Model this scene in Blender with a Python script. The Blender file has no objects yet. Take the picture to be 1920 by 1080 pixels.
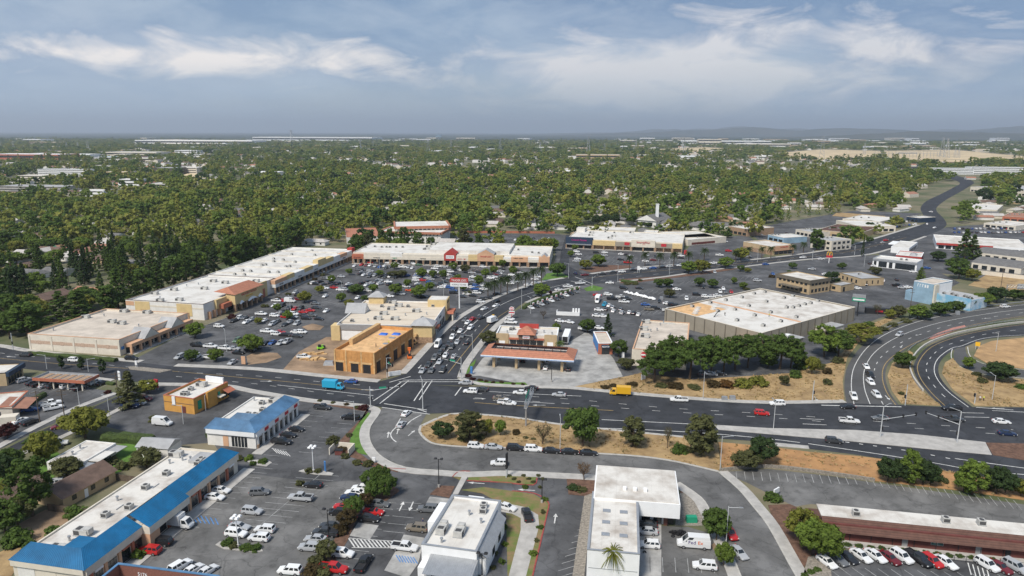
import bpy, math, random
from mathutils import Vector, Matrix, noise
random.seed(11)
SC = bpy.context.scene
COL = SC.collection
R = math.radians
# ------------------------------------------------------------------ camera
CAM_H, FPX, HORY, ROLL = 85.0, 1331.0, 247.5, 0.0025
PITCH = math.atan((540 - HORY) / FPX)
cam = bpy.data.cameras.new('camera'); camo = bpy.data.objects.new('camera', cam); COL.objects.link(camo)
cam.sensor_width = 36; cam.lens = 36 * FPX / 1920; cam.clip_start = 1; cam.clip_end = 80000
camo.matrix_world = Matrix.Translation((0, 0, CAM_H)) @ Matrix.Rotation(R(90) - PITCH, 4, 'X') @ Matrix.Rotation(ROLL, 4, 'Z')
SC.camera = camo
# ------------------------------------------------------------------ sky
SUN_EL, SUN_AZ = R(52), R(215)      # azimuth measured clockwise from +Y: behind and left of the viewer
W = bpy.data.worlds.new('World'); SC.world = W; W.use_nodes = True
nt = W.node_tree; N = nt.nodes; L = nt.links
for n in list(N): N.remove(n)
def nn(t, **k):
    n = N.new(t)
    for a, b in k.items(): setattr(n, a, b)
    return n
def lk(a, b): L.new(a, b)
def mth(op, a, b=None, c=None, clamp=False):
    n = nn('ShaderNodeMath', operation=op); n.use_clamp = clamp
    for i, v in enumerate((a, b, c)):
        if v is None: continue
        if isinstance(v, (int, float)): n.inputs[i].default_value = v
        else: lk(v, n.inputs[i])
    return n.outputs[0]
tc = nn('ShaderNodeTexCoord'); sep = nn('ShaderNodeSeparateXYZ'); lk(tc.outputs['Generated'], sep.inputs[0])
zc = mth('MAXIMUM', sep.outputs[2], 0.0)
inv = mth('DIVIDE', 1.0, mth('ADD', zc, 0.07))
cmb = nn('ShaderNodeCombineXYZ'); lk(mth('MULTIPLY', sep.outputs[0], inv), cmb.inputs[0]); lk(mth('MULTIPLY', sep.outputs[1], inv), cmb.inputs[1])
def nz(scale, det, rough, dist=0.0, off=0.0):
    mp = nn('ShaderNodeMapping'); lk(cmb.outputs[0], mp.inputs[0]); mp.inputs['Location'].default_value = (off, off * .7, 0); mp.inputs['Scale'].default_value = (1, .75, 1)
    n = nn('ShaderNodeTexNoise'); lk(mp.outputs[0], n.inputs[0]); n.inputs['Scale'].default_value = scale; n.inputs['Detail'].default_value = det
    n.inputs['Roughness'].default_value = rough; n.inputs['Distortion'].default_value = dist
    return n.outputs['Fac']
def ramp(f, *st):
    r = nn('ShaderNodeValToRGB'); lk(f, r.inputs[0]); e = r.color_ramp.elements
    while len(e) < len(st): e.new(.5)
    for q, (p, c) in zip(e, st): q.position = p; q.color = (*c, 1)
    return r.outputs[0]
def mixc(f, a, b):
    m = nn('ShaderNodeMix', data_type='RGBA')
    if isinstance(f, float): m.inputs[0].default_value = f
    else: lk(f, m.inputs[0])
    for s, v in ((6, a), (7, b)):
        if isinstance(v, tuple): m.inputs[s].default_value = (*v, 1)
        else: lk(v, m.inputs[s])
    return m.outputs[2]
sky = nn('ShaderNodeTexSky', sky_type='NISHITA'); sky.sun_disc = False; sky.sun_elevation = SUN_EL; sky.sun_rotation = SUN_AZ; sky.dust_density = 2.0
skyc = nn('ShaderNodeVectorMath', operation='SCALE'); lk(sky.outputs[0], skyc.inputs[0]); skyc.inputs['Scale'].default_value = 0.08
# cloud deck: broad grey-blue sheets, brighter breaks with curdled edges, thin veil towards the horizon
deck = nz(.16, 8, .55, .3, 3.1); brk = nz(.30, 10, .62, .5, 7.7); fine = nz(1.3, 8, .6, .2, 1.0)
az = mth('ARCTAN2', sep.outputs[0], sep.outputs[1]); cae = nn('ShaderNodeCombineXYZ'); lk(az, cae.inputs[0]); lk(mth('MULTIPLY', sep.outputs[2], 2.6), cae.inputs[1])
def nae(scale, det, rough, dist=0.0):
    n = nn('ShaderNodeTexNoise'); lk(cae.outputs[0], n.inputs[0]); n.inputs['Scale'].default_value = scale; n.inputs['Detail'].default_value = det; n.inputs['Roughness'].default_value = rough; n.inputs['Distortion'].default_value = dist; return n.outputs['Fac']
curd = nae(9, 12, .62, .6); wisp = nae(3.2, 8, .6, .8); wob = mth('MULTIPLY', mth('SUBTRACT', curd, .5), 3.2)
base = ramp(mth('ADD', mth('MULTIPLY', deck, .6), mth('MULTIPLY', wisp, .4)), (.34, (.092, .155, .275)), (.48, (.145, .222, .345)), (.62, (.270, .345, .445)))
brkm = ramp(mth('ADD', brk, mth('MULTIPLY', mth('SUBTRACT', fine, .5), .16)), (.50, (0, 0, 0)), (.60, (.45, .45, .45)), (.70, (1, 1, 1)))
def bank(a0, e0, wa, we):   # a bright cloud bank low in the sky
    da = mth('DIVIDE', mth('SUBTRACT', az, R(a0)), R(wa)); de = mth('DIVIDE', mth('SUBTRACT', sep.outputs[2], math.sin(R(e0))), R(we))
    d = mth('ADD', mth('SQRT', mth('ADD', mth('MULTIPLY', da, da), mth('MULTIPLY', de, de))), mth('ADD', wob, mth('MULTIPLY', mth('SUBTRACT', wisp, .5), 2.8)))
    return mth('MULTIPLY', mth('SUBTRACT', 1.15, d, None, True), 1.25, None, True)
banks = mth('MAXIMUM', mth('MAXIMUM', bank(-23, 5.0, 13, 1.7), mth('MULTIPLY', bank(13, 4.4, 17, 2.9), .72)), mth('MULTIPLY', bank(-70, 5.5, 16, 2.0), .8))
banks = mth('MAXIMUM', banks, mth('MULTIPLY', bank(75, 5.0, 18, 2.4), .7))
base = mixc(ramp(zc, (.05, (0, 0, 0)), (.19, (.42, .42, .42))), base, (.060, .105, .190))
cl = mixc(ramp(mth('ADD', mth('MULTIPLY', curd, .5), mth('MULTIPLY', wisp, .5)), (.45, (0, 0, 0)), (.62, (.42, .42, .42))), base, (.38, .42, .47))
cl = mixc(banks, cl, (.64, .60, .57))
hz = ramp(zc, (0.0, (1, 1, 1)), (.035, (.8, .8, .8)), (.085, (.0, .0, .0)))
cl = mixc(mth('MULTIPLY', hz, .7), cl, (.290, .370, .450))
cover = ramp(nz(.22, 6, .55, .2, 12.0), (.36, (.72, .72, .72)), (.55, (.96, .96, .96)))
skyf = mixc(cover, skyc.outputs[0], cl)
bg = nn('ShaderNodeBackground'); lk(skyf, bg.inputs[0]); bg.inputs[1].default_value = 1.0
out = nn('ShaderNodeOutputWorld'); lk(bg.outputs[0], out.inputs[0])
# ------------------------------------------------------------------ sun and exposure
sl = bpy.data.lights.new('sun', 'SUN'); sl.energy = 2.6; sl.angle = R(14); sl.color = (1, .95, .87)
so = bpy.data.objects.new('sun', sl); COL.objects.link(so)
sd = Vector((math.sin(SUN_AZ) * math.cos(SUN_EL), math.cos(SUN_AZ) * math.cos(SUN_EL), math.sin(SUN_EL)))
so.rotation_euler = sd.to_track_quat('Z', 'Y').to_euler(); so.location = (0, -50, 300)
SC.view_settings.view_transform = 'Standard'; SC.view_settings.look = 'None'; SC.view_settings.exposure = 0.78; SC.view_settings.gamma = 1
SC.view_settings.use_curve_mapping = False
SC.cycles.use_denoising = True; SC.cycles.max_bounces = 6; SC.cycles.volume_bounces = 0; SC.cycles.transparent_max_bounces = 4
SC.cycles.diffuse_bounces = 3; SC.cycles.glossy_bounces = 2; SC.cycles.sample_clamp_indirect = 4
# ------------------------------------------------------------------ picture point -> ground point
_cp, _sp, _cr, _sr = math.cos(PITCH), math.sin(PITCH), math.cos(ROLL), math.sin(ROLL)
def P(px, py, z=0.0):
    u, v = (px - 960) / FPX, (540 - py) / FPX
    u, v = u * _cr - v * _sr, u * _sr + v * _cr
    t = (z - CAM_H) / (-_sp + v * _cp)
    return Vector((u * t, (_cp + v * _sp) * t))
def T(ox, oy, s): return lambda x, y: (ox + x / s, oy + y / s)
TA, TB, TC, TD = T(0, 640, 2.4545), T(480, 640, 2.4545), T(960, 640, 2.4545), T(1440, 640, 2.4545)
TE, TF, TG, TH, TI = T(0, 400, 3.856), T(400, 400, 3.856), T(800, 400, 3.856), T(1200, 400, 3.856), T(1500, 400, 3.857)
TJ, TK, TL, TM = T(1440, 230, 4), T(960, 230, 4), T(480, 230, 4), T(0, 230, 4)
def pts(t, *c): return [t(c[i], c[i + 1]) for i in range(0, len(c), 2)]
# ------------------------------------------------------------------ materials
def mat(name, col, rough=.8, var=.15, scale=1.0, col2=None, lo=.35, hi=.65, bump=0.0, bscale=None, spec=.3, metal=0.0, obj=False, det=6, objcol=False, stretch=None):
    m = bpy.data.materials.new(name); m.use_nodes = True
    t = m.node_tree; b = t.nodes['Principled BSDF']
    b.inputs['Roughness'].default_value = rough; b.inputs['Specular IOR Level'].default_value = spec; b.inputs['Metallic'].default_value = metal
    g = t.nodes.new('ShaderNodeTexCoord'); geo = t.nodes.new('ShaderNodeNewGeometry')
    src = g.outputs['Object'] if obj else geo.outputs['Position']
    if stretch:
        mp = t.nodes.new('ShaderNodeMapping'); t.links.new(src, mp.inputs[0]); mp.inputs['Scale'].default_value = stretch; mp.inputs['Rotation'].default_value = (0, 0, R(10)); src = mp.outputs[0]
    n = t.nodes.new('ShaderNodeTexNoise'); t.links.new(src, n.inputs[0]); n.inputs['Scale'].default_value = scale; n.inputs['Detail'].default_value = det; n.inputs['Roughness'].default_value = .65
    r = t.nodes.new('ShaderNodeValToRGB'); t.links.new(n.outputs['Fac'], r.inputs[0])
    c2 = col2 or tuple(c * (1 - var) for c in col)
    c1 = col if col2 else tuple(min(1, c * (1 + var * .6)) for c in col)
    e = r.color_ramp.elements; e[0].position = lo; e[0].color = (*c2, 1); e[1].position = hi; e[1].color = (*c1, 1)
    o = r.outputs[0]
    if objcol:
        oi = t.nodes.new('ShaderNodeObjectInfo'); mx = t.nodes.new('ShaderNodeMix'); mx.data_type = 'RGBA'; mx.blend_type = 'MULTIPLY'; mx.inputs[0].default_value = 1
        t.links.new(o, mx.inputs[6]); t.links.new(oi.outputs['Color'], mx.inputs[7]); o = mx.outputs[2]
    t.links.new(o, b.inputs['Base Color'])
    if bump:
        n2 = t.nodes.new('ShaderNodeTexNoise'); t.links.new(src, n2.inputs[0]); n2.inputs['Scale'].default_value = bscale or scale * 6; n2.inputs['Detail'].default_value = 4
        bp = t.nodes.new('ShaderNodeBump'); bp.inputs['Strength'].default_value = bump; bp.inputs['Distance'].default_value = .1; t.links.new(n2.outputs['Fac'], bp.inputs['Height']); t.links.new(bp.outputs[0], b.inputs['Normal'])
    return m
def stripes(m, axis, pitch, dark=.75, width=.2):
    """darken thin joints every `pitch` metres along object axis (seams too fine to build)"""
    t = m.node_tree; b = t.nodes['Principled BSDF']; l = b.inputs['Base Color'].links[0]; o = l.from_socket
    g = t.nodes.new('ShaderNodeTexCoord'); s = t.nodes.new('ShaderNodeSeparateXYZ'); t.links.new(g.outputs['Object'], s.inputs[0])
    a = t.nodes.new('ShaderNodeMath'); a.operation = 'DIVIDE'; t.links.new(s.outputs[axis], a.inputs[0]); a.inputs[1].default_value = pitch
    f = t.nodes.new('ShaderNodeMath'); f.operation = 'FRACT'; t.links.new(a.outputs[0], f.inputs[0])
    c = t.nodes.new('ShaderNodeMath'); c.operation = 'LESS_THAN'; t.links.new(f.outputs[0], c.inputs[0]); c.inputs[1].default_value = width
    mx = t.nodes.new('ShaderNodeMix'); mx.data_type = 'RGBA'; mx.blend_type = 'MULTIPLY'; t.links.new(c.outputs[0], mx.inputs[0]); t.links.new(o, mx.inputs[6]); mx.inputs[7].default_value = (dark, dark, dark, 1)
    t.links.new(mx.outputs[2], b.inputs['Base Color']); return m
M = {}
def asphalt(name, c, mott=.35, crack=.6, cs=.16):
    m = mat(name, c, .9, mott, .05, bump=.15, bscale=6); t = m.node_tree; b = t.nodes['Principled BSDF']; o = b.inputs['Base Color'].links[0].from_socket; geo = t.nodes.new('ShaderNodeNewGeometry')
    def mul(o, f, c2):
        mx = t.nodes.new('ShaderNodeMix'); mx.data_type = 'RGBA'; mx.blend_type = 'MULTIPLY'; t.links.new(f, mx.inputs[0]); t.links.new(o, mx.inputs[6]); mx.inputs[7].default_value = (c2, c2, c2, 1); return mx.outputs[2]
    def rmp(f, a, z):
        r = t.nodes.new('ShaderNodeMapRange'); t.links.new(f, r.inputs[0]); r.inputs[1].default_value = a; r.inputs[2].default_value = z; return r.outputs[0]
    n = t.nodes.new('ShaderNodeTexNoise'); t.links.new(geo.outputs['Position'], n.inputs[0]); n.inputs['Scale'].default_value = .32; n.inputs['Detail'].default_value = 8; n.inputs['Roughness'].default_value = .7; o = mul(o, rmp(n.outputs['Fac'], .5, .68), .62)
    n4 = t.nodes.new('ShaderNodeTexNoise'); t.links.new(geo.outputs['Position'], n4.inputs[0]); n4.inputs['Scale'].default_value = .11; n4.inputs['Detail'].default_value = 6; o = mul(o, rmp(n4.outputs['Fac'], .48, .62), 1.35)
    w = t.nodes.new('ShaderNodeTexNoise'); t.links.new(geo.outputs['Position'], w.inputs[0]); w.inputs['Scale'].default_value = .25; ad = t.nodes.new('ShaderNodeVectorMath'); ad.operation = 'MULTIPLY_ADD'; t.links.new(w.outputs['Color'], ad.inputs[0]); ad.inputs[1].default_value = (5, 5, 0); t.links.new(geo.outputs['Position'], ad.inputs[2])
    v = t.nodes.new('ShaderNodeTexVoronoi'); v.feature = 'DISTANCE_TO_EDGE'; t.links.new(ad.outputs[0], v.inputs[0]); v.inputs['Scale'].default_value = cs; o = mul(o, rmp(v.outputs['Distance'], .014, .004), crack)
    t.links.new(o, b.inputs['Base Color']); return m
M['asph'] = asphalt('new_asphalt', (.039, .041, .046), .25, .8, .06)
M['asph_old'] = asphalt('worn_asphalt', (.122, .120, .117), .25, .78, .09)
M['lot'] = asphalt('lot_asphalt', (.088, .088, .090), .4, .78, .08)
M['lot_grey'] = asphalt('old_lot_asphalt', (.130, .127, .122), .4, .72, .11)
M['ramp'] = mat('ramp_asphalt', (.085, .084, .083), .88, .2, .05)
M['conc'] = mat('concrete', (.42, .40, .37), .85, .2, .35, bump=.1, bscale=8)
M['conc_pad'] = mat('oil_stained_concrete', (.36, .35, .33), .8, .35, .22, bump=.05)
M['kerb'] = mat('kerb_concrete', (.46, .44, .40), .85, .18, .8)
M['redkerb'] = mat('red_kerb_paint', (.32, .07, .06), .8, .3, 1.5)
M['paint'] = mat('road_paint', (.62, .61, .58), .7, .3, .9)
M['ypaint'] = mat('yellow_paint', (.36, .25, .10), .7, .3, .9)
M['bpaint'] = mat('blue_paint', (.07, .22, .50), .7, .3, .9)
M['dirt'] = mat('construction_dirt', (.30, .205, .13), .95, .4, .12, bump=.4, bscale=1.5)
M['dry'] = mat('dry_grass', (.40, .275, .135), .95, .3, .18, bump=.5, bscale=3, col2=(.20, .13, .065), lo=.3, hi=.6)
M['mulch'] = mat('bark_mulch', (.15, .085, .058), .95, .4, .8, bump=.5, bscale=4)
M['lawn'] = mat('lawn', (.110, .215, .035), .9, .3, .5, bump=.4, bscale=8, col2=(.075, .140, .025))
M['turf'] = mat('patchy_turf', (.12, .16, .04), .95, .3, .25, col2=(.24, .16, .085), lo=.4, hi=.6, bump=.4, bscale=6)
M['gravel'] = mat('gravel', (.27, .24, .20), .95, .4, 2.0, bump=.4, bscale=6)
M['brickpave'] = mat('pink_pavers', (.42, .20, .16), .9, .2, 1.0)
M['suburb'] = mat('suburb_ground', (.20, .17, .11), .95, .4, .02, col2=(.075, .095, .04), lo=.38, hi=.62, bump=.2)
M['rwhite'] = stripes(mat('white_roof_membrane', (.66, .63, .575), .75, .16, .16, col2=(.36, .31, .26), lo=.28, hi=.58), 0, 2.6, .9, .03)
M['rclean'] = stripes(mat('clean_white_roof', (.66, .635, .585), .7, .10, .14, col2=(.45, .41, .36), lo=.27, hi=.54), 0, 3.0, .88, .03)
M['rcream'] = mat('stained_cream_roof', (.62, .54, .43), .8, .3, .16, col2=(.36, .28, .20), lo=.27, hi=.50, stretch=(.35, 1.6, 1))
M['rbeige'] = mat('beige_gravel_roof', (.55, .48, .40), .85, .22, .15)
M['rgrey'] = mat('grey_roof', (.38, .38, .38), .8, .2, .2)
M['cream'] = mat('cream_stucco', (.66, .60, .50), .85, .1, .4)
M['white'] = mat('white_stucco', (.72, .70, .66), .8, .1, .4)
M['wpaint'] = mat('white_paint', (.80, .80, .79), .6, .06, .4)
M['tan'] = mat('tan_stucco', (.47, .35, .21), .85, .12, .4)
M['yell'] = mat('yellow_stucco', (.62, .47, .24), .85, .1, .4)
M['ochre'] = mat('ochre_stucco', (.58, .30, .075), .85, .12, .4)
M['peach'] = mat('peach_stucco', (.60, .36, .22), .85, .1, .4)
M['terra'] = mat('terracotta', (.42, .145, .085), .85, .15, .6)
M['red'] = mat('red_stucco', (.40, .055, .045), .8, .12, .5)
M['stone'] = mat('stone_veneer', (.36, .24, .155), .9, .4, 2.0)
M['taupe'] = mat('taupe_tiltup', (.30, .265, .21), .85, .1, .2)
M['dktaupe'] = mat('dark_taupe', (.15, .13, .10), .85, .1, .2)
M['ply'] = mat('plywood_sheathing', (.55, .275, .095), .85, .25, .5, bump=.05)
M['plylt'] = mat('new_plywood', (.66, .41, .20), .85, .25, .35)
M['lumber'] = mat('lumber', (.58, .38, .18), .85, .25, 1.0)
M['tile'] = stripes(mat('clay_tile', (.43, .185, .115), .85, .18, .8, obj=True), 1, .9, .8, .25)
M['brown'] = stripes(mat('brown_shingle', (.125, .066, .050), .9, .2, .9, obj=True), 1, .45, .72, .3)
M['shgrey'] = mat('grey_shingle', (.16, .155, .15), .9, .25, .6, obj=True)
M['shbrown'] = mat('brown_house_shingle', (.15, .10, .078), .9, .25, .6, obj=True)
M['shlight'] = mat('light_house_roof', (.46, .43, .40), .9, .2, .5, obj=True)
M['shred'] = mat('reddish_house_roof', (.34, .17, .115), .9, .2, .5, obj=True)
M['brick'] = mat('brown_brick', (.20, .085, .062), .9, .25, 3.0, obj=True)
M['brickdk'] = mat('maroon_siding', (.15, .050, .042), .85, .2, .5, obj=True)
M['blue1'] = mat('bright_blue_metal', (.008, .132, .290), .55, .25, .25, obj=True, spec=.5)
M['blue2'] = mat('faded_blue_metal', (.082, .185, .318), .6, .30, .25, obj=True, spec=.5)
M['navy'] = mat('navy_panel', (.030, .050, .085), .6, .1, .4)
M['mblue'] = mat('pale_blue_mural', (.27, .40, .50), .8, .25, .12, obj=True)
M['mblue2'] = mat('bright_blue_mural', (.20, .42, .58), .8, .3, .2, obj=True, col2=(.55, .62, .66), lo=.40, hi=.60)
M['metal'] = mat('galvanised_metal', (.42, .43, .44), .45, .1, 1.0, metal=.5)
M['hvac'] = mat('hvac_casing', (.48, .47, .44), .6, .2, .8, obj=True)
M['hvacdk'] = mat('hvac_grille', (.075, .075, .075), .7, .2, 2)
M['dark'] = mat('dark_metal', (.025, .025, .027), .6, .2, 1)
M['glass'] = mat('dark_glass', (.020, .026, .030), .08, .3, .3, spec=.8)
M['tglass'] = mat('teal_glass', (.05, .12, .12), .1, .3, .3, spec=.8)
M['tyre'] = mat('tyre', (.016, .016, .017), .85, .1, 3)
M['rim'] = mat('wheel_rim', (.40, .40, .41), .4, .1, 3, metal=.6)
M['car'] = mat('car_paint', (1, 1, 1), .28, .02, .3, spec=.6, objcol=True)
M['lamp'] = mat('headlamp', (.75, .75, .72), .2, .05, 1, spec=.8)
M['tail'] = mat('tail_lamp', (.35, .02, .02), .3, .05, 1)
M['sgreen'] = mat('sign_green', (.02, .28, .16), .5, .05, 1)
M['sred'] = mat('sign_red', (.50, .035, .045), .5, .05, 1)
M['orange'] = mat('machine_orange', (.70, .16, .03), .5, .1, 1)
M['lime'] = mat('lime_machine', (.25, .62, .04), .5, .1, 1)
M['yellow'] = mat('sign_yellow', (.80, .45, .03), .5, .05, 1)
M['tarp'] = mat('blue_tarp', (.02, .13, .55), .5, .2, 1)
M['pink'] = mat('pink_letters', (.60, .05, .28), .5, .05, 1)
M['stall'] = mat('faded_bay_paint', (.40, .40, .39), .8, .45, .35)
M['bark'] = mat('bark', (.105, .075, .052), .95, .3, 1.5, obj=True)
M['wood'] = mat('weathered_wood', (.13, .10, .075), .9, .3, 1.2)
M['pole'] = mat('pole_paint', (.50, .51, .51), .5, .05, 1)
M['hedge'] = mat('hedge_leaves', (.050, .075, .018), .9, .5, 1.6, bump=.8, bscale=5)
def leafmat(name, col, inst=False):
    m = bpy.data.materials.new(name); m.use_nodes = True; t = m.node_tree; b = t.nodes['Principled BSDF']
    b.inputs['Roughness'].default_value = .75; b.inputs['Specular IOR Level'].default_value = .15
    g = t.nodes.new('ShaderNodeTexCoord'); oi = t.nodes.new('ShaderNodeObjectInfo')
    n = t.nodes.new('ShaderNodeTexNoise'); t.links.new(g.outputs['Object'], n.inputs[0]); n.inputs['Scale'].default_value = .9; n.inputs['Detail'].default_value = 5
    r = t.nodes.new('ShaderNodeValToRGB'); t.links.new(n.outputs['Fac'], r.inputs[0]); e = r.color_ramp.elements
    e[0].position = .3; e[0].color = (.62, .62, .62, 1); e[1].position = .7; e[1].color = (1.3, 1.3, 1.2, 1)
    mx = t.nodes.new('ShaderNodeMix'); mx.data_type = 'RGBA'; mx.blend_type = 'MULTIPLY'; mx.inputs[0].default_value = 1; t.links.new(r.outputs[0], mx.inputs[6])
    if inst:   # woodland copies: colour differs tree by tree and stand by stand
        r2 = t.nodes.new('ShaderNodeValToRGB'); e = r2.color_ramp.elements
        cols = [(0, (.045, .076, .028)), (.18, (.082, .138, .035)), (.40, (.145, .212, .046)), (.64, (.215, .265, .055)), (1, (.290, .295, .070))]
        while len(e) < 5: e.new(.5)
        for q, (p, c) in zip(e, cols): q.position = p; q.color = (*c, 1)
        n3 = t.nodes.new('ShaderNodeTexNoise'); t.links.new(oi.outputs['Location'], n3.inputs[0]); n3.inputs['Scale'].default_value = .004; n3.inputs['Detail'].default_value = 2
        a = t.nodes.new('ShaderNodeMath'); a.operation = 'MULTIPLY_ADD'; t.links.new(n3.outputs['Fac'], a.inputs[0]); a.inputs[1].default_value = 1.1; a.inputs[2].default_value = -.42
        a2 = t.nodes.new('ShaderNodeMath'); a2.operation = 'MULTIPLY_ADD'; t.links.new(oi.outputs['Random'], a2.inputs[0]); a2.inputs[1].default_value = 1.0; t.links.new(a.outputs[0], a2.inputs[2]); a2.use_clamp = True
        t.links.new(a2.outputs[0], r2.inputs[0]); t.links.new(r2.outputs[0], mx.inputs[7])
    else: t.links.new(oi.outputs['Color'], mx.inputs[7])
    t.links.new(mx.outputs[2], b.inputs['Base Color']); tl = t.nodes.new('ShaderNodeBsdfTranslucent'); t.links.new(mx.outputs[2], tl.inputs[0]); ms = t.nodes.new('ShaderNodeMixShader'); ms.inputs[0].default_value = .42; ou = t.nodes['Material Output']; t.links.new(b.outputs[0], ms.inputs[1]); t.links.new(tl.outputs[0], ms.inputs[2]); t.links.new(ms.outputs[0], ou.inputs['Surface']); return m
M['leaf'] = leafmat('leaves', None); M['leafi'] = leafmat('woodland_leaves', None, True)
# ------------------------------------------------------------------ mesh builder
class MB:
    def __init__(s): s.v = []; s.f = []; s.m = []; s.mats = []
    def mi(s, m):
        m = M[m] if isinstance(m, str) else m
        if m not in s.mats: s.mats.append(m)
        return s.mats.index(m)
    def add(s, vs, fs, m):
        k = len(s.v); i = s.mi(m); s.v += [tuple(p) for p in vs]
        for f in fs: s.f.append([q + k for q in f]); s.m.append(i)
        return s
    def box(s, x0, x1, y0, y1, z0, z1, m, tx=0, ty=0):
        s.add([(x0, y0, z0), (x1, y0, z0), (x1, y1, z0), (x0, y1, z0), (x0 + tx, y0 + ty, z1), (x1 - tx, y0 + ty, z1), (x1 - tx, y1 - ty, z1), (x0 + tx, y1 - ty, z1)],
              [(3, 2, 1, 0), (4, 5, 6, 7), (0, 1, 5, 4), (1, 2, 6, 5), (2, 3, 7, 6), (3, 0, 4, 7)], m); return s
    def prism(s, poly, z0, z1, m, mside=None):
        n = len(poly); a = sum(poly[i][0] * poly[(i + 1) % n][1] - poly[(i + 1) % n][0] * poly[i][1] for i in range(n))
        if a < 0: poly = poly[::-1]
        vs = [(p[0], p[1], z0) for p in poly] + [(p[0], p[1], z1) for p in poly]
        s.add(vs, [list(range(n, 2 * n))], m)
        s.add(vs, [(i, (i + 1) % n, n + (i + 1) % n, n + i) for i in range(n)], mside or m); return s
    def sheet(s, poly, z, m):
        n = len(poly); a = sum(poly[i][0] * poly[(i + 1) % n][1] - poly[(i + 1) % n][0] * poly[i][1] for i in range(n))
        if a < 0: poly = poly[::-1]
        s.add([(p[0], p[1], z) for p in poly], [list(range(n))], m); return s
    def tube(s, a, b, r0, r1, m, n=6, cap=True):
        a = Vector(a); b = Vector(b); q = (b - a).to_track_quat('Z', 'Y'); vs = []
        for c, r in ((a, r0), (b, r1)):
            for i in range(n): vs.append(c + q @ Vector((r * math.cos(i * 2 * math.pi / n), r * math.sin(i * 2 * math.pi / n), 0)))
        fs = [(i, (i + 1) % n, n + (i + 1) % n, n + i) for i in range(n)]
        if cap: fs += [list(range(n, 2 * n)), list(range(n - 1, -1, -1))]
        s.add(vs, fs, m); return s
    def roof(s, x0, x1, y0, y1, z0, z1, m, hip=0.0, axis='x', mg=None):
        """gable or hip roof; ridge along `axis`"""
        if axis == 'x': ym = (y0 + y1) / 2; r = [(x0 + hip, ym, z1), (x1 - hip, ym, z1)]
        else: xm = (x0 + x1) / 2; r = [(xm, y0 + hip, z1), (xm, y1 - hip, z1)]
        vs = [(x0, y0, z0), (x1, y0, z0), (x1, y1, z0), (x0, y1, z0)] + r
        if axis == 'x': sl, en = [(0, 1, 5, 4), (2, 3, 4, 5)], [(1, 2, 5), (3, 0, 4)]
        else: sl, en = [(1, 2, 5, 4), (3, 0, 4, 5)], [(0, 1, 4), (2, 3, 5)]
        s.add(vs, sl + [(3, 2, 1, 0)], m); s.add(vs, en, m if hip else (mg or m)); return s
    def mesh(s, name):
        me = bpy.data.meshes.new(name); me.from_pydata(s.v, [], s.f)
        for m in s.mats: me.materials.append(m)
        me.polygons.foreach_set('material_index', s.m); me.update(); return me
    def build(s, name, parent=None, smooth=False):
        me = s.mesh(name)
        if smooth: me.polygons.foreach_set('use_smooth', [True] * len(me.polygons))
        return link(name, me, parent)
def link(name, me, parent=None):
    o = bpy.data.objects.new(name, me); COL.objects.link(o)
    if parent: o.parent = parent
    return o
def tag(o, label=None, cat=None, group=None, kind=None):
    if label: o['label'] = label
    if cat: o['category'] = cat
    if group: o['group'] = group
    if kind: o['kind'] = kind
    return o
def thing(name, label, cat, xy, rot=0.0, group=None, z=0.0):
    o = bpy.data.objects.new(name, None); COL.objects.link(o); o.location = (xy[0], xy[1], z); o.rotation_euler = (0, 0, rot); o.empty_display_size = .5
    return tag(o, label, cat, group)
def text(parent, body, size, loc, rot, m, ext=.04, sx=1.0):
    c = bpy.data.curves.new('lettering', 'FONT'); c.body = body; c.size = size; c.align_x = 'CENTER'; c.align_y = 'CENTER'; c.extrude = ext; c.resolution_u = 2
    c.materials.append(M[m]); t_ = bpy.data.objects.new('lettering', c); me = bpy.data.meshes.new_from_object(t_); bpy.data.objects.remove(t_)
    o = link('lettering', me, parent); o.location = loc; o.rotation_euler = rot; o.scale = (sx, 1, 1); return o
ORD1 = 'zeroth first second third fourth fifth sixth seventh eighth ninth tenth eleventh twelfth thirteenth fourteenth fifteenth sixteenth seventeenth eighteenth nineteenth'.split()
def ordinal(n): return ORD1[n] if n < 20 else ('twentieth', 'thirtieth', 'fortieth', 'fiftieth')[n // 10 - 2] if n % 10 == 0 else ('twenty', 'thirty', 'forty', 'fifty')[n // 10 - 2] + '-' + ORD1[n % 10]
DRYP = []
EXCL = []      # ground outlines where no wild tree or house may stand
def ground(name, px, z, m, label, excl=True, raised=False, world=False):
    w = [Vector(p) for p in px] if world else [P(*p) for p in px]
    b = MB()
    if raised: b.prism([(p.x, p.y) for p in w], .0, z, m)
    else: b.sheet([(p.x, p.y) for p in w], z, m)
    o = b.build(name); tag(o, label, kind='structure')
    if name == 'dry_grass_verge': DRYP.append(([(p.x, p.y) for p in w], z))
    if excl: EXCL.append([(p.x, p.y) for p in w])
    return o
def inside(x, y, poly):
    c = False; j = len(poly) - 1
    for i in range(len(poly)):
        a, b = poly[i], poly[j]
        if (a[1] > y) != (b[1] > y) and x < (b[0] - a[0]) * (y - a[1]) / (b[1] - a[1]) + a[0]: c = not c
        j = i
    return c
def ribbon(line, width, side=0.0):
    """quad strip along a ground polyline; returns left and right edges"""
    w = [Vector(p) for p in line]; lft, rgt = [], []
    for i, p in enumerate(w):
        d = (w[min(i + 1, len(w) - 1)] - w[max(i - 1, 0)]).normalized(); n = Vector((-d.y, d.x))
        lft.append(p + n * (width / 2 + side)); rgt.append(p - n * (width / 2 - side))
    return lft, rgt
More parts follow.
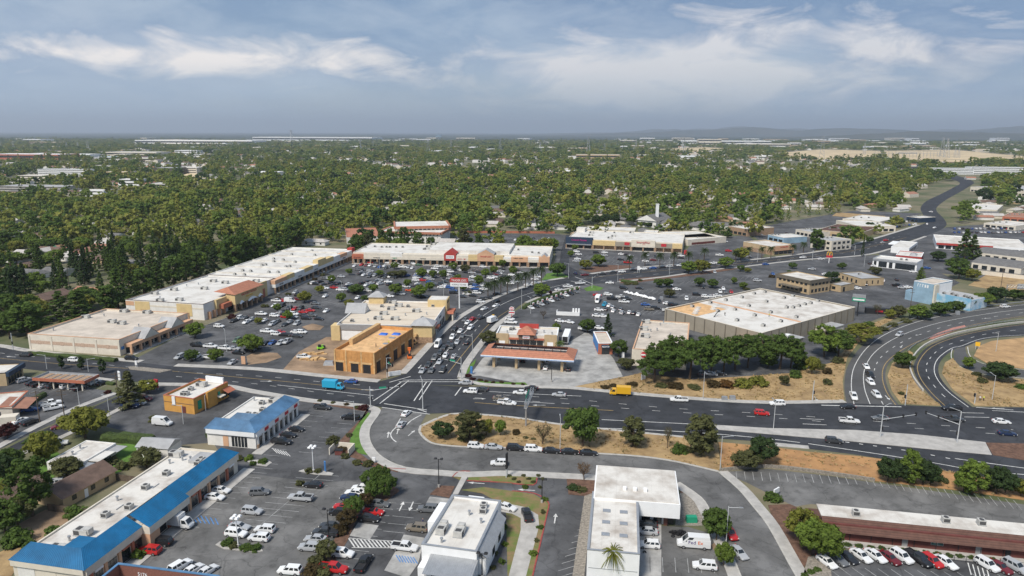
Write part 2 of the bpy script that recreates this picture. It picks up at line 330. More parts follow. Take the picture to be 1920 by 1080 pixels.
def smooth(px, k=4, world=False):
    w = [Vector(p) for p in px] if world else [P(*p) for p in px]
    if len(w) < 3: return w
    o = []
    for i in range(len(w) - 1):
        p0, p1, p2, p3 = w[max(i - 1, 0)], w[i], w[i + 1], w[min(i + 2, len(w) - 1)]
        for j in range(k):
            t = j / k; o.append(.5 * ((2 * p1) + (p2 - p0) * t + (2 * p0 - 5 * p1 + 4 * p2 - p3) * t * t + (3 * p1 - p0 - 3 * p2 + p3) * t ** 3))
    o.append(w[-1]); return o
def strip(b, line, width, z, m, h=0.0, side=0.0):
    l, r = ribbon(line, width, side)
    for i in range(len(l) - 1):
        q = [r[i], r[i + 1], l[i + 1], l[i]]
        if h: b.prism([(p.x, p.y) for p in q], z, z + h, m)
        else: b.add([(p.x, p.y, z) for p in q], [(0, 1, 2, 3)], m)
def dashes(b, line, on, off, width, z, m):
    w = [Vector(p) for p in line]; pos = 0.0
    for i in range(len(w) - 1):
        a, c = w[i], w[i + 1]; ln = (c - a).length; d = (c - a).normalized() if ln else Vector((1, 0))
        s = 0.0
        while s < ln:
            ph = pos % (on + off); step = (on - ph) if ph < on else (on + off - ph); step = min(step, ln - s) + 1e-6
            if ph < on and step > .05: strip(b, [a + d * s, a + d * (s + step)], width, z, m)
            s += step; pos += step
# ================================================================== GROUND, ROADS, LOTS
g = MB(); S = 60000
g.add([(-S, -3000, 0), (S, -3000, 0), (S, S, 0), (-S, S, 0)], [(0, 1, 2, 3)], 'suburb'); tag(g.build('ground'), 'wide valley floor running out to the horizon', kind='structure')
ground('parking_lot', [(238, 681), (345, 625), (440, 590), (560, 520), (655, 478), (700, 487), (1040, 497), (1062, 520), (1000, 535), (905, 573), (860, 601), (833, 622), (618, 640), (600, 690), (530, 696), (480, 694), (326, 687)], .02, 'lot', 'dark asphalt parking lot filling the shopping plaza')
ground('parking_lot', [(846, 452), (860, 438), (1040, 438), (1056, 440), (1050, 498), (1040, 496), (1042, 462), (900, 458)], .024, 'lot', 'rear parking lot behind the gabled shops')
ground('parking_lot', [(1052, 440), (1062, 440), (1064, 462), (1285, 472), (1300, 452), (1400, 440), (1440, 470), (1426, 486), (1278, 496), (1110, 514), (1066, 520), (1050, 498)], .022, 'lot', 'parking lot before the gym and grocery strip')
ground('parking_lot', [(860, 690), (905, 633), (930, 607), (958, 587), (976, 578), (990, 566), (1083, 537), (1158, 528), (1280, 514), (1389, 500), (1520, 487), (1640, 478), (1740, 500), (1800, 530), (1720, 570), (1640, 600), (1590, 620), (1560, 680), (1480, 700), (1190, 725), (1066, 728), (880, 722)], .0215, 'lot', 'asphalt lot with electric car chargers east of the curving avenue')
ground('parking_lot', [(1500, 480), (1600, 445), (1640, 436), (1730, 400), (1600, 395), (1480, 415), (1400, 430), (1445, 472)], .016, 'lot', 'asphalt lots around the small offices beyond the avenue')
ground('parking_lot', [(1645, 476), (1700, 456), (1775, 426), (1920, 415), (2050, 440), (2050, 520), (1830, 520), (1760, 512)], .018, 'lot', 'asphalt around the restaurants right of the avenue')
ground('parking_lot', [(20, 700), (0, 690), (-120, 690), (-120, 860), (0, 842), (75, 806), (155, 770), (228, 738)], .0205, 'lot', 'asphalt car lot around the red canopy')
ground('parking_lot', [(262, 722), (420, 722), (480, 733), (586, 750), (690, 762), (700, 775), (676, 805), (684, 845), (720, 880), (885, 888), (1125, 888), (1125, 1100), (560, 1140), (100, 1140), (170, 1060), (420, 862), (400, 830), (330, 835), (200, 800), (215, 765)], .02, 'lot', 'dark asphalt lot between the blue-roofed strips and the white restaurant')
ground('parking_lot', [(350, 900), (440, 885), (600, 905), (680, 900), (640, 1000), (560, 1140), (180, 1140), (250, 1040)], .026, 'lot_grey', 'older grey asphalt in front of the long blue-roofed strip', False)
ground('parking_lot', [(1352, 885), (1440, 879), (1560, 893), (1640, 905), (1800, 928), (1920, 946), (2050, 965), (2050, 1010), (1920, 985), (1520, 945), (1490, 950), (1440, 925), (1400, 905)], .02, 'lot_grey', 'faded grey parking strip behind the long brown building')
ground('parking_lot', [(1515, 1045), (1600, 1030), (1920, 1048), (2050, 1060), (2050, 1150), (1560, 1150), (1545, 1080)], .022, 'lot', 'dark parking bays in front of the long brown building')
ground('parking_lot', [(1195, 985), (1290, 988), (1330, 1000), (1385, 1100), (1195, 1100)], .026, 'lot_grey', 'tyre shop yard of worn asphalt')
ground('concrete_pad', [(880, 705), (905, 672), (935, 650), (1070, 640), (1100, 622), (1122, 640), (1150, 672), (1168, 706), (1066, 727), (990, 722), (900, 705)], .045, 'conc_pad', 'oil-stained concrete forecourt of the petrol station')
ground('concrete_pad', [(1195, 975), (1240, 972), (1240, 1100), (1195, 1100)], .05, 'conc_pad', 'stained concrete apron beside the tyre shop')
# ---- main road
NORTH = [(-160, 630), (0, 651), (16, 654), (60, 661), (163, 671), (261, 680), (326, 687), (477, 694), (602, 707), (708, 717), (850, 724), (1066, 729), (1184, 740), (1319, 751), (1440, 757), (1587, 755), (1684, 759), (1766, 763), (1920, 764), (2100, 770)]
SOUTH = [(-160, 668), (0, 686), (41, 691), (134, 702), (253, 716), (416, 720), (480, 731), (586, 748), (690, 760), (800, 776), (863, 774), (960, 781), (1041, 793), (1131, 803), (1213, 811), (1282, 818), (1440, 829), (1518, 842), (1600, 852), (1652, 860), (1750, 879), (1832, 895), (1920, 902), (2100, 925)]
road = ground('road', NORTH + SOUTH[::-1], .04, 'asph', 'wide dark main road crossing the picture')
# ---- avenue running away from the crossing
AW = [(700, 718), (752, 704), (773, 689), (800, 659), (831, 626), (860, 600), (893, 579), (917, 566), (956, 549), (997, 535), (1023, 528), (1059, 522), (1110, 514), (1189, 504), (1278, 496), (1371, 491), (1426, 486), (1519, 475), (1589, 462), (1641, 448), (1681, 436), (1726, 422), (1737, 415), (1731, 403), (1726, 390), (1737, 377), (1762, 365), (1787, 352), (1800, 343), (1780, 335), (1730, 325), (1700, 318), (1715, 309)]
AE = [(880, 724), (858, 708), (870, 680), (906, 633), (930, 607), (956, 588), (984, 567), (1033, 548), (1083, 537), (1158, 528), (1241, 519), (1330, 506), (1389, 500), (1431, 495), (1511, 486), (1611, 479), (1668, 466), (1697, 454), (1733, 443), (1762, 432), (1775, 421), (1768, 408), (1757, 397), (1757, 388), (1775, 374), (1800, 360), (1818, 349), (1826, 341), (1800, 331), (1752, 322), (1722, 315), (1728, 308)]
aw, ae = smooth(AW, 3), smooth(AE, 3)
avenue = ground('road', aw + ae[::-1], .044, 'asph', 'curving avenue that runs from the crossing away to the hills', world=True)
ground('road', pts(TA, 560, 245, 380, 325, 190, 412, 0, 508, -150, 575) + pts(TA, -150, 640, 0, 563, 100, 512, 270, 440, 480, 340, 560, 297, 640, 238, 655, 195), .036, 'asph', 'side street joining the main road beside the yellow restaurant')
ground('road', [(1062, 521), (1048, 500), (1052, 470), (1062, 440), (1075, 440), (1066, 470), (1068, 500), (1100, 516)], .046, 'asph', 'side drive leaving the avenue between the two plazas')
# ---- frontage road (older, lighter)
FN = [(718, 765), (800, 776), (788, 797), (786, 811), (802, 828), (826, 835), (879, 839), (960, 841), (1119, 851), (1204, 857), (1270, 867), (1347, 885), (1384, 917), (1412, 950), (1440, 986), (1481, 1060), (1510, 1110)]
FS = [(716, 765), (713, 774), (695, 799), (692, 819), (700, 840), (720, 860), (761, 877), (881, 885), (960, 883), (1119, 891), (1274, 905), (1314, 933), (1331, 958), (1352, 1000), (1372, 1040), (1400, 1110)]
front = ground('road', FN + FS[::-1], .05, 'asph_old', 'pale worn frontage road looping round the dry grass island')
# ---- ramps at the right
R1 = smooth([(1587, 756), (1583, 720), (1590, 685), (1615, 650), (1650, 625), (1700, 605), (1760, 590), (1840, 578), (1920, 569), (2060, 556)], 4)
R1b = smooth([(1686, 760), (1668, 735), (1660, 705), (1668, 680), (1700, 655), (1740, 636), (1800, 617), (1870, 602), (1920, 594), (2060, 576)], 4)
ramp1 = ground('road', R1 + R1b[::-1], .046, 'ramp', 'two-lane ramp curving down to the main road', world=True)
R2 = smooth([(1768, 764), (1738, 735), (1717, 705), (1715, 680), (1740, 650), (1790, 630), (1850, 617), (1920, 607), (2060, 597)], 4)
R2b = smooth([(1824, 764), (1780, 730), (1760, 700), (1765, 675), (1790, 655), (1810, 650), (1850, 636), (1920, 630), (2060, 628)], 4)
ramp2 = ground('road', R2 + R2b[::-1], .047, 'asph', 'inner loop ramp behind the white concrete barrier', world=True)
R3 = smooth([(1790, 655), (1788, 670), (1800, 685), (1840, 700), (1920, 708), (2000, 712)], 3); R3b = smooth([(1810, 650), (1815, 668), (1840, 682), (1880, 690), (1920, 694), (2000, 698)], 3)
ground('road', R3 + R3b[::-1], .043, 'ramp', 'narrow loop road round the bare orange mound', world=True)
# ---- dry ground
ground('dry_grass_verge', [(1066, 727), (1168, 707), (1200, 700), (1300, 712), (1480, 700), (1560, 680), (1600, 640), (1640, 605), (1720, 575), (1650, 612), (1612, 640), (1588, 672), (1580, 715), (1583, 752), (1440, 754), (1319, 747), (1184, 737)], .055, 'dry', 'dry yellow verge below the pine trees', excl=False)
ground('dry_grass_verge', [(788, 799), (826, 782), (863, 776), (960, 783), (1041, 795), (1131, 805), (1213, 813), (1282, 820), (1345, 829), (1352, 880), (1347, 883), (1270, 865), (1204, 855), (1119, 849), (960, 839), (879, 837), (826, 833), (802, 826), (788, 811)], .14, 'dry', 'long dry grass island between main road and frontage road', raised=True)
ground('dry_grass_verge', [(1347, 829.5), (1440, 838), (1518, 848), (1610, 856), (1690, 866), (1800, 890), (1920, 905), (2060, 926), (2060, 957), (1920, 938), (1800, 920), (1640, 902), (1440, 875), (1354, 881)], .14, mat('orange_straw', (.43, .235, .10), .95, .3, .22, bump=.5, bscale=3, col2=(.27, .15, .07), lo=.3, hi=.6), 'orange-brown dry bank below the slip lane', raised=True)
ground('dry_grass_verge', [(1690, 757), (1672, 733), (1664, 705), (1672, 682), (1704, 657), (1712, 662), (1710, 685), (1712, 706), (1734, 737), (1764, 761)], .1, 'dry', 'dry wedge between the two ramps', raised=True)
ground('dry_grass_verge', [(1828, 761), (1786, 730), (1766, 700), (1772, 680), (1786, 672), (1800, 688), (1840, 704), (1920, 712), (2060, 716), (2060, 766)], .1, 'dry', 'dry slope inside the loop ramp', raised=True)
ground('bare_mound', [(1826, 668), (1835, 650), (1860, 640), (1920, 634), (2060, 632), (2060, 694), (1920, 692), (1850, 681)], .25, mat('orange_soil', (.42, .265, .13), .95, .3, .15, bump=.4), 'bare orange soil inside the loop road', raised=True)
ground('dry_field', [(1815, 535), (1850, 515), (1920, 517), (2060, 520), (2060, 545), (1920, 547), (1870, 545)], .05, 'dry', 'mown dry field behind the pale blue building')
ground('dry_field', [(1560, 405), (1570, 398), (1660, 405), (1655, 412)], .05, 'dry', 'small dry field behind the brown-roofed shops')
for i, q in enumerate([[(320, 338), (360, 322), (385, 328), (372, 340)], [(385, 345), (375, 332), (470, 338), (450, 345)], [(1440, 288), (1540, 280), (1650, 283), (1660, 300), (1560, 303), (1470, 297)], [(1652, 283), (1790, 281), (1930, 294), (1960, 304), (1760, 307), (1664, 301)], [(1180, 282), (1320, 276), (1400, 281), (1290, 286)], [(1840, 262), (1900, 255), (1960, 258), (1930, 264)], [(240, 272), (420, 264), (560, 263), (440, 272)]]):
    ground('dry_field', q, .06 + .02 * i, M.setdefault('sunlit', mat('painted_sunlit_field', (.56, .44, .27), .95, .3, .01)), ['bald dry field by the highway junction', 'dry wedge beside the highway junction', 'pale dry field before the substation', 'pale dry field round the substation', 'narrow dry field among distant trees', 'bald dry hill clearing far off', 'long bleached field near the horizon'][i])  # far dry grass, with sunlight painted in as a paler base colour
ground('construction_yard', [(530, 694), (560, 660), (612, 632), (760, 632), (812, 636), (768, 688), (745, 703), (708, 713), (602, 703)], .06, 'dirt', 'bare dirt building site round the unfinished shop')
ground('planting_bed', [(462, 668), (480, 660), (520, 662), (528, 670), (500, 680), (465, 684)], .08, 'dirt', 'dug-up planting island at the plaza entrance', excl=False, raised=True)
ground('planting_bed', [(566, 613), (585, 607), (608, 612), (600, 619), (577, 619)], .08, 'dirt', 'dug-up island in the plaza lot', excl=False, raised=True)
# ---- medians and concrete
ground('median', pts(TC, 930, 386) + pts(TD, 0, 401, 400, 410, 700, 432, 1000, 466, 1030, 524, 800, 503, 600, 483, 300, 453, 0, 428) + pts(TC, 950, 408), .16, 'conc', 'broad concrete median beside the slip lane', excl=False, raised=True)
ground('median', pts(TD, 1002, 468, 1178, 472, 1400, 480, 1400, 570, 1178, 548, 1035, 524), .15, 'mulch', 'brown mulch median beside the slip lane', excl=False, raised=True)
ground('median', [(240, 688), (252, 687), (300, 692), (323, 694), (300, 699), (243, 693)], .15, 'gravel', 'gravel traffic island on the main road', excl=False, raised=True)
ground('pavement', pts(TD, -30, 462, 185, 482, 190, 496, 0, 480, -30, 476), .15, 'conc', 'short concrete gutter apron by the slip lane', excl=False, raised=True)
ground('brick_apron', pts(TI, 920, 905, 990, 870, 1100, 830, 1190, 810, 1200, 822, 1090, 860, 960, 910), .14, 'brickpave', 'pink paved gore between the ramps', excl=False, raised=True)
# ---- lawns and beds
ground('lawn', [(690, 774), (698, 776), (684, 794), (679, 812), (683, 836), (706, 857), (672, 850), (655, 832), (659, 815), (671, 796)], .12, 'lawn', 'bright curved grass strip beside the frontage road', excl=False, raised=True)
ground('planting_bed', [(586, 750), (690, 764), (690, 769), (655, 822), (664, 842), (690, 862), (752, 880), (745, 886), (690, 868), (655, 856), (630, 852), (622, 842), (690, 772), (588, 757)], .08, 'mulch', 'mulched shrub bed curving round the small car park', excl=False, raised=True)
ground('planting_bed', pts(TB, 500, 735, 600, 735, 660, 690, 655, 680, 560, 640, 450, 770, 350, 930, 200, 1100, 310, 1100, 420, 920, 470, 800), .1, 'mulch', 'brown mulch strip with shrubs between two car parks', excl=False, raised=True)
ground('planting_bed', pts(TB, 800, 705, 845, 665, 915, 668, 890, 720), .12, 'mulch', 'small mulch bed by the restaurant entrance', excl=False, raised=True)
ground('planting_bed', pts(TB, 905, 625, 935, 598, 965, 602, 940, 640), .12, 'turf', 'red-kerbed corner bed at the restaurant driveway', excl=False, raised=True)
ground('planting_bed', pts(TB, 985, 602, 1178, 612) + pts(TC, 115, 620, 100, 660, 0, 655) + pts(TB, 975, 640), .12, 'turf', 'patchy turf strip along the frontage road', excl=False, raised=True)
ground('planting_bed', pts(TB, 945, 685, 1050, 672, 1178, 690) + pts(TC, 100, 705, 170, 745, 150, 860, 90, 1100, -20, 1100) + pts(TB, 1150, 760, 1040, 700), .1, 'turf', 'turf and shrub bed wrapping the drive-through lane', excl=False, raised=True)
ground('drive_lane', pts(TB, 1110, 748, 1178, 752) + pts(TC, 60, 765, 120, 800, 125, 850, 60, 1100, -20, 1100, 40, 870, 40, 815, 0, 795) + pts(TB, 1115, 785), .115, 'conc', 'pale concrete drive-through lane', excl=False)
ground('gravel_strip', pts(TC, 335, 700, 375, 700, 330, 1100, 275, 1100), .07, 'gravel', 'gravel strip along the tyre shop wall', excl=False)
ground('planting_bed', pts(TC, 250, 625, 385, 632, 380, 695, 335, 712, 260, 705), .1, 'mulch', 'mulch bed with shrubs at the corner of the tyre shop', excl=False, raised=True)
ground('gravel_strip', pts(TC, 772, 700, 830, 690, 880, 745, 875, 850, 750, 850), .07, 'gravel', 'gravel yard with a green utility box', excl=False)
ground('planting_bed', pts(TC, 775, 662, 825, 690, 775, 700), .1, 'mulch', 'triangular mulch bed beside the tyre shop', excl=False, raised=True)
ground('planting_bed', pts(TC, 915, 940, 970, 900, 1040, 1060, 985, 1045), .1, 'dirt', 'kerbside planter with two street trees', excl=False, raised=True)
ground('planting_bed', pts(TD, 0, 755, 100, 750, 190, 790, 250, 860, 340, 910, 330, 950, 200, 985, 150, 1070, 70, 950), .1, 'mulch', 'dark mulch bed in front of the brown building', excl=False, raised=True)
ground('lawn', [(868, 701), (878, 688), (893, 673), (890, 683), (878, 700), (870, 705)], .1, 'lawn', 'narrow grass strip at the petrol station corner', excl=False, raised=True)
ground('lawn', pts(TB, 1000, 183, 1178, 190) + pts(TC, 60, 190, 75, 205, 0, 208) + pts(TB, 1000, 198), .1, 'lawn', 'grass strip along the petrol station frontage', excl=False, raised=True)
ground('lawn', [(1012, 530), (1025, 513), (1050, 510), (1066, 519), (1030, 526)], .1, 'lawn', 'green corner lawn under the round tree', excl=False, raised=True)
ground('lawn', [(1094, 541), (1112, 535), (1132, 540), (1125, 545), (1100, 546)], .1, 'lawn', 'grass teardrop island at the lot entrance', excl=False, raised=True)
ground('planting_bed', [(1160, 524), (1280, 515), (1330, 506), (1390, 503), (1330, 513), (1240, 524), (1180, 532), (1162, 531)], .1, 'mulch', 'long mulch bank between avenue and lot', excl=False, raised=True)
ground('planting_bed', [(1085, 505), (1130, 497), (1180, 498), (1185, 502), (1110, 511)], .1, 'mulch', 'shaded bed under the avenue trees', excl=False, raised=True)
ground('lawn', pts(TA, 0, 610, 130, 545, 250, 500, 330, 560, 230, 640, 0, 700), .07, 'lawn', 'front lawn beside the side street')
ground('lawn', pts(TA, 520, 480, 660, 455, 700, 520, 640, 560, 470, 640, 430, 610, 540, 540), .07, 'lawn', 'long green back garden of the white-roofed house')
ground('bare_yard', pts(TA, 50, 860, 210, 775, 300, 790, 320, 840, 180, 920, 60, 960), .06, 'dirt', 'dusty brown yard behind the fence')
ground('bare_yard', pts(TA, -20, 980, 100, 925, 150, 940, 40, 1100, -20, 1100), .06, 'dry', 'dry yard along the strip mall rear')
EXCL.append([tuple(P(*p)) for p in [(-40, 770), (420, 760), (470, 1100), (-40, 1100)]])
EXCL.append([tuple(P(*p)) for p in [(1060, 730), (1700, 560), (1920, 540), (2100, 540), (2100, 1100), (1060, 1100)]])
EXCL.append([tuple(P(*p)) for p in [(40, 680), (40, 622), (190, 574), (380, 508), (545, 462), (665, 462), (655, 500), (300, 690)]])
EXCL.append([tuple(P(*p)) for p in [(1600, 466), (1690, 428), (1700, 380), (1735, 350), (1790, 337), (1840, 337), (1850, 362), (1800, 400), (1800, 450), (1650, 490)]])
# ---- kerbs and pavements
kb = MB(); sw = MB()
def pave(px, width, side, sm=3):
    ln = smooth(px, sm); strip(sw, ln, width, .0, 'conc', .15, side); strip(kb, ln, .35, .0, 'kerb', .17, 0)
pave(NORTH[:6], 2.6, 1.5); pave(NORTH[6:10] , 2.6, 1.5); pave([(761, 701), (773, 689), (800, 659), (831, 626), (860, 600), (893, 579), (917, 566), (956, 549), (997, 535), (1023, 528), (1059, 522)], 2.6, 1.5)
pave([(1110, 514), (1189, 504), (1278, 496), (1371, 491), (1426, 486), (1519, 475), (1589, 462), (1641, 448), (1681, 436), (1726, 422)], 2.4, 1.4)
pave([(858, 708), (870, 680), (906, 633), (930, 607), (956, 588)], 2.4, -1.4); pave([(984, 567), (1033, 548), (1083, 537)], 1.6, -1.0); pave([(1158, 528), (1241, 519), (1330, 506), (1389, 500), (1431, 495), (1511, 486), (1611, 479), (1668, 466), (1733, 443)], 2.0, -1.2)
pave([(1066, 729), (1184, 740), (1319, 751), (1440, 757), (1587, 755)], 2.2, 1.3); pave([(858, 711), (900, 722), (990, 727), (1066, 729)], 2.0, 1.2)
pave([(134, 702), (215, 712)], 2.4, -1.4); pave([(262, 718), (416, 721), (480, 732), (586, 749), (684, 759)], 2.4, -1.4)
pave([(684, 759), (708, 765), (712, 774), (695, 799), (692, 819), (700, 840), (720, 860), (761, 877), (830, 883), (881, 886), (960, 884), (1119, 892)], 2.6, -1.4)
pave([(1274, 905), (1314, 933), (1331, 958), (1352, 1000), (1372, 1040), (1400, 1110)], 2.4, -1.3); pave([(1347, 885), (1384, 917), (1412, 950), (1440, 986), (1481, 1060), (1510, 1110)], 2.4, 1.3)
pave(pts(TA, 545, 240, 372, 305, 175, 398, 0, 492, -100, 545), 2.2, -1.2); pave(pts(TA, 570, 295, 480, 342, 270, 442, 100, 512, 0, 565), 1.6, 1.0)
pave([(788, 799), (826, 782), (863, 775), (960, 782), (1041, 794), (1131, 804), (1213, 812), (1282, 819)], .8, -.5); pave([(788, 799), (786, 811), (802, 828), (826, 835), (879, 839), (960, 841), (1119, 851), (1204, 857), (1270, 867), (1347, 885)], .5, .3)
o = tag(sw.build('pavement'), 'pale concrete pavements along the roads', kind='structure'); tag(kb.build('kerb', o))
rk = MB()
for ln in (pts(TC, 0, 690, 100, 700, 165, 740, 160, 800, 95, 1080), pts(TB, 905, 625, 935, 600, 985, 600), pts(TB, 970, 642, 1178, 652) , pts(TC, 0, 655, 100, 662, 115, 630), pts(TB, 470, 560, 560, 580, 690, 590), pts(TA, 905, 330, 1050, 245)): strip(rk, smooth(ln, 3), .3, .0, 'redkerb', .16)
tag(rk.build('red_kerb'), 'red painted kerbs of the drive-through and restaurants', kind='structure')
# ---- lane markings
mk = MB(); my = MB()
def solid(px, w=.22, z=.062, b=mk, m='paint', sm=3): strip(b, smooth(px, sm), w, z, m)
def dash(px, on=3, off=6, w=.2, z=.062, sm=3): dashes(mk, smooth(px, sm), on, off, w, z, 'paint')
for a, b in (((1100, 814), (1160, 781)), ((1060, 770), (1130, 780)),): pass
dash([(0, 662), (163, 680), (330, 697), (480, 705), (600, 716), (700, 724)], 2.5, 5); dash([(330, 706), (480, 720), (590, 735), (700, 747)], 2.5, 5)
solid([(0, 672), (120, 683), (240, 691)], .25, b=my, m='ypaint'); solid([(323, 696), (420, 705), (560, 718), (700, 733)], .25, b=my, m='ypaint')
solid([(520, 722), (600, 731), (700, 742)], .25)
for y0 in (0, 1): dash([(890, 738 + 8 * y0), (1050, 747 + 9 * y0), (1250, 765 + 7 * y0), (1440, 776 + 7 * y0), (1640, 790 + 8 * y0), (1900, 806 + 10 * y0)], 2.5, 7)
solid([(890, 755), (990, 762), (1150, 770)], .3, b=my, m='ypaint'); solid([(880, 731), (960, 737), (1090, 743)], .25); solid([(960, 752), (1040, 757)], .25)
solid([(1128, 787), (1210, 791), (1330, 797)], .3); solid([(1128, 803), (1210, 806), (1330, 813), (1440, 823), (1500, 830)], .3); solid([(1500, 785), (1545, 787)], .25); solid([(1505, 795), (1550, 797)], .25)
solid([(1515, 832), (1650, 852), (1750, 868), (1830, 882), (1920, 890)], .3); dash([(1585, 829), (1700, 845), (1790, 862)], 1, 2.5, .4); solid([(1790, 860), (1920, 878)], .3)
solid([(1540, 760), (1690, 763)], .5); solid([(1800, 774), (1845, 775)], .25); solid([(1808, 782), (1855, 783)], .25); solid([(1830, 764), (1900, 769)], .3); solid([(1860, 770), (1920, 773)], .25)
# crossing lines
for a, b in (((700, 752), (752, 717)), ((712, 757), (766, 714)), ((730, 717), (770, 706)), ((755, 713), (858, 712)), ((748, 716), (862, 716)), ((800, 716), (776, 752)), ((810, 714), (786, 750)), ((720, 757), (800, 769)), ((716, 764), (806, 777)), ((853, 742), (865, 726)), ((800, 773), (780, 766))): solid([a, b], .35, sm=1)
# avenue lanes
solid([(870, 683), (912, 630), (945, 602)], .3); solid([(810, 690), (850, 645), (885, 610), (915, 586), (960, 562), (1010, 545), (1064, 532)], .25); solid([(840, 700), (880, 650), (920, 605), (965, 575)], .25, b=my, m='ypaint')
dash([(790, 700), (835, 650), (870, 612), (905, 585)], 3, 4); dash([(826, 700), (865, 650), (900, 610)], 3, 4)
for f in (.3, .7): dash([tuple(0 for _ in range(0))] and [(1090 + 0, 517 + f * 18), (1190, 505 + f * 20), (1330, 494 + f * 12), (1430, 487 + f * 8), (1520, 476 + f * 9), (1600, 461 + f * 16), (1690, 436 + f * 20)], 4, 9, .25)
solid([(1100, 522), (1180, 513), (1330, 500), (1520, 481), (1600, 470), (1700, 445)], .3, b=my, m='ypaint'); solid([(1070, 527), (1105, 535)], .4, sm=1); solid([(1078, 519), (1112, 533)], .4, sm=1)
# frontage arrows and lane line
solid([(744, 800), (733, 812), (735, 822), (743, 829)], .3); solid([(762, 797), (772, 788), (790, 778)], .35); solid([(751, 785), (742, 800)], .3)
def arrow(px, py, deg, s=1.0, turn=0):
    c = P(px, py); a = R(deg); q = lambda u, v: (c.x + s * (u * math.cos(a) - v * math.sin(a)), c.y + s * (u * math.sin(a) + v * math.cos(a)), .064)
    mk.add([q(-2.2, -.14), q(.6, -.14), q(.6, .14), q(-2.2, .14)], [(0, 1, 2, 3)], 'paint'); mk.add([q(.6, -.55), q(2.0, 0), q(.6, .55)], [(0, 1, 2)], 'paint')
for a in ((728, 815, 95), (772, 812, 70), (746, 808, 92), (1010, 760, 180), (1060, 742, 180), (935, 751, 180), (1530, 748, 260), (1664, 746, 262), (900, 748, 0), (1650, 786, 0), (1870, 766, 180), (20, 669, 170), (500, 715, 0), (690, 731, 0), (787, 688, 262), (812, 690, 262), (1715, 664, 235), (1722, 628, 205), (1690, 650, 232), (1850, 597, 190), (753, 949, 85), (771, 950, -95), (1041, 972, 82), (986, 919, 172), (892, 906, 172)): arrow(*a)
# ramps
def edge(l, s, w=.25, b=mk, m='paint'): strip(b, l, w, .064, m, 0, s)
edge(R1, -2.2); edge(R1b, 1.0, .25, my, 'ypaint'); mid = [(a * .55 + b * .45) for a, b in zip(R1, R1b)]; edge(mid, 0); mid2 = [(a * .3 + b * .7) for a, b in zip(R1, R1b)]; dashes(mk, mid2, 3, 6, .25, .064, 'paint')
edge(R2, -1.2, .25, my, 'ypaint'); edge(R2b, 1.3); dashes(mk, [(a + b) / 2 for a, b in zip(R2, R2b)], 3, 6, .25, .066, 'paint'); edge(R3, -.8); edge(R3b, .8)
tag(mk.build('lane_markings', road)); tag(my.build('yellow_markings', road))
# ---- parking stall lines
pk = MB()
def stalls(a, b, n, ln, deg, both=False, m='stall', z=.05, w=.11):
    A, B = P(*a), P(*b); d = Vector((math.cos(R(deg)), math.sin(R(deg)))) * ln
    for i in range(n + 1):
        c = A.lerp(B, i / n); strip(pk, [c, c + d], w, z, m)
        if both: strip(pk, [c, c - d], w, z, m)
    if both: strip(pk, [A, B], w, z, m)
for a, b, n, ln, dg, bo in (((1113, 931), (1040, 1085), 13, 5.2, 26, 0), ((488, 868), (335, 985), 12, 5, -10, 0), ((600, 890), (470, 1000), 11, 5, -10, 1), ((590, 850), (690, 772), 9, 4.6, 170, 0), ((480, 865), (590, 770), 9, 4.6, -10, 0), ((1500, 1060), (1920, 1079), 17, 5, -70, 0), ((1620, 893), (1900, 938), 20, 4.6, -104, 0), ((1380, 884), (1600, 893), 14, 4.6, -104, 0), ((705, 940), (640, 1045), 8, 5, -10, 0), ((790, 945), (760, 1000), 4, 5, 170, 0),
        ((300, 640), (470, 580), 11, 5, -10, 1), ((400, 660), (530, 610), 10, 5, -10, 1), ((440, 610), (560, 612), 12, 5, 60, 1), ((500, 570), (600, 575), 11, 5, 60, 1), ((520, 548), (640, 552), 12, 5, 60, 1), ((590, 530), (700, 540), 12, 5, 60, 1), ((600, 565), (690, 575), 9, 5, 60, 1), ((660, 497), (800, 502), 20, 5, 60, 1), ((670, 512), (830, 519), 20, 5, 60, 1), ((680, 530), (860, 538), 18, 5, 60, 1), ((790, 520), (880, 560), 12, 5, -10, 1), ((830, 515), (910, 548), 12, 5, -10, 1), ((880, 508), (950, 540), 12, 5, -10, 1), ((925, 505), (990, 530), 10, 5, -10, 1), ((965, 503), (1010, 522), 7, 5, -10, 1),
        ((860, 445), (1040, 448), 28, 5, 70, 1), ((890, 452), (1040, 456), 22, 5, 70, 1), ((1075, 480), (1280, 488), 24, 5, 70, 1), ((1110, 490), (1270, 493), 20, 5, 70, 1), ((990, 575), (1083, 545), 13, 4.8, -70, 0), ((1115, 555), (1200, 565), 9, 5, 60, 1), ((1115, 585), (1240, 585), 13, 5, 60, 1), ((1200, 545), (1330, 560), 13, 5, 60, 1), ((1280, 530), (1420, 520), 14, 5, 60, 1), ((1560, 560), (1700, 530), 10, 5, 100, 0), ((40, 730), (200, 722), 13, 5, 80, 1), ((1195, 1072), (1340, 1075), 6, 5, 80, 0), ((205, 770), (262, 740), 6, 5, -10, 0), ((1780, 440), (1915, 432), 16, 5, 70, 1), ((1650, 420), (1700, 410), 8, 5, 70, 1), ((1760, 395), (1920, 388), 20, 5, 70, 1)): stalls(a, b, n, ln, dg, bo)
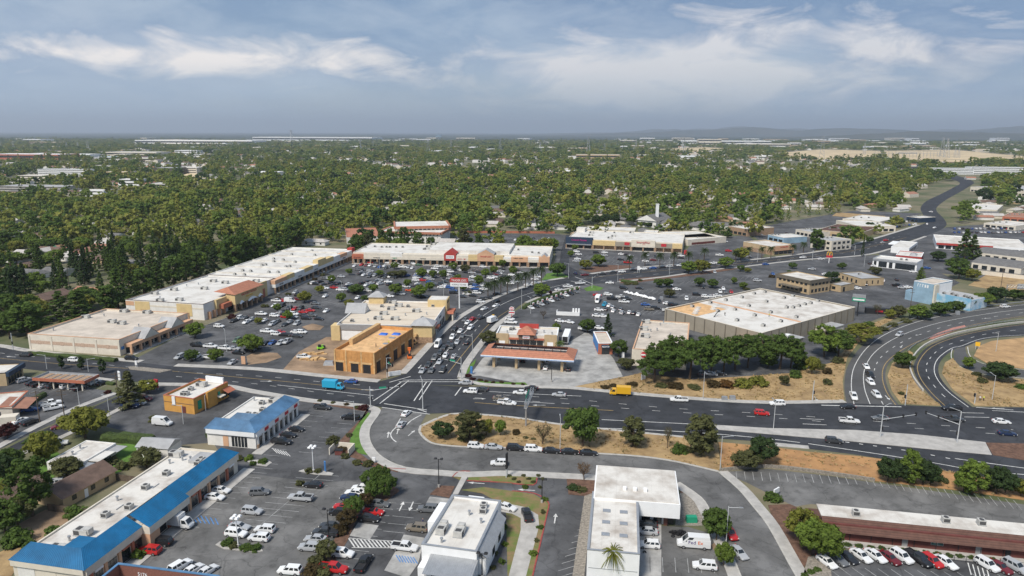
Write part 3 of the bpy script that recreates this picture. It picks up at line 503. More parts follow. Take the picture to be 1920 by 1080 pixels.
# hatched crossings and disabled bays
for i in range(15):
    a = Vector(TB(425 + i * 18, 905 + i * 1.5)); b = Vector(TB(455 + i * 18, 948 + i * .5)); solid([a, b], .3, .052, pk, sm=1)
solid(pts(TB, 415, 905, 690, 925), .2, .052, pk, sm=1); solid(pts(TB, 440, 950, 690, 952), .2, .052, pk, sm=1)
for i in range(6): solid(pts(TA, 880 + i * 22, 795 + i * 4, 905 + i * 20, 835 + i * 2), .2, .052, pk, 'bpaint', 1)
for i in range(6): solid(pts(TB, 75 + i * 12, 492 + i * 3, 98 + i * 12, 515 + i * 3), .2, .052, pk, sm=1)
for i in range(7): solid(pts(TB, 645 + i * 13, 985 + i * 1.5, 665 + i * 13, 1018 + i), .2, .085, pk, 'bpaint', 1)
for i in range(5): solid(pts(TD, 920 + i * 22, 1020 + i * 8, 935 + i * 22, 1075 + i * 8), .2, .052, pk, sm=1)
tag(pk.build('parking_lines'), 'white painted parking bay lines across the car parks', kind='structure')
ground('concrete_pad', pts(TB, 430, 895, 470, 835, 565, 848, 525, 912), .056, 'conc_pad', 'pale concrete square in the restaurant car park', excl=False)
ground('concrete_pad', pts(TB, 680, 890, 775, 905, 755, 990, 745, 1025, 700, 1090, 590, 1055, 640, 970), .056, 'conc_pad', 'pale concrete disabled bays beside the restaurant', excl=False)
ground('concrete_pad', pts(TB, 775, 760, 800, 715, 890, 725, 850, 790), .056, 'conc_pad', 'concrete entry pad of the restaurant', excl=False)
ground('footpath', pts(TB, 905, 705, 960, 600, 985, 605, 930, 705), .145, 'conc', 'concrete footpath to the restaurant', excl=False, raised=True)
# ---- islands in the foreground lot
def island(px, m='conc', z=.15, lab='kerbed island'): ground('traffic_island', px, z, m, lab, False, True)
island([(560, 884), (575, 879), (600, 882), (626, 888), (622, 892), (590, 890)], lab='kerbed island with a white lamp in the car park')
island([(404, 1022), (412, 1016), (440, 1020), (490, 1028), (493, 1034), (480, 1036), (420, 1030)], lab='kerbed shrub island at the south end of the car park')
island([(460, 864), (500, 862), (510, 868), (500, 875), (478, 872)], lab='kerbed shrub island at the corner of the blue strip')
island([(1515, 1045), (1555, 1040), (1560, 1090), (1500, 1100)], 'gravel', lab='gravel corner island under the large tree')
for i, q in enumerate([(612, 990), (597, 1002)]): pass
# ================================================================== BUILDINGS
def frame(a, b, c, h):
    A, B, C = P(*a, h), P(*b, h), P(*c, h); u = (B - A); w = u.length; u.normalize(); n = Vector((-u.y, u.x)); d = (C - A).dot(n)
    return A, math.atan2(u.y, u.x), w, d
UNIT = {}
def unit_mesh(kind):
    if kind not in UNIT:
        b = MB()
        if kind == 'big': b.box(-1.6, 1.6, -.9, .9, .15, 1.35, 'hvac'); b.box(-1.7, 1.7, -1, 1, 0, .15, 'metal'); b.box(-1.5, -.2, -.93, -.9, .3, 1.2, 'hvacdk'); b.box(-1.3, -.3, -.6, .6, 1.35, 1.42, 'hvacdk'); b.box(.7, 1.9, -.7, .7, .5, 1.6, 'hvac')
        elif kind == 'small': b.box(-.7, .7, -.7, .7, .12, 1.15, 'hvac'); b.box(-.8, .8, -.8, .8, 0, .12, 'metal'); b.box(-.6, .6, -.72, -.7, .25, 1.0, 'hvacdk'); b.tube((0, 0, 1.15), (0, 0, 1.22), .5, .5, 'hvacdk', 8)
        else: b.tube((0, 0, 0), (0, 0, .9), .22, .22, 'metal', 8); b.tube((0, 0, .9), (0, 0, 1.15), .36, .30, 'metal', 8)
        UNIT[kind] = b.mesh('rooftop_unit')
    return UNIT[kind]
class Bld:
    def __init__(s, name, label, a, b, c, h, wall='cream', roof='rwhite', par=.6, cap=None, cat='building', group=None, world=None, flat=True, front=5):
        s.A, s.ang, s.w, s.d = world or frame(a, b, c, h)
        s.h = h; s.par = par; s.o = thing(name, label, cat, s.A, s.ang, group); s.zr = h - par
        w, d = s.w, s.d
        x, y = math.cos(s.ang), math.sin(s.ang); EXCL.append([(s.A.x + p * x - q * y, s.A.y + p * y + q * x) for p, q in ((-3, -front), (w + 3, -front), (w + 3, d + 3), (-3, d + 3))])
        if flat:
            b_ = MB(); t = .35
            for q in ((0, w, 0, t), (0, w, d - t, d), (0, t, t, d - t), (w - t, w, t, d - t)): b_.box(*q, 0, h, wall)
            s.wall = b_.build('wall', s.o)
            MB().box(t, w - t, t, d - t, s.zr - .3, s.zr, roof).build('roof', s.o)
            if cap:
                b_ = MB()
                for q in ((-.06, w + .06, -.06, t + .08), (-.06, w + .06, d - t - .08, d + .06), (-.06, t + .08, t + .08, d - t - .08), (w - t - .08, w + .06, t + .08, d - t - .08)): b_.box(*q, h + .002, h + .14, cap)
                b_.build('coping', s.o)
    def box(s, name, u0, u1, v0, v1, z0, z1, m, tx=0, ty=0): return MB().box(u0, u1, v0, v1, z0, z1, m, tx, ty).build(name, s.o)
    def loc(s, px, py, z):
        p = P(px, py, z) - s.A; c, n = math.cos(s.ang), math.sin(s.ang); return p.x * c + p.y * n, -p.x * n + p.y * c
    def units(s, kind, *c, rot=0):
        for i in range(0, len(c), 2):
            u, v = s.loc(c[i], c[i + 1], s.zr + .5)
            u = min(max(u, 1.6), s.w - 1.6); v = min(max(v, 1.6), s.d - 1.6)
            o = link('rooftop_unit', unit_mesh(kind), s.o); o.location = (u, v, s.zr); o.rotation_euler = (0, 0, rot)
    def fb(s, face, u0, u1, z0, z1, o0, o1, m, b=None):
        """box on a face: u along it (left to right from outside), o = distance outwards"""
        w, d = s.w, s.d; b = b or MB()
        if face == 'S': b.box(u0, u1, -o1, -o0, z0, z1, m)
        elif face == 'E': b.box(w + o0, w + o1, u0, u1, z0, z1, m)
        elif face == 'W': b.box(-o1, -o0, d - u1, d - u0, z0, z1, m)
        else: b.box(w - u1, w - u0, d + o0, d + o1, z0, z1, m)
        return b
    def part(s, name, face, u0, u1, z0, z1, o0, o1, m): return s.fb(face, u0, u1, z0, z1, o0, o1, m).build(name, s.o)
    def win(s, face, u0, u1, z0, z1, m='glass', fr='dark', base=0.0, name='window', mull=0):
        o = s.fb(face, u0, u1, z0, z1, base - .02, base + .05, fr).build(name, s.o); f = .09; b = MB()
        n = mull + 1; st = (u1 - u0 - f) / n
        for i in range(n): s.fb(face, u0 + f + i * st, u0 + (i + 1) * st, z0 + f, z1 - f, base + .03, base + .07, m, b)
        b.build('pane', o); return o
    def wins(s, face, u0, u1, n, z0, z1, gap=.3, **k):
        st = (u1 - u0) / n
        for i in range(n): s.win(face, u0 + i * st + gap / 2, u0 + (i + 1) * st - gap / 2, z0, z1, **k)
    def txt(s, face, body, size, u, z, off, m, sx=1.0):
        w, d = s.w, s.d; loc = {'S': (u, -off, z), 'E': (w + off, u, z), 'W': (-off, d - u, z), 'N': (w - u, d + off, z)}[face]
        return text(s.o, body, size, loc, (R(90), 0, {'S': 0, 'E': R(90), 'W': R(-90), 'N': R(180)}[face]), m, .04, sx)
    def marks(s, face, u, z, off, n, size, m, words=1):
        """a line of raised sign letters too small to read"""
        b = MB(); x = u - n * size * .40; rg_ = random.Random(n * 7 + int(u))
        for i in range(n):
            if words > 1 and i == n // 2: x += size * .5; continue
            w = size * rg_.uniform(.45, .7); s.fb(face, x, x + w * .28, z - size / 2, z + size / 2, off, off + .06, m, b); s.fb(face, x + w * .3, x + w * .8, z + size * rg_.choice([-.5, .25, -.1]), z + size * .5 * rg_.choice([1, .9]), off, off + .06, m, b); x += size * .8
        o = b.build('lettering', s.o); o['kind'] = 'stuff'; return o
    def arcade(s, face, u0, u1, n, zf, zt, dep, fm, pm='stone', wm='glass', back='tan'):
        """covered walk: fascia on pillars over shop windows"""
        s.part('fascia', face, u0, u1, zf, zt, .02, dep, fm)
        st = (u1 - u0) / n
        for i in range(n + 1):
            c = u0 + i * st; c = min(max(c, u0 + .4), u1 - .4); s.part('pillar', face, c - .4, c + .4, 0, zf, dep - .95, dep - .1, pm)
        for i in range(n):
            s.win(face, u0 + i * st + .5, u0 + (i + 1) * st - .5, .1, zf - .6, m=wm, mull=2, name='shopfront')
        s.part('walkway', face, u0, u1, 0, .16, .0, dep + 1.2, 'conc')
# ---- plaza: cream corner store
b = Bld('store', 'large cream flat-roofed store with pink brick band at the plaza corner', (52, 626), (223, 637), (348, 587), 6.5, 'cream', 'rbeige', .7, 'peach')
band = mat('pink_block', (.50, .36, .27), .9, .25, 2.5)
b.part('brick_band', 'S', 0.2, b.w - .2, 2.7, 4.0, .0, .06, band)
for i in range(5): b.part('pilaster', 'S', i * (b.w - .8) / 4, i * (b.w - .8) / 4 + .8, 0, 6.0, .0, .16, 'cream')
for f in (.12, .37, .6, .87): b.part('round_emblem', 'S', f * b.w - .7, f * b.w + .7, 2.6, 4.1, .05, .1, band)
b.arcade('E', 2.5, b.w * 0 + b.d - 1, 7, 2.9, 4.2, 3.2, 'peach', 'peach', 'glass')
for f in (.33, .72):
    u = f * b.d; g_ = MB(); g_.add([(b.w - 4, u - 4.5, 4.3), (b.w + 3.6, u - 4.5, 4.3), (b.w + 3.6, u + 4.5, 4.3), (b.w - 4, u + 4.5, 4.3), (b.w - 4, u, 7.8), (b.w + 3.6, u, 7.8)], [(0, 1, 5, 4), (2, 3, 4, 5)], 'rgrey'); g_.add([(b.w + 3.55, u - 4.4, 4.2), (b.w + 3.55, u + 4.4, 4.2), (b.w + 3.55, u, 7.6)], [(0, 1, 2)], 'cream'); g_.build('entrance_gable', b.o)
b.units('big', 143, 593, 233, 583, 280, 584, 228, 606, 210, 603); b.units('vent', 180, 584, 195, 591, 100, 618, 260, 610, rot=.4)
b.part('blue_sign', 'E', .6, 2.2, 2.2, 3.4, .03, .12, 'bpaint')
# ---- plaza: grocery store with tiled mansard
b = Bld('store', 'big white-roofed grocery with brown tiled mansard and red lettering', (235, 562), (381, 571), (505, 521), 7.5, 'white', 'rclean', .7, 'shbrown')
for u in (.12, .66): b.part('yellow_panel', 'S', u * b.w, u * b.w + 8, 1.5, 7.2, .0, .12, 'yell'); b.part('loading_door', 'S', u * b.w + 3, u * b.w + 6.5, 0, 3.2, .1, .2, 'stone')
b.part('pink_band', 'S', .1, b.w - .1, 4.9, 5.7, .0, .05, 'cream'); b.part('pink_band', 'S', .1, b.w * .11, 5.0, 7.0, .06, .1, 'peach')
d = b.d; b.part('yellow_facade', 'E', 8, 16, 3.3, 7.8, .02, 1.2, 'yell'); b.part('yellow_facade', 'E', d * .70, d * .84, 0, 8.2, .02, .8, 'yell'); b.part('stone_facade', 'E', d * .72, d * .80, .1, 4.6, .8, .95, 'terra')
u0, u1 = 17, d * .66
b.part('entrance_block', 'E', u0, u1, 3.6, 8.6, .02, 5, 'yell'); mb = MB(); mb.add([(b.w - 6, u0 - .6, 9.6), (b.w + 5.6, u0 - .6, 8.6), (b.w + 5.6, u1 + .6, 8.6), (b.w - 6, u1 + .6, 9.6), (b.w - .5, u0 + 3, 11.4), (b.w - .5, u1 - 3, 11.4)], [(1, 2, 5, 4), (0, 1, 4), (2, 3, 5), (3, 0, 4, 5)], 'tile'); mb.build('tiled_mansard', b.o)
for i in range(6): c = u0 + .8 + i * (u1 - u0 - 1.6) / 5; b.part('pillar', 'E', c - .6, c + .6, 0, 3.7, 3.6, 4.9, 'stone')
b.wins('E', u0 + 1, u1 - 1, 5, .1, 3.4, mull=2, name='shopfront')
for i, (f, wd) in enumerate(((.22, 2), (.6, 4), (.9, 2))):
    c = u0 + f * (u1 - u0); a_ = MB(); n_ = 8
    a_.add([(b.w + 5.02, c - wd + 2 * wd * k / n_, 3.4 + 1.3 * math.sin(math.pi * k / n_)) for k in range(n_ + 1)] + [(b.w + 5.9, c - wd + 2 * wd * k / n_, 3.1 + .7 * math.sin(math.pi * k / n_)) for k in range(n_ + 1)], [(k, k + 1, n_ + 2 + k, n_ + 1 + k) for k in range(n_)], 'wpaint'); a_.build('awning', b.o)
b.part('red_awning', 'E', 10, 16.5, 3.2, 5.4, 1.2, 3.4, 'terra')
b.txt('E', 'GROCERY OUTLET', 1.55, (u0 + u1) / 2, 7.3, 5.08, 'sred'); b.txt('E', 'Bargain Market', 1.0, (u0 + u1) / 2, 5.9, 5.08, 'yellow')
for i in range(4): c = 3 + i * 3.6; b.part('pillar', 'E', c - .5, c + .5, 0, 3.4, .02, 1.4, 'peach')
b.units('big', 400, 527, 422, 530, 383, 541, 336, 562, 300, 563, 290, 550, 326, 543, 480, 527); b.units('vent', 350, 535, 372, 532, 300, 558, rot=.6)
# ---- plaza: stepped strip of shops
b = Bld('shop_strip', 'long stepped white-roofed shop strip facing the plaza lot', (505, 527), (657, 467), (542, 465), 7.0, 'white', 'rclean', .5)
w = b.w
for i, (u0, u1, m, zt) in enumerate(((0, 13, 'peach', 7.3), (13, 22, 'yell', 7.6), (22, 34, 'white', 7.2), (34, 45, 'yell', 7.4), (45, 52, 'white', 7.1), (52, 63, 'yell', 9.2), (63, 74, 'yell', 8.0), (74, 84, 'white', 7.5), (84, 95, 'peach', 7.2), (95, w - 5, 'white', 7.0), (w - 5, w, 'red', 8.4))):
    b.arcade('S', u0 + .02, u1 - .02, max(1, round((u1 - u0) / 5)), 3.4, 5.2, 3.4, 'white', 'stone'); b.part('sign_parapet', 'S', u0 + .03, u1 - .03, 5.21, zt, -.3, 3.2, m)
    if m != 'yell' and i % 2 == 0: b.marks('S', (u0 + u1) / 2, 4.3, 3.42, 6, .9, 'dark')
for i, f in enumerate((.16, .34, .52, .70, .86)): b.box('roof_step', f * w, f * w + .6, 3, b.d - .4, b.zr - .01, b.zr + .8, 'rclean')
b.units('small', 440, 514, 458, 515, 455, 507, 470, 508, 504, 510, 521, 510, 491, 497, 498, 496, 536, 500, 543, 499, 513, 490, 553, 491, 513, 485, 531, 487, 547, 477, 585, 470, 590, 478)
# ---- plaza: rear strip with red gable and orange gable
b = Bld('shop_strip', 'rear plaza shop strip with a red gable and an orange gabled grocery front', (662, 472.6), (1031, 480), (680, 455), 7.2, 'cream', 'rclean', .5)
w = b.w
segs = ((0, 8, 'terra', 6.2), (8, 26, 'cream', 7.2), (26, 34, 'white', 7.5), (34, 62, 'cream', 6.9), (62, 70, 'red', 7.0), (70, 78, 'cream', 6.8), (78, 85, 'yell', 7.2), (85, 95, 'peach', 7.5), (95, 101, 'yell', 7.2), (101, 106, 'white', 6.2), (106, 117, 'peach', 6.3), (117, 124, 'white', 6.2), (124, w, 'peach', 6.8))
k_ = w / 131.0
for u0, u1, m, zt in segs:
    u0 *= k_; u1 = u1 * k_ if u1 < w else w
    b.arcade('S', u0 + .02, u1 - .02, max(1, round((u1 - u0) / 5)), 3.3, 5.0, 3.0, 'cream' if m in ('cream', 'white') else m, 'stone'); b.part('sign_parapet', 'S', u0 + .03, u1 - .03, 5.01, zt, -.3, 2.8, m)
for u0, u1, m, zt, rm in ((62, 70, 'red', 10.6, None), (84, 95, 'peach', 11.0, 'rgrey'), (124, 131, 'peach', 8.6, 'rgrey')):
    u0 *= k_; u1 *= k_; c = (u0 + u1) / 2; gb = MB(); gb.add([(u0, -3.1, 3.4), (u1, -3.1, 3.4), (u1, -3.1, zt - 3), (c, -3.1, zt), (u0, -3.1, zt - 3)], [(0, 1, 2, 3, 4)], m)
    gb.add([(u0, -3.1, zt - 3), (c, -3.1, zt), (c, 6, zt), (u0, 6, zt - 3), (u1, -3.1, zt - 3), (u1, 6, zt - 3)], [(0, 1, 2, 3), (1, 4, 5, 2)], rm or m); gb.build('gable_front', b.o)
b.part('sign_board', 'S', 63.3 * k_, 68.7 * k_, 4.7, 6.8, 3.12, 3.2, 'wpaint'); b.marks('S', 66 * k_, 5.7, 3.2, 6, .9, 'dark'); b.txt('S', "TRADER JOE'S", 1.25, 89.5 * k_, 6.4, 3.18, 'sred', .95); b.marks('S', 74 * k_, 4.4, 3.02, 8, .9, 'sred', 2); b.marks('S', 111 * k_, 5.7, 2.82, 10, .8, 'dark', 2); b.marks('S', 4 * k_, 4.2, 3.02, 8, .8, 'brickdk'); b.marks('S', 17 * k_, 4.2, 3.02, 8, .7, 'dark'); b.marks('S', 29 * k_, 4.2, 3.02, 5, .8, 'sgreen'); b.marks('S', 48 * k_, 4.2, 3.02, 6, .8, 'dark')
b.box('raised_roof', 50 * k_, 104 * k_, 6, b.d - .5, b.zr, b.zr + 2.0, 'rclean')
b.units('small', 683, 463, 703, 462, 716, 463, 725, 463, 731, 463, 743, 463, 755, 463, 795, 467, 960, 466, 972, 468, 998, 473, 1010, 474); b.units('big', 812, 458, 803, 462, 800, 467, 895, 458, 905, 462, 938, 468)
# ---- plaza: store in front of the building site
b = Bld('store', 'cream-roofed store with stained roof and corner tower on the avenue', (631, 607), (808, 611), (846, 566), 7.0, 'white', 'rcream', .6)
b.box('yellow_corner', -2.2, 1.5, -1, 4, 0, 6.4, 'yell'); b.box('corner_tower', b.w - 7.5, b.w + .6, -1.2, 6, 0, 7.4, 'yell'); MB().roof(b.w - 8.3, b.w + 1.4, -2, 6.8, 7.4, 10, 'rgrey', 4.3).build('tower_roof', b.o)
b.box('stone_base', b.w - 7.6, b.w + .7, -1.3, 6.1, 0, 2.4, 'stone'); b.box('north_tower', b.w - 8, b.w + .8, b.d - 8, b.d + .5, 0, 9.6, 'yell'); b.box('tower_deck', b.w - 7.6, b.w + .4, b.d - 7.6, b.d + .1, 9.6, 9.75, 'rclean')
b.box('red_canopy', b.w + .8, b.w + 4, b.d - 9, b.d - 1, 3.4, 4.4, 'terra', 0, .6)
for i in range(3): b.part('pillar', 'E', b.d - 8.6 + i * 3.6, b.d - 8 + i * 3.6, 0, 3.5, 3.2, 3.8, 'cream')
for i in range(6): b.win('E', 8 + i * 4.2, 11 + i * 4.2, .3, 3.2, mull=1, name='shopfront')
b.part('awning', 'E', 9, 14, 3.3, 3.9, .02, 1.4, 'terra'); b.marks('E', 11.5, 5.2, .0, 6, .8, 'sred'); b.marks('E', 22, 5.2, .0, 9, .7, 'dark'); b.marks('E', b.d - 4, 8.2, .8, 5, 1.0, 'dark')
g_ = MB(); g_.roof(-2.5, 6.5, b.d * .45, b.d * .45 + 8, 6.5, 10.4, 'rgrey', 0, 'x', 'white'); g_.build('entrance_gable', b.o); b.box('rear_tower', 3, 10, b.d - 4, b.d + 2, 0, 9.5, 'yell'); MB().roof(2.4, 10.6, b.d - 4.6, b.d + 2.6, 9.5, 11.8, 'rgrey', 3.4).build('tower_roof', b.o)
b.part('grey_fascia', 'S', .5, b.w - 8, 4.6, 6.9, .0, .4, 'metal'); b.part('loading_wall', 'S', 2, 14, .2, 4, .0, .1, 'wpaint')
b.units('big', 736, 567, 747, 573, 733, 579, 719, 588, 708, 597, 740, 598, 780, 583); b.units('small', 716, 574, 765, 574, 812, 573, 828, 572, 792, 596, 660, 601); b.units('vent', 680, 585, 690, 600, 760, 590, 800, 588, rot=.3)
# ---- unfinished shop
b = Bld('unfinished_shop', 'unfinished plywood-sheathed shop with open window holes and blue tarps', (626, 655), (702, 662), (776, 615), 8.0, 'ply', 'plylt', 1.2)
w, d = b.w, b.d
for f in (.12, .5, .8): b.part('window_opening', 'S', f * w - 1.5, f * w + 1.5, .05, 3.4, .0, .06, 'dark'); b.part('header', 'S', f * w - 2.1, f * w + 2.1, 3.4, 4.1, .0, .14, 'lumber')
for f in (.08, .3, .5, .7, .9): b.part('window_opening', 'E', f * d - 1.6, f * d + 1.6, .05, 4.2, .0, .06, 'dark'); b.part('header', 'E', f * d - 2, f * d + 2, 4.2, 4.8, .0, .14, 'lumber')
for f in (0, .28, .66, .97): b.part('plywood_panel', 'S', f * w, f * w + .5, 0, 8.0, .0, .2, 'lumber')
for i in range(9): b.part('plywood_panel', 'S', .6 + i * (w - 1.2) / 9, .5 + (i + 1) * (w - 1.2) / 9, 4.3, 7.9, .0, .05 + .02 * (i % 2), 'ply')
for i in range(14): b.part('plywood_panel', 'E', .6 + i * (d - 1.2) / 14, .5 + (i + 1) * (d - 1.2) / 14, 5.0, 7.9, .0, .05 + .02 * (i % 2), 'ply')
for i in range(5): b.box('roof_sheet', w * (.15 + .13 * i), w * (.15 + .13 * i) + 2.4, d * (.25 + .11 * ((i * 3) % 5)), d * (.25 + .11 * ((i * 3) % 5)) + 1.2, b.zr, b.zr + .06, 'lumber')
for px, py in ((719, 627), (743, 627)):
    u, v = b.loc(px, py, b.zr); MB().box(u - 1.7, u + 1.7, v - 1.2, v + 1.2, b.zr, b.zr + .5, 'tarp', .5, .4).build('blue_tarp', b.o)
for px, py in ((724, 645), (735, 634), (718, 654)):
    u, v = b.loc(px, py, b.zr); MB().box(u - 1.2, u + 1.2, v - .8, v + .8, b.zr, b.zr + .25, 'metal').build('material_pile', b.o)
b.box('rear_frame', .4, 2, d * .3, d - .4, b.zr, b.zr + 2.2, 'lumber')
# ---- petrol station
A, an, w, d = frame((901, 663), (1076, 674), (927, 644), 5.6)
cn = thing('station_canopy', 'petrol station canopy with orange tiled slopes and white and blue fascia', 'canopy', A, an)
f_ = MB(); f_.box(0, w, 0, d, 4.5, 5.2, 'wpaint'); f_.build('fascia', cn); MB().box(-.04, w + .04, -.04, d + .04, 4.62, 4.82, 'bpaint').build('blue_stripe', cn)
m_ = MB(); i0 = 3.2
for q in (((0, 0), (w, 0), (w - i0, i0), (i0, i0)), ((w, 0), (w, d), (w - i0, d - i0), (w - i0, i0)), ((w, d), (0, d), (i0, d - i0), (w - i0, d - i0)), ((0, d), (0, 0), (i0, i0), (i0, d - i0))):
    m_.add([(q[0][0], q[0][1], 5.2), (q[1][0], q[1][1], 5.2), (q[2][0], q[2][1], 6.9), (q[3][0], q[3][1], 6.9)], [(0, 1, 2, 3)], 'tile')
m_.build('tiled_roof', cn); MB().box(i0, w - i0, i0, d - i0, 5.3, 5.4, 'hvacdk').build('roof_well', cn)
for i in range(9): MB().box(i0 + .3 + i * (w - 2 * i0) / 9, i0 + .5 + i * (w - 2 * i0) / 9, i0 + .1, d - i0 - .1, 5.4, 5.8, 'shbrown').build('roof_beam', cn)
for i in range(4):
    u = 4.5 + i * (w - 9) / 3
    for v in (2.5, d - 2.5): MB().box(u - .45, u + .45, v - .7, v + .7, 0, 4.5, 'tan').build('pillar', cn)
EXCL.append([tuple(P(*p)) for p in ((890, 720), (890, 640), (1090, 640), (1090, 725))])
PUMP = MB(); PUMP.box(-.45, .45, -.3, .3, .2, 2.1, 'wpaint'); PUMP.box(-.7, .7, -1.6, 1.6, 0, .2, 'conc'); PUMP.box(-.3, .3, -.33, -.29, 1.2, 1.8, 'dark'); PUMP.box(-.42, .42, -1.4, -.8, .2, .9, 'bpaint'); PUMP = PUMP.mesh('fuel_pump')
for i in range(4):
    u = 4.5 + i * (w - 9) / 3; x = A.x + u * math.cos(an) - (d * .45 - d * .5) * 0 - (4.6) * math.sin(an); y = A.y + u * math.sin(an) + 4.6 * math.cos(an)
    o = link('fuel_pump', PUMP); o.location = (x, y, .05); o.rotation_euler = (0, 0, an); tag(o, ['fuel pump at the canopy end nearest the avenue', 'second fuel pump from the avenue under the canopy', 'third fuel pump from the avenue under the canopy', 'fuel pump at the canopy end farthest from the avenue'][i], 'fuel pump', 'fuel pumps under the station canopy')
b = Bld('station_shop', 'tan petrol station shop with pyramid entrance roof behind the canopy', (930, 626), (1045, 630), (943, 611), 5.0, 'cream', 'rclean', .5, 'wpaint')
w = b.w
for u0 in (.1, w - 5.2): b.part('tan_wing', 'S', u0, u0 + 5.1, 0, 5.4, .0, .5, 'tan'); b.part('door', 'S', u0 + 1.2, u0 + 3.6, .1, 2.4, .48, .56, 'wpaint')
b.part('orange_band', 'S', 5.3, w - 5.3, 3.1, 3.7, .0, .9, 'terra'); b.wins('S', 5.6, w - 5.6, 5, .3, 2.9, mull=1)
b.part('entrance_block', 'S', w / 2 - 3, w / 2 + 3, 3.4, 5.6, .02, 1.6, 'shbrown'); MB().roof(w / 2 - 3.8, w / 2 + 3.8, -2.3, 5, 5.6, 8.4, 'tile', 3.4).build('pyramid_roof', b.o); b.part('sign_board', 'S', w / 2 - 1.4, w / 2 + 1.4, 3.9, 5.2, 1.62, 1.7, 'wpaint'); b.txt('S', 'ampm', .9, w / 2, 4.5, 1.74, 'sred')
b.box('rear_sign_wall', w / 2 - 4, w / 2 + 4, b.d - .9, b.d - .1, 4.5, 6.4, 'red'); b.units('small', 958, 617, 963, 616); b.units('vent', 951, 622, 1007, 621, 1020, 622, 1035, 625)
# ---- small blue-fronted kiosk, beige box store
b = Bld('kiosk', 'small white-roofed shop with red and blue front', (1122, 644), (1149, 644), (1154, 622), 4.5, 'terra', 'rbeige', .3, 'wpaint'); b.part('blue_awning', 'S', 1.2, b.w - 1, 3.0, 4.0, .02, 1.2, 'navy'); b.win('S', 1.4, b.w - 1.2, .1, 2.8, mull=2, name='shopfront'); b.part('blue_panel', 'W', .3, b.d - .3, .6, 4.2, .0, .06, 'bpaint'); b.marks('S', b.w / 2, 3.5, 1.2, 6, .6, 'wpaint')
b = Bld('store', 'beige flat-roofed warehouse half hidden by the pine trees', (1186, 654), (1288, 662), (1150, 596), 6.5, 'cream', 'rbeige', .5, 'peach')
for i in range(6): b.part('pilaster', 'W', i * (b.d - 1) / 5 + .1, i * (b.d - 1) / 5 + .8, 0, 6.2, .0, .2, 'cream')
b.units('big', 1190, 602, 1198, 616, 1209, 630); b.units('vent', 1238, 608, 1220, 620, 1257, 627, 1245, 600, 1232, 618); dsc = MB(); dsc.tube((4.2, -.1, 4.6), (4.2, -.24, 4.6), 1.1, 1.1, 'sred', 16); dsc.box(3.2, 5.2, -.32, -.24, 4.3, 4.9, 'wpaint'); dsc.build('round_wall_sign', b.o)
b.box('skylight', b.w * .4, b.w * .4 + 6, b.d - 2.5, b.d - 1.5, b.zr, b.zr + .3, 'hvac')
# ---- big box being re-roofed
b = Bld('warehouse_store', 'huge taupe big-box store being re-roofed with white membrane', (1428, 625), (1604, 576), (1274, 573), 6.6, 'taupe', 'rwhite', .5, 'cream')
w, d = b.w, b.d
for i in range(14): b.part('panel_joint', 'S', 1 + i * (w - 2.4) / 13, 1.35 + i * (w - 2.4) / 13, 0, 6.4, .0, .18, 'dktaupe')
for i in range(10): b.part('panel_joint', 'W', 1 + i * (d - 2.4) / 9, 1.35 + i * (d - 2.4) / 9, 0, 6.4, .0, .18, 'dktaupe')
z = b.zr
MB().box(.5, w * .40, .5, d * .66, z, z + .05, 'rclean').build('new_membrane', b.o); MB().box(.5, w * .32, d * .68, d - .5, z, z + .06, 'plylt').build('stripped_deck', b.o); MB().box(w * .405, w * .43, .5, d * .98, z, z + .09, 'peach').build('roof_joint', b.o)
for i in range(6): b.box('roofing_stack', 4 + i * 3.2, 6.2 + i * 3.2, d * (.72 + .04 * (i % 4)), d * (.72 + .04 * (i % 4)) + 2, z + .06, z + .5, 'rclean')
b.units('small', 1346, 583, 1378, 580, 1404, 573, 1415, 591, 1445, 585, 1382, 600, 1431, 610, 1464, 602, 1493, 594, 1391, 557, 1414, 550, 1434, 547, 1470, 558, 1501, 551, 1437, 565, 1475, 576, 1487, 576, 1498, 573, 1509, 570, 1520, 568, 1540, 562, 1332, 567, 1361, 562, 1298, 574)
b.box('lean_to', w * .12, w * .26, -7, -.02, 0, 3.2, 'taupe'); b.box('lean_to_roof', w * .12 - .3, w * .26 + .3, -7.3, -.02, 3.2, 3.4, 'rgrey'); b.box('tank', w * .16, w * .19, -4.5, -2.5, 3.4, 4.8, 'wpaint'); b.box('lean_to', w * .55, w * .72, -6, -.02, 0, 2.8, 'cream'); b.box('lean_to_roof', w * .55, w * .72, -6.3, -.02, 2.8, 3.0, 'rgrey')
b.part('lean_to', 'W', d * .78, d * .97, 0, 2.6, .02, 6, 'peach')
# ---- offices and shops right of centre
def office(name, label, a, b_, c, h, wall, roof, fs='S', n=6, floors=1, cap=None, un=(), **k):
    q = Bld(name, label, a, b_, c, h, wall, roof, .4, cap, **k); fh = h / floors
    for f in range(floors):
        for fc, ln, m in (('S', q.w, n), ('E', q.d, max(2, int(n * q.d / q.w))), ('W', q.d, max(2, int(n * q.d / q.w)))):
            q.wins(fc, 1, ln - 1, m, f * fh + .9, f * fh + fh * .72, gap=max(.5, (ln - 2) / m * .4))
    if un: q.units('small', *un)
    return q
b = office('office_building', 'tan two-storey office with dark brown roof band beside the big-box store', (1457, 514), (1519, 527), (1551, 520), 7.5, 'tan', 'rwhite', n=7, floors=2)
for f, ln in (('S', b.w), ('E', b.d), ('W', b.d)): b.part('roof_band', f, -.3 if f == 'S' else .0, ln + (.3 if f == 'S' else 0), 6.0, 7.9, .08, .5, 'dktaupe')
b.part('porch_roof', 'S', b.w * .2, b.w * .8, 2.9, 3.3, .02, 3.5, 'dktaupe')
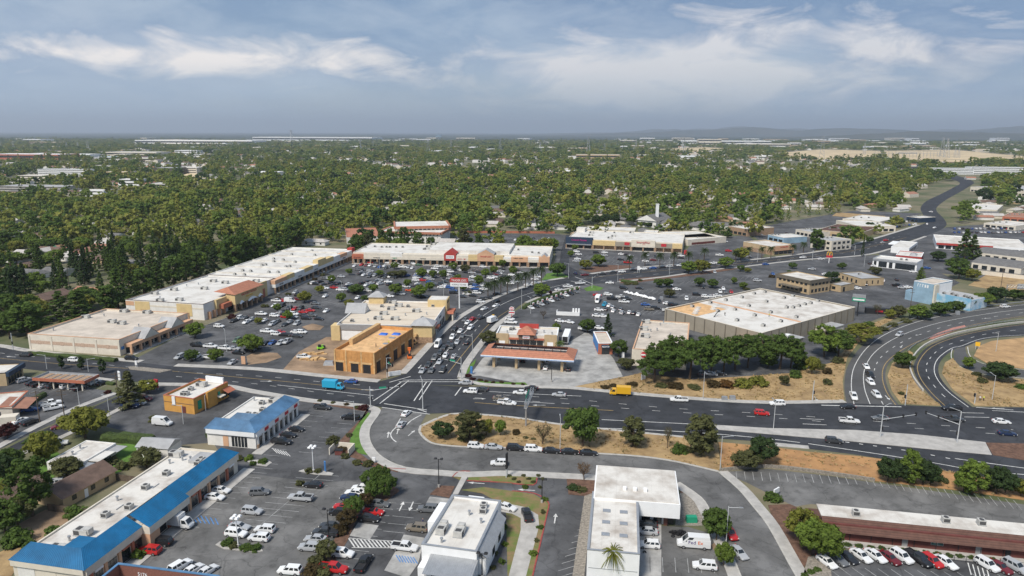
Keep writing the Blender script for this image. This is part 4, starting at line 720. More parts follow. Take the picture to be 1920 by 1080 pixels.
b = Bld('office_building', 'low tan office with flat grey roof behind the two-storey office', (1573, 511), (1615, 523), (1640, 516), 4.2, 'tan', 'rgrey', .3, 'dktaupe'); b.wins('E', 2, b.d - 2, 3, 1, 3, gap=3); b.wins('S', 2, b.w - 2, 4, 1, 3, gap=2.5); b.units('small', 1612, 514)
b = Bld('office_building', 'small tan annex with a grey roof and dark doorway', (1556, 532), (1577, 536), (1592, 529), 3.6, 'tan', 'rgrey', .3, 'dktaupe'); b.win('E', 2, 4, .1, 2.6); b.win('S', 1.5, 3.5, 1, 2.6)
b = Bld('theatre', 'tall pale blue windowless building with white lettering', (1714, 527), (1751, 533.5), (1784, 526), 10.5, 'mblue', 'rbeige', .3, 'wpaint'); b.part('white_stair', 'E', .4, 4, 0, 10.2, .0, .8, 'cream'); b.part('side_panel', 'E', 4.2, b.d - .2, 4, 10.0, .0, .1, 'wpaint'); b.marks('S', b.w / 2, 8.9, .0, 5, 1.5, 'wpaint')
b.box('low_wing', b.w + .01, b.w + 17, 3, b.d + 1, 0, 5.2, 'mblue2'); b.box('wing_roof', b.w + .3, b.w + 16.7, 3.3, b.d + .7, 5.2, 5.3, 'rgrey'); 
for i in range(5): o = link('rooftop_unit', unit_mesh('small'), b.o); o.location = (b.w + 2.5 + i * 3, 6 + (i % 2) * 2, 5.3)
b.box('wing_parapet', b.w + .02, b.w + 17, 2.7, 3.0, 0, 6.0, 'mblue2'); b.part('blue_annex', 'W', b.d - 5, b.d - .5, 0, 5, .02, 4, 'mblue')
b = Bld('car_showroom', 'white car showroom with wide dark glass fronts', (1637, 484), (1720, 493), (1733, 487), 5.5, 'wpaint', 'rclean', .5, 'metal'); b.part('grey_fascia', 'S', 0, b.w, 4.2, 5.4, .0, .3, 'metal')
for u0, u1 in ((.03, .09), (.14, .33), (.38, .46), (.52, .96)): b.win('S', u0 * b.w, u1 * b.w, .3, 3.9, mull=3)
b.units('small', 1700, 487, 1690, 486)
b = Bld('restaurant', 'low white restaurant with red walls and grey pyramid skylight', (1680, 478), (1728, 482), (1740, 474), 4.2, 'red', 'rwhite', .4, 'wpaint'); MB().roof(b.w * .5, b.w * .8, 2, b.d * .7, b.zr, 5.6, 'rgrey', 2).build('skylight', b.o); b.wins('S', 2, b.w - 2, 5, .8, 3)
b = Bld('restaurant', 'white building with arched openings and flat canopy', (1671, 462), (1705, 465), (1733, 455), 4.5, 'wpaint', 'rclean', .3)
for i in range(5): b.win('E', 2 + i * (b.d - 4) / 5, 1 + (i + 1) * (b.d - 4) / 5, .3, 2.8)
b.part('flat_canopy', 'W', 0, b.d * .5, 3.4, 3.9, .02, 5, 'wpaint')
b = Bld('shop_strip', 'low white shop strip with maroon fascia beyond the tall cedar', (1756, 455), (1930, 466), (1775, 441), 4.5, 'wpaint', 'rwhite', .4); b.part('maroon_fascia', 'S', 0, b.w * .62, 3.2, 4.6, .02, 1.2, 'red'); b.wins('S', 1, b.w - 1, 12, .3, 2.9, gap=1)
for i, (a, b_, c, lab) in enumerate((((1822, 492), (1915, 504), (1832, 481), 'white arcaded storage building with dark curved roof, front row'), ((1830, 473), (1925, 484), (1838, 464), 'white arcaded storage building with dark curved roof, rear row'))):
    q = Bld('storage_building', lab, a, b_, c, 3.8, 'cream', 'rgrey', .2, flat=False); m_ = MB(); m_.box(0, q.w, 0, q.d, 0, 3.8, 'cream'); m_.build('wall', q.o)
    m_ = MB(); n_ = 6; vs = [(x, q.d * k / n_, 3.8 + 2.4 * math.sin(math.pi * k / n_)) for x in (-.3, q.w + .3) for k in range(n_ + 1)]; m_.add(vs, [(k, n_ + 1 + k, n_ + 2 + k, k + 1) for k in range(n_)], 'shgrey'); m_.add(vs, [list(range(n_ + 1))[::-1], list(range(n_ + 1, 2 * n_ + 2))], 'cream'); m_.build('curved_roof', q.o)
    for k in range(int(q.w / 5)): q.win('S', 1 + k * 5, 4 + k * 5, .2, 2.7, name='arch_opening')
MB().box(0, 1, 0, 1, 0, 1, 'cream')
b = Bld('boundary_wall', 'long pale wall with dark coping in front of the storage buildings', (1815, 504), (1990, 524), (1816, 503.4), 2.6, 'cream', 'shgrey', .2, 'shgrey', cat='wall')
office('office_building', 'cream two-storey office with grey flat roof on the avenue corner', (1521, 446), (1560, 452), (1582, 446), 7.5, 'cream', 'rgrey', n=4, floors=2, un=(1545, 444, 1552, 446, 1560, 445))
b = Bld('shop', 'tan brick shop with red sign and palms in front', (1394, 453), (1449, 463), (1484, 458), 6.0, 'tan', 'rwhite', .5, 'cream'); b.part('sign_wall', 'E', 1, b.d - 1, 2.8, 6.4, .0, .5, 'peach'); b.txt('E', 'MATTRESS FIRM', 1.1, b.d / 2, 5.2, .55, 'sred'); b.wins('E', 2, b.d - 2, 4, .2, 2.6, mull=1); b.part('stone_base', 'S', .1, b.w - .1, 0, 3, .0, .2, 'stone')
# ---- fitness / warehouse grocery strip
b = Bld('shop_strip', 'wide plaza strip with navy gym front and cream grocery front', (1062, 447), (1280, 456), (1067, 430), 7.0, 'cream', 'rclean', .5)
w = b.w; k_ = w / 84
for u0, u1, m, zt, n_ in ((0, 20, 'navy', 8.4, 3), (20, 36.5, 'yell', 6.6, 2), (36.5, 48, 'taupe', 6.2, 2), (48, 65, 'cream', 8.2, 2), (65, 77, 'taupe', 6.2, 2), (77, 84, 'yell', 6.4, 1)):
    b.arcade('S', u0 * k_ + .02, u1 * k_ - .02, n_, 3.2, 5.0, 2.6, m, 'stone', 'glass' if m in ('navy', 'cream') else 'stone'); b.part('sign_parapet', 'S', u0 * k_ + .03, u1 * k_ - .03, 5.01, zt, -.3, 2.4, m)
b.part('white_awnings', 'S', .6, 19 * k_, 3.0, 3.7, 2.62, 3.4, 'metal'); b.txt('S', 'Crunch Fitness', 1.9, 10 * k_, 6.5, 2.66, 'pink'); b.txt('S', 'Smart&Final', 2.0, 56.5 * k_, 6.6, 2.66, 'sred'); b.txt('S', 'extra!', .9, 57 * k_, 5.2, 2.66, 'sred')
for u in (45, 71): b.part('red_sign', 'S', (u - 1.8) * k_, (u + 1.8) * k_, 4.3, 6.4, 2.62, 2.75, 'sred')
b.box('raised_corner', .2, 7, b.d - 9, b.d - .4, b.zr, b.zr + 3, 'rclean'); b.units('big', 1109, 436, 1184, 436, 1107, 441, 1143, 446, 1150, 443); b.units('small', 1135, 434, 1152, 436)
for a, b_, c, lab in (((1097, 430), (1190, 433), (1099, 424), 'narrow white-roofed annex behind the plaza strip'), ((1206, 437), (1232, 438), (1207, 431), 'little white block behind the plaza strip'), ((1268, 446), (1345, 444), (1260, 434), 'low cream block with maroon wall at the strip end'), ((1290, 450), (1362, 444), (1286, 440), 'long low cream warehouse beyond the strip')): q = Bld('annex', lab, a, b_, c, 4.5, 'cream', 'rclean', .3, 'cream'); q.part('maroon_band', 'S', q.w * .1, q.w * .7, .5, 2.2, .0, .1, 'brickdk'); q.units('vent', (a[0] + c[0]) / 2 + 20, (a[1] + c[1]) / 2)
# ---- church
ch = Bld('church', 'grey-roofed church with gabled front', (1196, 414), (1230, 417), (1186, 404), 5, 'white', 'shgrey', flat=False, cat='church')
MB().box(0, ch.w, 0, 30, 0, 6, 'white').build('wall', ch.o); MB().roof(-1, ch.w + 1, -1, 31, 6, 11, 'shgrey', 0, 'y', 'white').build('roof', ch.o); MB().box(-45, -.02, 8, 22, 0, 4, 'white').build('wing_wall', ch.o); MB().roof(-46, -.02, 6.5, 23.5, 4, 7.5, 'shgrey', 4).build('wing_roof', ch.o); MB().box(ch.w + .02, ch.w + 48, 8, 22, 0, 4, 'white').build('wing_wall', ch.o); MB().roof(ch.w + .02, ch.w + 49, 6.5, 23.5, 4, 7.5, 'shgrey', 4).build('wing_roof', ch.o)
ch.wins('S', 2, ch.w - 2, 2, 1, 4.5, gap=3)
tw = thing('church_tower', 'slender white slab bell tower beside the church gable', 'tower', P(1231, 424)); MB().box(-1.3, 1.3, -1, 1, 0, 20, 'wpaint').build('shaft', tw); MB().box(-1.5, 1.5, -1.2, 1.2, 20, 20.6, 'wpaint').build('cap', tw)
# ---- white apartments with red tile roofs
hotel = Bld('apartment_block', 'white three-storey apartments with red tile eaves behind the plaza', (712, 434), (826, 437), (722, 425), 8.5, 'white', 'rclean', .3)
for f in range(3): hotel.wins('S', 1, hotel.w - 1, 16, .8 + f * 2.7, 2.2 + f * 2.7, gap=2.2)
for f, ln in (('S', hotel.w), ('W', hotel.d), ('E', hotel.d)): hotel.part('tile_eave', f, 0, ln, 7.4, 9.0, .02, 1.4, 'tile')
q = Bld('apartment_block', 'rear wing of the white apartments with red tile eaves', (742, 426), (842, 424), (742, 416), 11, 'white', 'rclean', .3)
for f, ln in (('S', q.w), ('W', q.d), ('E', q.d)): q.part('tile_eave', f, 0, ln, 9.6, 11.6, .02, 1.4, 'tile')
q.wins('S', 1, q.w - 1, 12, 7.2, 9.2, gap=1.2)
q = Bld('apartment_block', 'low red-roofed wing of the white apartments beside the trees', (650, 445), (712, 443), (665, 428), 5, 'white', 'tile', .1, 'tile')
# ---- assorted shops on the far avenue
for a, b_, c, h, wl, rf, lab in (((1366, 424), (1402, 430), (1424, 422), 6, 'stone', 'rwhite', 'brown two-tier office with white flat roofs near the church'), ((1440, 440), (1470, 446), (1495, 440), 4.5, 'mblue', 'rclean', 'blue-fronted shop with white flat roof'), ((1492, 430), (1525, 436), (1545, 425), 4.5, 'cream', 'rgrey', 'cream shop with pale grey roof'), ((1532, 431), (1612, 438), (1622, 424), 5, 'tan', 'brown', 'wide brown-roofed restaurant on the avenue'), ((1580, 410), (1650, 416), (1655, 406), 5, 'cream', 'rclean', 'long white-roofed shop behind the brown roof'), ((1610, 424), (1680, 424), (1670, 413), 5, 'cream', 'rclean', 'white-roofed shop with clay entrance'), ((1800, 390), (1870, 394), (1876, 384), 5, 'cream', 'rclean', 'white-roofed shop by the avenue bend'), ((1845, 418), (1905, 424), (1905, 415), 4, 'cream', 'rwhite', 'flat white roof among the lot trees'), ((1820, 350), (1925, 358), (1830, 342), 7, 'cream', 'rgrey', 'grey-roofed mall building at the edge of view'), ((1880, 405), (1925, 408), (1885, 398), 5, 'terra', 'shred', 'red-roofed restaurant at the edge of view'), ((1700, 406), (1724, 409), (1728, 404), 4.5, 'navy', 'rclean', 'small petrol canopy shop on the avenue bend')):
    q = Bld('shop', lab, a, b_, c, h, wl, rf, .3, 'cream'); q.wins('S', 1, q.w - 1, max(3, int(q.w / 5)), .4, 2.6, gap=1.2)
    if q.w > 12: q.units('small', *[t for i in range(3) for t in (a[0] + (b_[0] - a[0]) * (.3 + .2 * i), (a[1] + c[1]) / 2)])
# ================================================================== foreground buildings
def seam_roof(o, quads, m, name='metal_roof', pitch=.45):
    """standing-seam slopes: each quad is eave0, eave1, ridge1, ridge0, with raised ribs"""
    for q in quads:
        e0, e1, r1, r0 = [Vector(v) for v in q]; b_ = MB(); b_.add([e0, e1, r1, r0], [(0, 1, 2, 3)], m); n = max(1, int((e1 - e0).length / pitch)); nr = (e1 - e0).cross(r0 - e0).normalized() * .06; d = (e1 - e0).normalized() * .035
        for i in range(n + 1):
            a, c = e0.lerp(e1, i / n), r0.lerp(r1, i / n); b_.add([a - d, a + d, c + d, c - d, a - d + nr, a + d + nr, c + d + nr, c - d + nr], [(4, 5, 6, 7), (0, 4, 7, 3), (1, 2, 6, 5), (0, 1, 5, 4)], m)
        b_.build(name, o)
def hr(b, u0, u1, v0, v1): pass
# long strip with bright blue mansard
b = Bld('shop_strip', 'long white-roofed shop strip with bright blue metal mansard', (22, 1047), (157, 1066), (452, 850), 5.2, 'cream', 'rwhite', .35)
w, d = b.w, b.d; z0, z1 = 5.22, 7.0
bl = [((-.3, -.4, z0 - .1), (w * .97, -.4, z0 - .1), (w * .97 - 3.4, 3.4, z1), (1.5, 3.4, z1)),
      ((w + .4, -.4, z0 - .1), (w + .4, d * .34, z0 - .1), (w - 3.6, d * .34, z1), (w - 3.6, 3.4, z1)), ((w - 3.0, d * .34, z0), (w - 3, d * .66, z0), (w - 6.5, d * .66, z1), (w - 6.5, d * .34, z1)), ((w + .4, d * .66, z0 - .1), (w + .4, d + .3, z0 - .1), (w - 3.2, d - 1, z1), (w - 3.2, d * .66, z1))]
bl = [((-.3, -.5, z0 - .1), (w + .5, -.5, z0 - .1), (w - 3.2, 3.2, z1), (1.5, 3.2, z1)), ((w + .5, -.5, z0 - .1), (w + .5, d * .30, z0 - .1), (w - 3.2, d * .30, z1), (w - 3.2, 3.2, z1)), ((w + 2.2, d * .30, z0 - .1), (w + 2.2, d * .56, z0 - .1), (w - 2.2, d * .56, z1 + .5), (w - 2.2, d * .30, z1 + .5)), ((w + .5, d * .56, z0 - .1), (w + .5, d + .4, z0 - .1), (w - 3.2, d - 1.5, z1), (w - 3.2, d * .56, z1)), ((w - 3.2, d * .30, z1), (w - 3.2, d * .56, z1), (w - 2.2, d * .56, z1 + .5), (w - 2.2, d * .30, z1 + .5))]
seam_roof(b.o, bl[:4], 'blue1'); MB().add([(w - 7, 3.2, z1), (w - 3.2, 3.2, z1), (w - 3.2, 7, z1), (w - 7, 7, z1)], [(0, 1, 2, 3)], 'blue1').add([(w - 7, 3.2, z1), (w - 7, 7, z1), (w - 7, 7, 4.9), (w - 7, 3.2, 4.9)], [(0, 1, 2, 3)], 'metal').build('roof_return', b.o)
rb = MB(); rb.add([(1.5, 3.2, z1), (w - 3.2, 3.2, z1), (w - 3.2, 3.2, 4.8), (1.5, 3.2, 4.8), (w - 3.2, d - 1.5, z1), (w - 3.2, d - 1.5, 4.8)], [(0, 1, 2, 3), (1, 4, 5, 2)], 'metal'); rb.build('mansard_back', b.o)
b.part('fascia', 'E', 0, d * .3 - .02, 3.5, 5.1, .02, .5, 'cream'); b.part('fascia', 'E', d * .3, d * .56, 3.5, 5.1, .02, 2.2, 'cream'); b.part('fascia', 'E', d * .56 + .02, d, 3.5, 5.1, .02, .5, 'cream'); b.part('fascia', 'S', -.1, w + .1, 3.9, 5.1, .02, .45, 'cream')
b.part('peach_wall', 'E', d * .3, d * .36, 0, 3.5, .02, 2.1, 'peach')
for i in range(13):
    u = 1.2 + i * (d - 2.4) / 13; un = (d - 2.4) / 13; off = 0.0
    b.part('pier', 'E', u - .35, u + .35, 0, 3.5, .0, .4, 'peach' if i % 3 else 'terra'); b.win('E', u + .5, u + un - .6, .2, 2.8, mull=2, name='shopfront')
    if i % 2 == 0: b.part('sign_board', 'E', u + .8, u + un - .8, 3.0, 3.45, .0, .5, ('wpaint', 'navy', 'terra')[i % 3])
b.part('walkway', 'E', 0, d + 2, 0, .16, .4, 3.6, 'conc'); b.part('rear_panel', 'S', 1, w * .3, .3, 3.6, .0, .06, 'white'); b.part('rear_panel', 'S', w * .34, w * .6, .3, 3.6, .0, .06, 'cream')
b.units('small', 312, 887, 273, 913, 242, 950, 198, 965, 371, 868, 377, 862); b.units('big', 156, 998, 110, 1030, 330, 852); b.units('vent', 342, 860, 318, 866, 357, 860, 220, 935, 130, 1010, rot=.5)
for i in range(3): b.box('roof_pipe', w * .3 + i * 1.2, w * .3 + i * 1.2 + .15, d * (.2 + .2 * i), d * (.2 + .2 * i) + 2.2, b.zr, b.zr + .18, 'metal')
b.box('slate_roof_patch', w * .45, w - 3.5, d - 7, d - 2, b.zr, b.zr + .8, 'rgrey')
# second strip with faded blue mansard
b = Bld('shop_strip', 'smaller white-roofed shop strip with faded blue metal mansard', (387, 802), (478, 810), (584, 752), 5.0, 'white', 'rclean', .35)
w, d = b.w, b.d; z0, z1 = 4.95, 6.9
seam_roof(b.o, [((-.5, -.5, z0), (w + .5, -.5, z0), (w - 3.4, 3.0, z1), (1, 3.0, z1)), ((w + .5, -.5, z0), (w + .5, d + .5, z0), (w - 3.4, d - 1.5, z1), (w - 3.4, 3.0, z1)), ((2.5, 5, z0 - .2), (w - 3.5, 5, z0 - .2), (w - 3.5, 7.5, z1), (5, 7.5, z1))], 'blue2')
MB().add([(w - 3.4, 3, z1), (w - 3.4, d - 1.5, z1), (w - 3.4, d - 1.5, 4.6), (w - 3.4, 3, 4.6), (1, 3, z1), (1, 3, 4.6)], [(0, 1, 2, 3), (4, 0, 3, 5)], 'wpaint').build('mansard_back', b.o)
b.part('fascia', 'E', 0, d, 3.5, 4.9, .02, .5, 'wpaint'); b.part('fascia', 'S', 0, w, 3.6, 4.9, .02, .5, 'wpaint')
for i in range(8):
    un = (d - 1.6) / 8; u = .8 + i * un; b.part('pier', 'E', u - .3, u + .3, 0, 3.5, .0, .4, 'white'); b.win('E', u + .45, u + un - .45, .2, 2.7, mull=2, name='shopfront')
    if i % 2 == 1: b.part('sign_board', 'E', u + .4, u + un - .4, 3.6, 4.5, .5, .6, 'sred')
b.wins('S', w * .5, w - 2.5, 5, .2, 3.2, gap=.2); b.part('pink_door', 'S', w * .33, w * .44, .1, 3, .0, .1, 'peach'); b.part('walkway', 'E', -3, d + 1, 0, .16, .4, 3.4, 'conc'); b.part('stone_base', 'E', .0, .8, 0, 1.2, .4, .6, 'stone')
b.units('small', 491, 755, 492, 768, 465, 777, 478, 778); b.units('big', 515, 752); b.units('vent', 471, 748, 523, 744, rot=.2)
# yellow restaurant
b = Bld('restaurant', 'ochre yellow restaurant with green panels and red awning', (306, 741), (362.5, 748.5), (413.5, 715), 5.0, 'ochre', 'rclean', .5, 'terra')
b.part('dark_band', 'S', 0, b.w, 3.0, 3.15, .0, .06, 'shbrown'); b.part('door', 'S', b.w * .6, b.w * .72, .1, 2.2, .0, .08, 'brickdk'); b.part('green_panel', 'E', 1.6, 3.2, 1, 3.8, .0, .1, 'sgreen'); b.part('green_panel', 'E', b.d * .66, b.d * .72, 1.4, 3.6, .3, .4, 'sgreen'); b.part('projecting_bay', 'E', b.d * .33, b.d * .6, 0, 5.3, .02, .8, 'ochre')
b.box('sign_parapet', b.w * .3, b.w * .9, b.d - .9, b.d - .3, 4.6, 6.6, 'wpaint'); MB().add([(b.w + .1, b.d * .8, 3.7), (b.w + 2.4, b.d * .8, 2.6), (b.w + 2.4, b.d + .6, 2.6), (b.w + .1, b.d + .6, 3.7)], [(0, 1, 2, 3)], 'terra').build('red_awning', b.o); b.part('cream_awning', 'E', b.d * .6, b.d * .75, 2.2, 2.5, .02, 2.2, 'cream')
for i in range(3): b.win('E', b.d * .78 + i * 1.4, b.d * .78 + i * 1.4 + 1.1, .6, 2.4)
b.units('big', 378, 721); b.units('small', 344, 738, 350, 738, 358, 729); b.box('white_duct', b.w * .3, b.w * .4, -.3, .4, 2.4, 5.1, 'wpaint')
# red drive-under canopy
A, an, w, d = frame((62, 708), (158, 714), (190, 702), 3.8)
cn = thing('carport', 'long red-edged carport with rusty slatted roof over parked cars', 'carport', A, an); MB().box(0, w, 0, d, 3.0, 3.2, 'metal').build('roof', cn)
f_ = MB(); f_.box(-.2, w + .2, -.25, 0, 2.8, 3.8, 'terra'); f_.box(w, w + .2, 0, d, 2.8, 3.8, 'terra'); f_.box(-.2, 0, 0, d, 2.8, 3.8, 'metal'); f_.box(0, w, d, d + .2, 2.8, 3.8, 'metal'); f_.build('fascia', cn)
for i in range(6): MB().box(1 + i * (w - 2) / 6, .2 + (i + 1) * (w - 2) / 6, .6, d - .6, 3.2, 3.35, 'stone').build('roof_panel', cn)
for i in range(4):
    for v in (.6, d - .6): MB().box(1.5 + i * (w - 3) / 3 - .2, 1.5 + i * (w - 3) / 3 + .2, v - .2, v + .2, 0, 3.0, 'cream').build('post', cn)
# buildings at the left edge
b = Bld('shop', 'white-roofed shop with black fascia at the left edge', (-60, 703), (10, 700), (38, 681), 4.5, 'tan', 'rclean', .3, 'dark'); b.part('black_fascia', 'E', 0, b.d, 3.2, 4.7, .02, 1.0, 'navy'); b.wins('E', 1, b.d - 1, 5, .3, 2.9, mull=1)
b = Bld('shop', 'white-roofed motor shop with red tiled porch at the left edge', (-70, 770), (22, 762), (66, 732), 4.0, 'cream', 'rwhite', .3, 'terra'); MB().add([(b.w * .7, -.3, 4.0), (b.w + 4, -.3, 3.0), (b.w + 4, b.d * .7, 3.0), (b.w * .7, b.d * .7, 4.0)], [(0, 1, 2, 3)], 'shred').build('porch_roof', b.o); b.wins('S', 4, b.w - 3, 5, .4, 2.6); b.box('container', b.w - 2, b.w + 2.5, -5, -2, 0, 2.5, 'cream')
# brick corner building in the bottom left
q_ = P(222, 1056, 5.4); a_ = R(-10.5)
b = Bld('brick_building', 'brown brick parapet with blue coping at the bottom edge', 0, 0, 0, 5.4, 'brick', 'rgrey', 2.8, 'blue2', world=(q_ - Vector((-math.sin(a_), math.cos(a_))) * 14, a_, 21, 14))
text(b.o, '5176', 1.0, (5.2, 13.6, 3.9), (R(90), 0, 0), 'wpaint', .01)
# white drive-through restaurant
b = Bld('restaurant', 'white flat-roofed drive-through restaurant with grey metal awnings', (790, 1021), (893.6, 1035), (932, 938), 5.6, 'wpaint', 'rclean', .5, 'metal'); w, d = b.w, b.d
b.box('front_lobby', w * .2, w - .3, -4.2, -.02, 0, 3.2, 'wpaint'); seam_roof(b.o, [((w * .18, -5.4, 3.0), (w + .3, -5.4, 3.0), (w + .3, -.02, 3.9), (w * .18, -.02, 3.9))], 'metal', 'metal_awning'); b.win('S', w * .3, w * .55, .2, 2.6, base=4.2, mull=1); b.win('S', w * .6, w * .95, .6, 2.5, base=4.2, mull=2); b.box('front_box', w * .02, w * .14, -3, -.02, 0, 2.6, 'wpaint')
seam_roof(b.o, [((w + 2.0, 1, 3.6), (w + 2.0, d * .82, 3.6), (w + .02, d * .82, 5.3), (w + .02, 1, 5.3))], 'metal', 'metal_awning'); b.part('side_wall', 'E', 1, d * .82, 0, 3.5, .02, 1.6, 'wpaint'); b.win('E', 6, 8, 1, 2.6, base=1.6); b.win('E', 11, 13, 1, 2.6, base=1.6)
b.box('side_wing', -1.9, -.02, d * .45, d * .86, 0, 5.2, 'wpaint'); b.box('rear_porch', w * .3, w * .62, d + .02, d + 1.8, 0, 5.0, 'wpaint')
b.units('big', 829, 992, 862, 997, rot=R(90)); b.units('small', 906, 957, 907, 948); b.units('vent', 828, 1013, 902, 977, 880, 962)
# tyre shop: two wings
b = Bld('tyre_shop', 'white tyre shop with stained flat roofs in an L shape', (1101, 1031), (1199.5, 1040), (1201, 929), 6.2, 'wpaint', 'rwhite', .25, 'metal'); w, d = b.w, b.d
u1, v1 = b.loc(1276, 945, 6.6); u2, v2 = b.loc(1123, 871, 6.6); b.box('north_wing', .3, u1, v1, v2, 3.0, 6.4, 'wpaint'); b.box('north_roof', .6, u1 - .3, v1 + .3, v2 - .3, 6.4, 6.6, 'rwhite'); b.box('wing_wall', .4, u1 - 2.5, v1 + 2.5, v2 - .1, 0, 3.0, 'wpaint')
b.box('brick_corner', u1 - 3.2, u1 - 2.4, v1 + 2, v1 + 6, 0, 3.0, 'brick')
for i in range(3): MB().box(w + 1 + i * 2.6, w + 2.8 + i * 2.6, v1 + 2.42, v1 + 2.5, .1, 2.7, 'glass').build('window', b.o)
for i in range(3):
    for j in range(2): MB().box(w * .25 + j * w * .36, w * .25 + j * w * .36 + 1.6, d * (.25 + .2 * i), d * (.25 + .2 * i) + 1.2, b.zr, b.zr + .18, 'metal').build('skylight', b.o)
for i in range(3): MB().box(u1 * (.35 + .12 * i), u1 * (.35 + .12 * i) + .8, v1 + 4, v1 + 5, 6.6, 7.2, 'wpaint').build('roof_vent', b.o)
for i in range(4): b.part('bay_door', 'E', 2 + i * 5, 5.6 + i * 5, .1, 3.6, .0, .07, 'dark')
b.part('dark_gap', 'S', .3, w - .3, 2.4, 2.5, .0, .05, 'metal')
# long brown building
b = Bld('office_strip', 'long low maroon building with brown shingle eave and white roof', (1544, 969), (1990, 1013), (1520, 944), 4.3, 'brickdk', 'rclean', .1, flat=False); w, d = b.w, b.d
MB().box(0, w, -1.4, d, 0, 3.8, 'brickdk').build('wall', b.o); MB().box(-.3, w, .1, d + .2, 3.9, 4.3, 'rwhite').build('roof', b.o); MB().add([(-.4, -2.8, 2.5), (w, -2.8, 2.5), (w, .08, 4.5), (-.4, .08, 4.5)], [(0, 1, 2, 3)], 'brown').add([(-.4, -2.8, 2.5), (-.4, .08, 4.5), (-.4, .08, 2.5)], [(0, 1, 2)], 'brown').build('shingle_eave', b.o)
for u in (15.5, 29.5): b.part('door', 'S', u, u + 1.1, .1, 2.2, 1.4, 1.48, 'metal')
b.win('S', 21, 23.4, 1.1, 2.0, base=1.4, fr='metal', m='tglass', mull=1); b.part('dark_doorway', 'S', 35, 36, .1, 2.3, 1.4, 1.5, 'dark')
for i in range(12): b.part('pilaster', 'S', i * 4.2 + 1, i * 4.2 + 1.12, 0, 2.9, 1.4, 1.5, 'dark')
b.box('walk', 0, w, -4.4, -1.42, 0, .15, 'conc'); b.box('shingle_tower', -3, -.5, 0, 3, 0, 4.4, 'brown')
for u, v in ((7, 2.2), (25, 3), (32, 3.4)): o = link('rooftop_unit', unit_mesh('small'), b.o); o.location = (u, v, 4.3)
fn = thing('railing', 'thin dark railing in front of the long brown building', 'fence', b.A, b.ang)
for z in (.3, .8, 1.3): MB().box(0, w, -5.05, -5.0, z, z + .05, 'dark').build('rail', fn)
for i in range(24): MB().box(i * 2.2, i * 2.2 + .06, -5.06, -4.99, 0, 1.35, 'dark').build('post', fn)
# ---- houses in the left foreground
def house(label, xy, ang, w, d, h, rh, wall, roof, hip=0.0, axis='x', group=None, wins=True, name='house'):
    o = thing(name, label, 'house', xy, ang, group); MB().box(-w / 2, w / 2, -d / 2, d / 2, 0, h, wall).build('wall', o); MB().roof(-w / 2 - .5, w / 2 + .5, -d / 2 - .5, d / 2 + .5, h, h + rh, roof, hip, axis, wall).build('roof', o)
    if wins:
        for u in (-.3, .05, .32): MB().box(u * w - .6, u * w + .6, -d / 2 - .05, -d / 2 + .02, 1, 2.2, 'glass').build('window', o)
        MB().box(-.08 * w - .5, -.08 * w + .45, -d / 2 - .06, -d / 2 + .02, 0, 2.1, 'wpaint').build('door', o)
    return o
b = Bld('house', 'low house with patched white flat roof and carport awnings', (87, 866), (146, 872), (212, 830), 3.0, 'white', 'rwhite', .15, cat='house'); b.box('awning', b.w + .02, b.w + 3, b.d * .25, b.d * .7, 2.5, 2.62, 'rclean'); b.box('awning', b.w + .02, b.w + 3.4, b.d * .72, b.d, 2.3, 2.42, 'rgrey'); b.box('awning', b.w + .02, b.w + 3, -1, b.d * .22, 2.3, 2.42, 'metal'); b.wins('S', 1, b.w - 1, 3, .8, 2.2, gap=1.2); b.box('roof_patch', b.w * .3, b.w * .35, 2, b.d - 3, b.zr, b.zr + .03, 'rgrey'); b.units('vent', 136, 850, 150, 838)
house('tan bungalow with brown gabled roof behind the strip mall', (P(118, 935) + P(175, 910)) / 2, R(72), 14.5, 8, 2.7, 2.2, 'tan', 'shbrown')
house('dark brown-roofed house at the left edge', P(8, 940), R(75), 16, 9, 2.7, 2.4, 'tan', 'shbrown', 3)
sh = thing('shed', 'long grey metal shed behind the blue strip', 'shed', P(300, 850), R(-8)); MB().box(-4.5, 4.5, -3, 3, 0, 3, 'white').build('wall', sh); MB().roof(-4.8, 4.8, -3.3, 3.3, 3, 4.4, 'rgrey', 0, 'x', 'metal').build('roof', sh)
fn = thing('fence', 'weathered wooden fence beside the tan bungalow', 'fence', P(90, 958), R(-12))
for i in range(22): MB().box(i * .5, i * .5 + .46, 0, .05, 0, 1.8 + .05 * (i % 2), 'wood').build('plank', fn)
fn = thing('fence', 'brown board fence across the back garden', 'fence', P(195, 897), R(-14))
for i in range(20): MB().box(i * .5, i * .5 + .46, 0, .05, 0, 1.7 + .05 * (i % 2), 'wood').build('plank', fn)
# ================================================================== VEHICLES
CC = {'w': ((.74, .74, .73), 'white'), 's': ((.40, .41, .42), 'silver'), 'g': ((.13, .135, .14), 'grey'), 'k': ((.018, .018, .02), 'black'), 'd': ((.045, .048, .052), 'charcoal'), 'b': ((.03, .09, .28), 'blue'), 'n': ((.015, .03, .08), 'navy'), 'r': ((.45, .02, .02), 'red'), 'm': ((.15, .015, .02), 'maroon'), 't': ((.20, .17, .13), 'tan'), 'u': ((.03, .38, .60), 'turquoise'), 'o': ((.60, .11, .04), 'orange'), 'e': ((.10, .17, .10), 'green'), 'y': ((.72, .40, .02), 'yellow')}
TN = {'S': 'sedan', 'V': 'suv', 'P': 'pickup', 'v': 'van', 'T': 'truck', 'C': 'convertible'}
LN = {'S': 'sedan', 'V': 'SUV', 'P': 'pickup truck', 'v': 'van', 'T': 'box truck', 'C': 'convertible'}
WH = MB()
for s_ in (1, -1): pass
n_ = 12
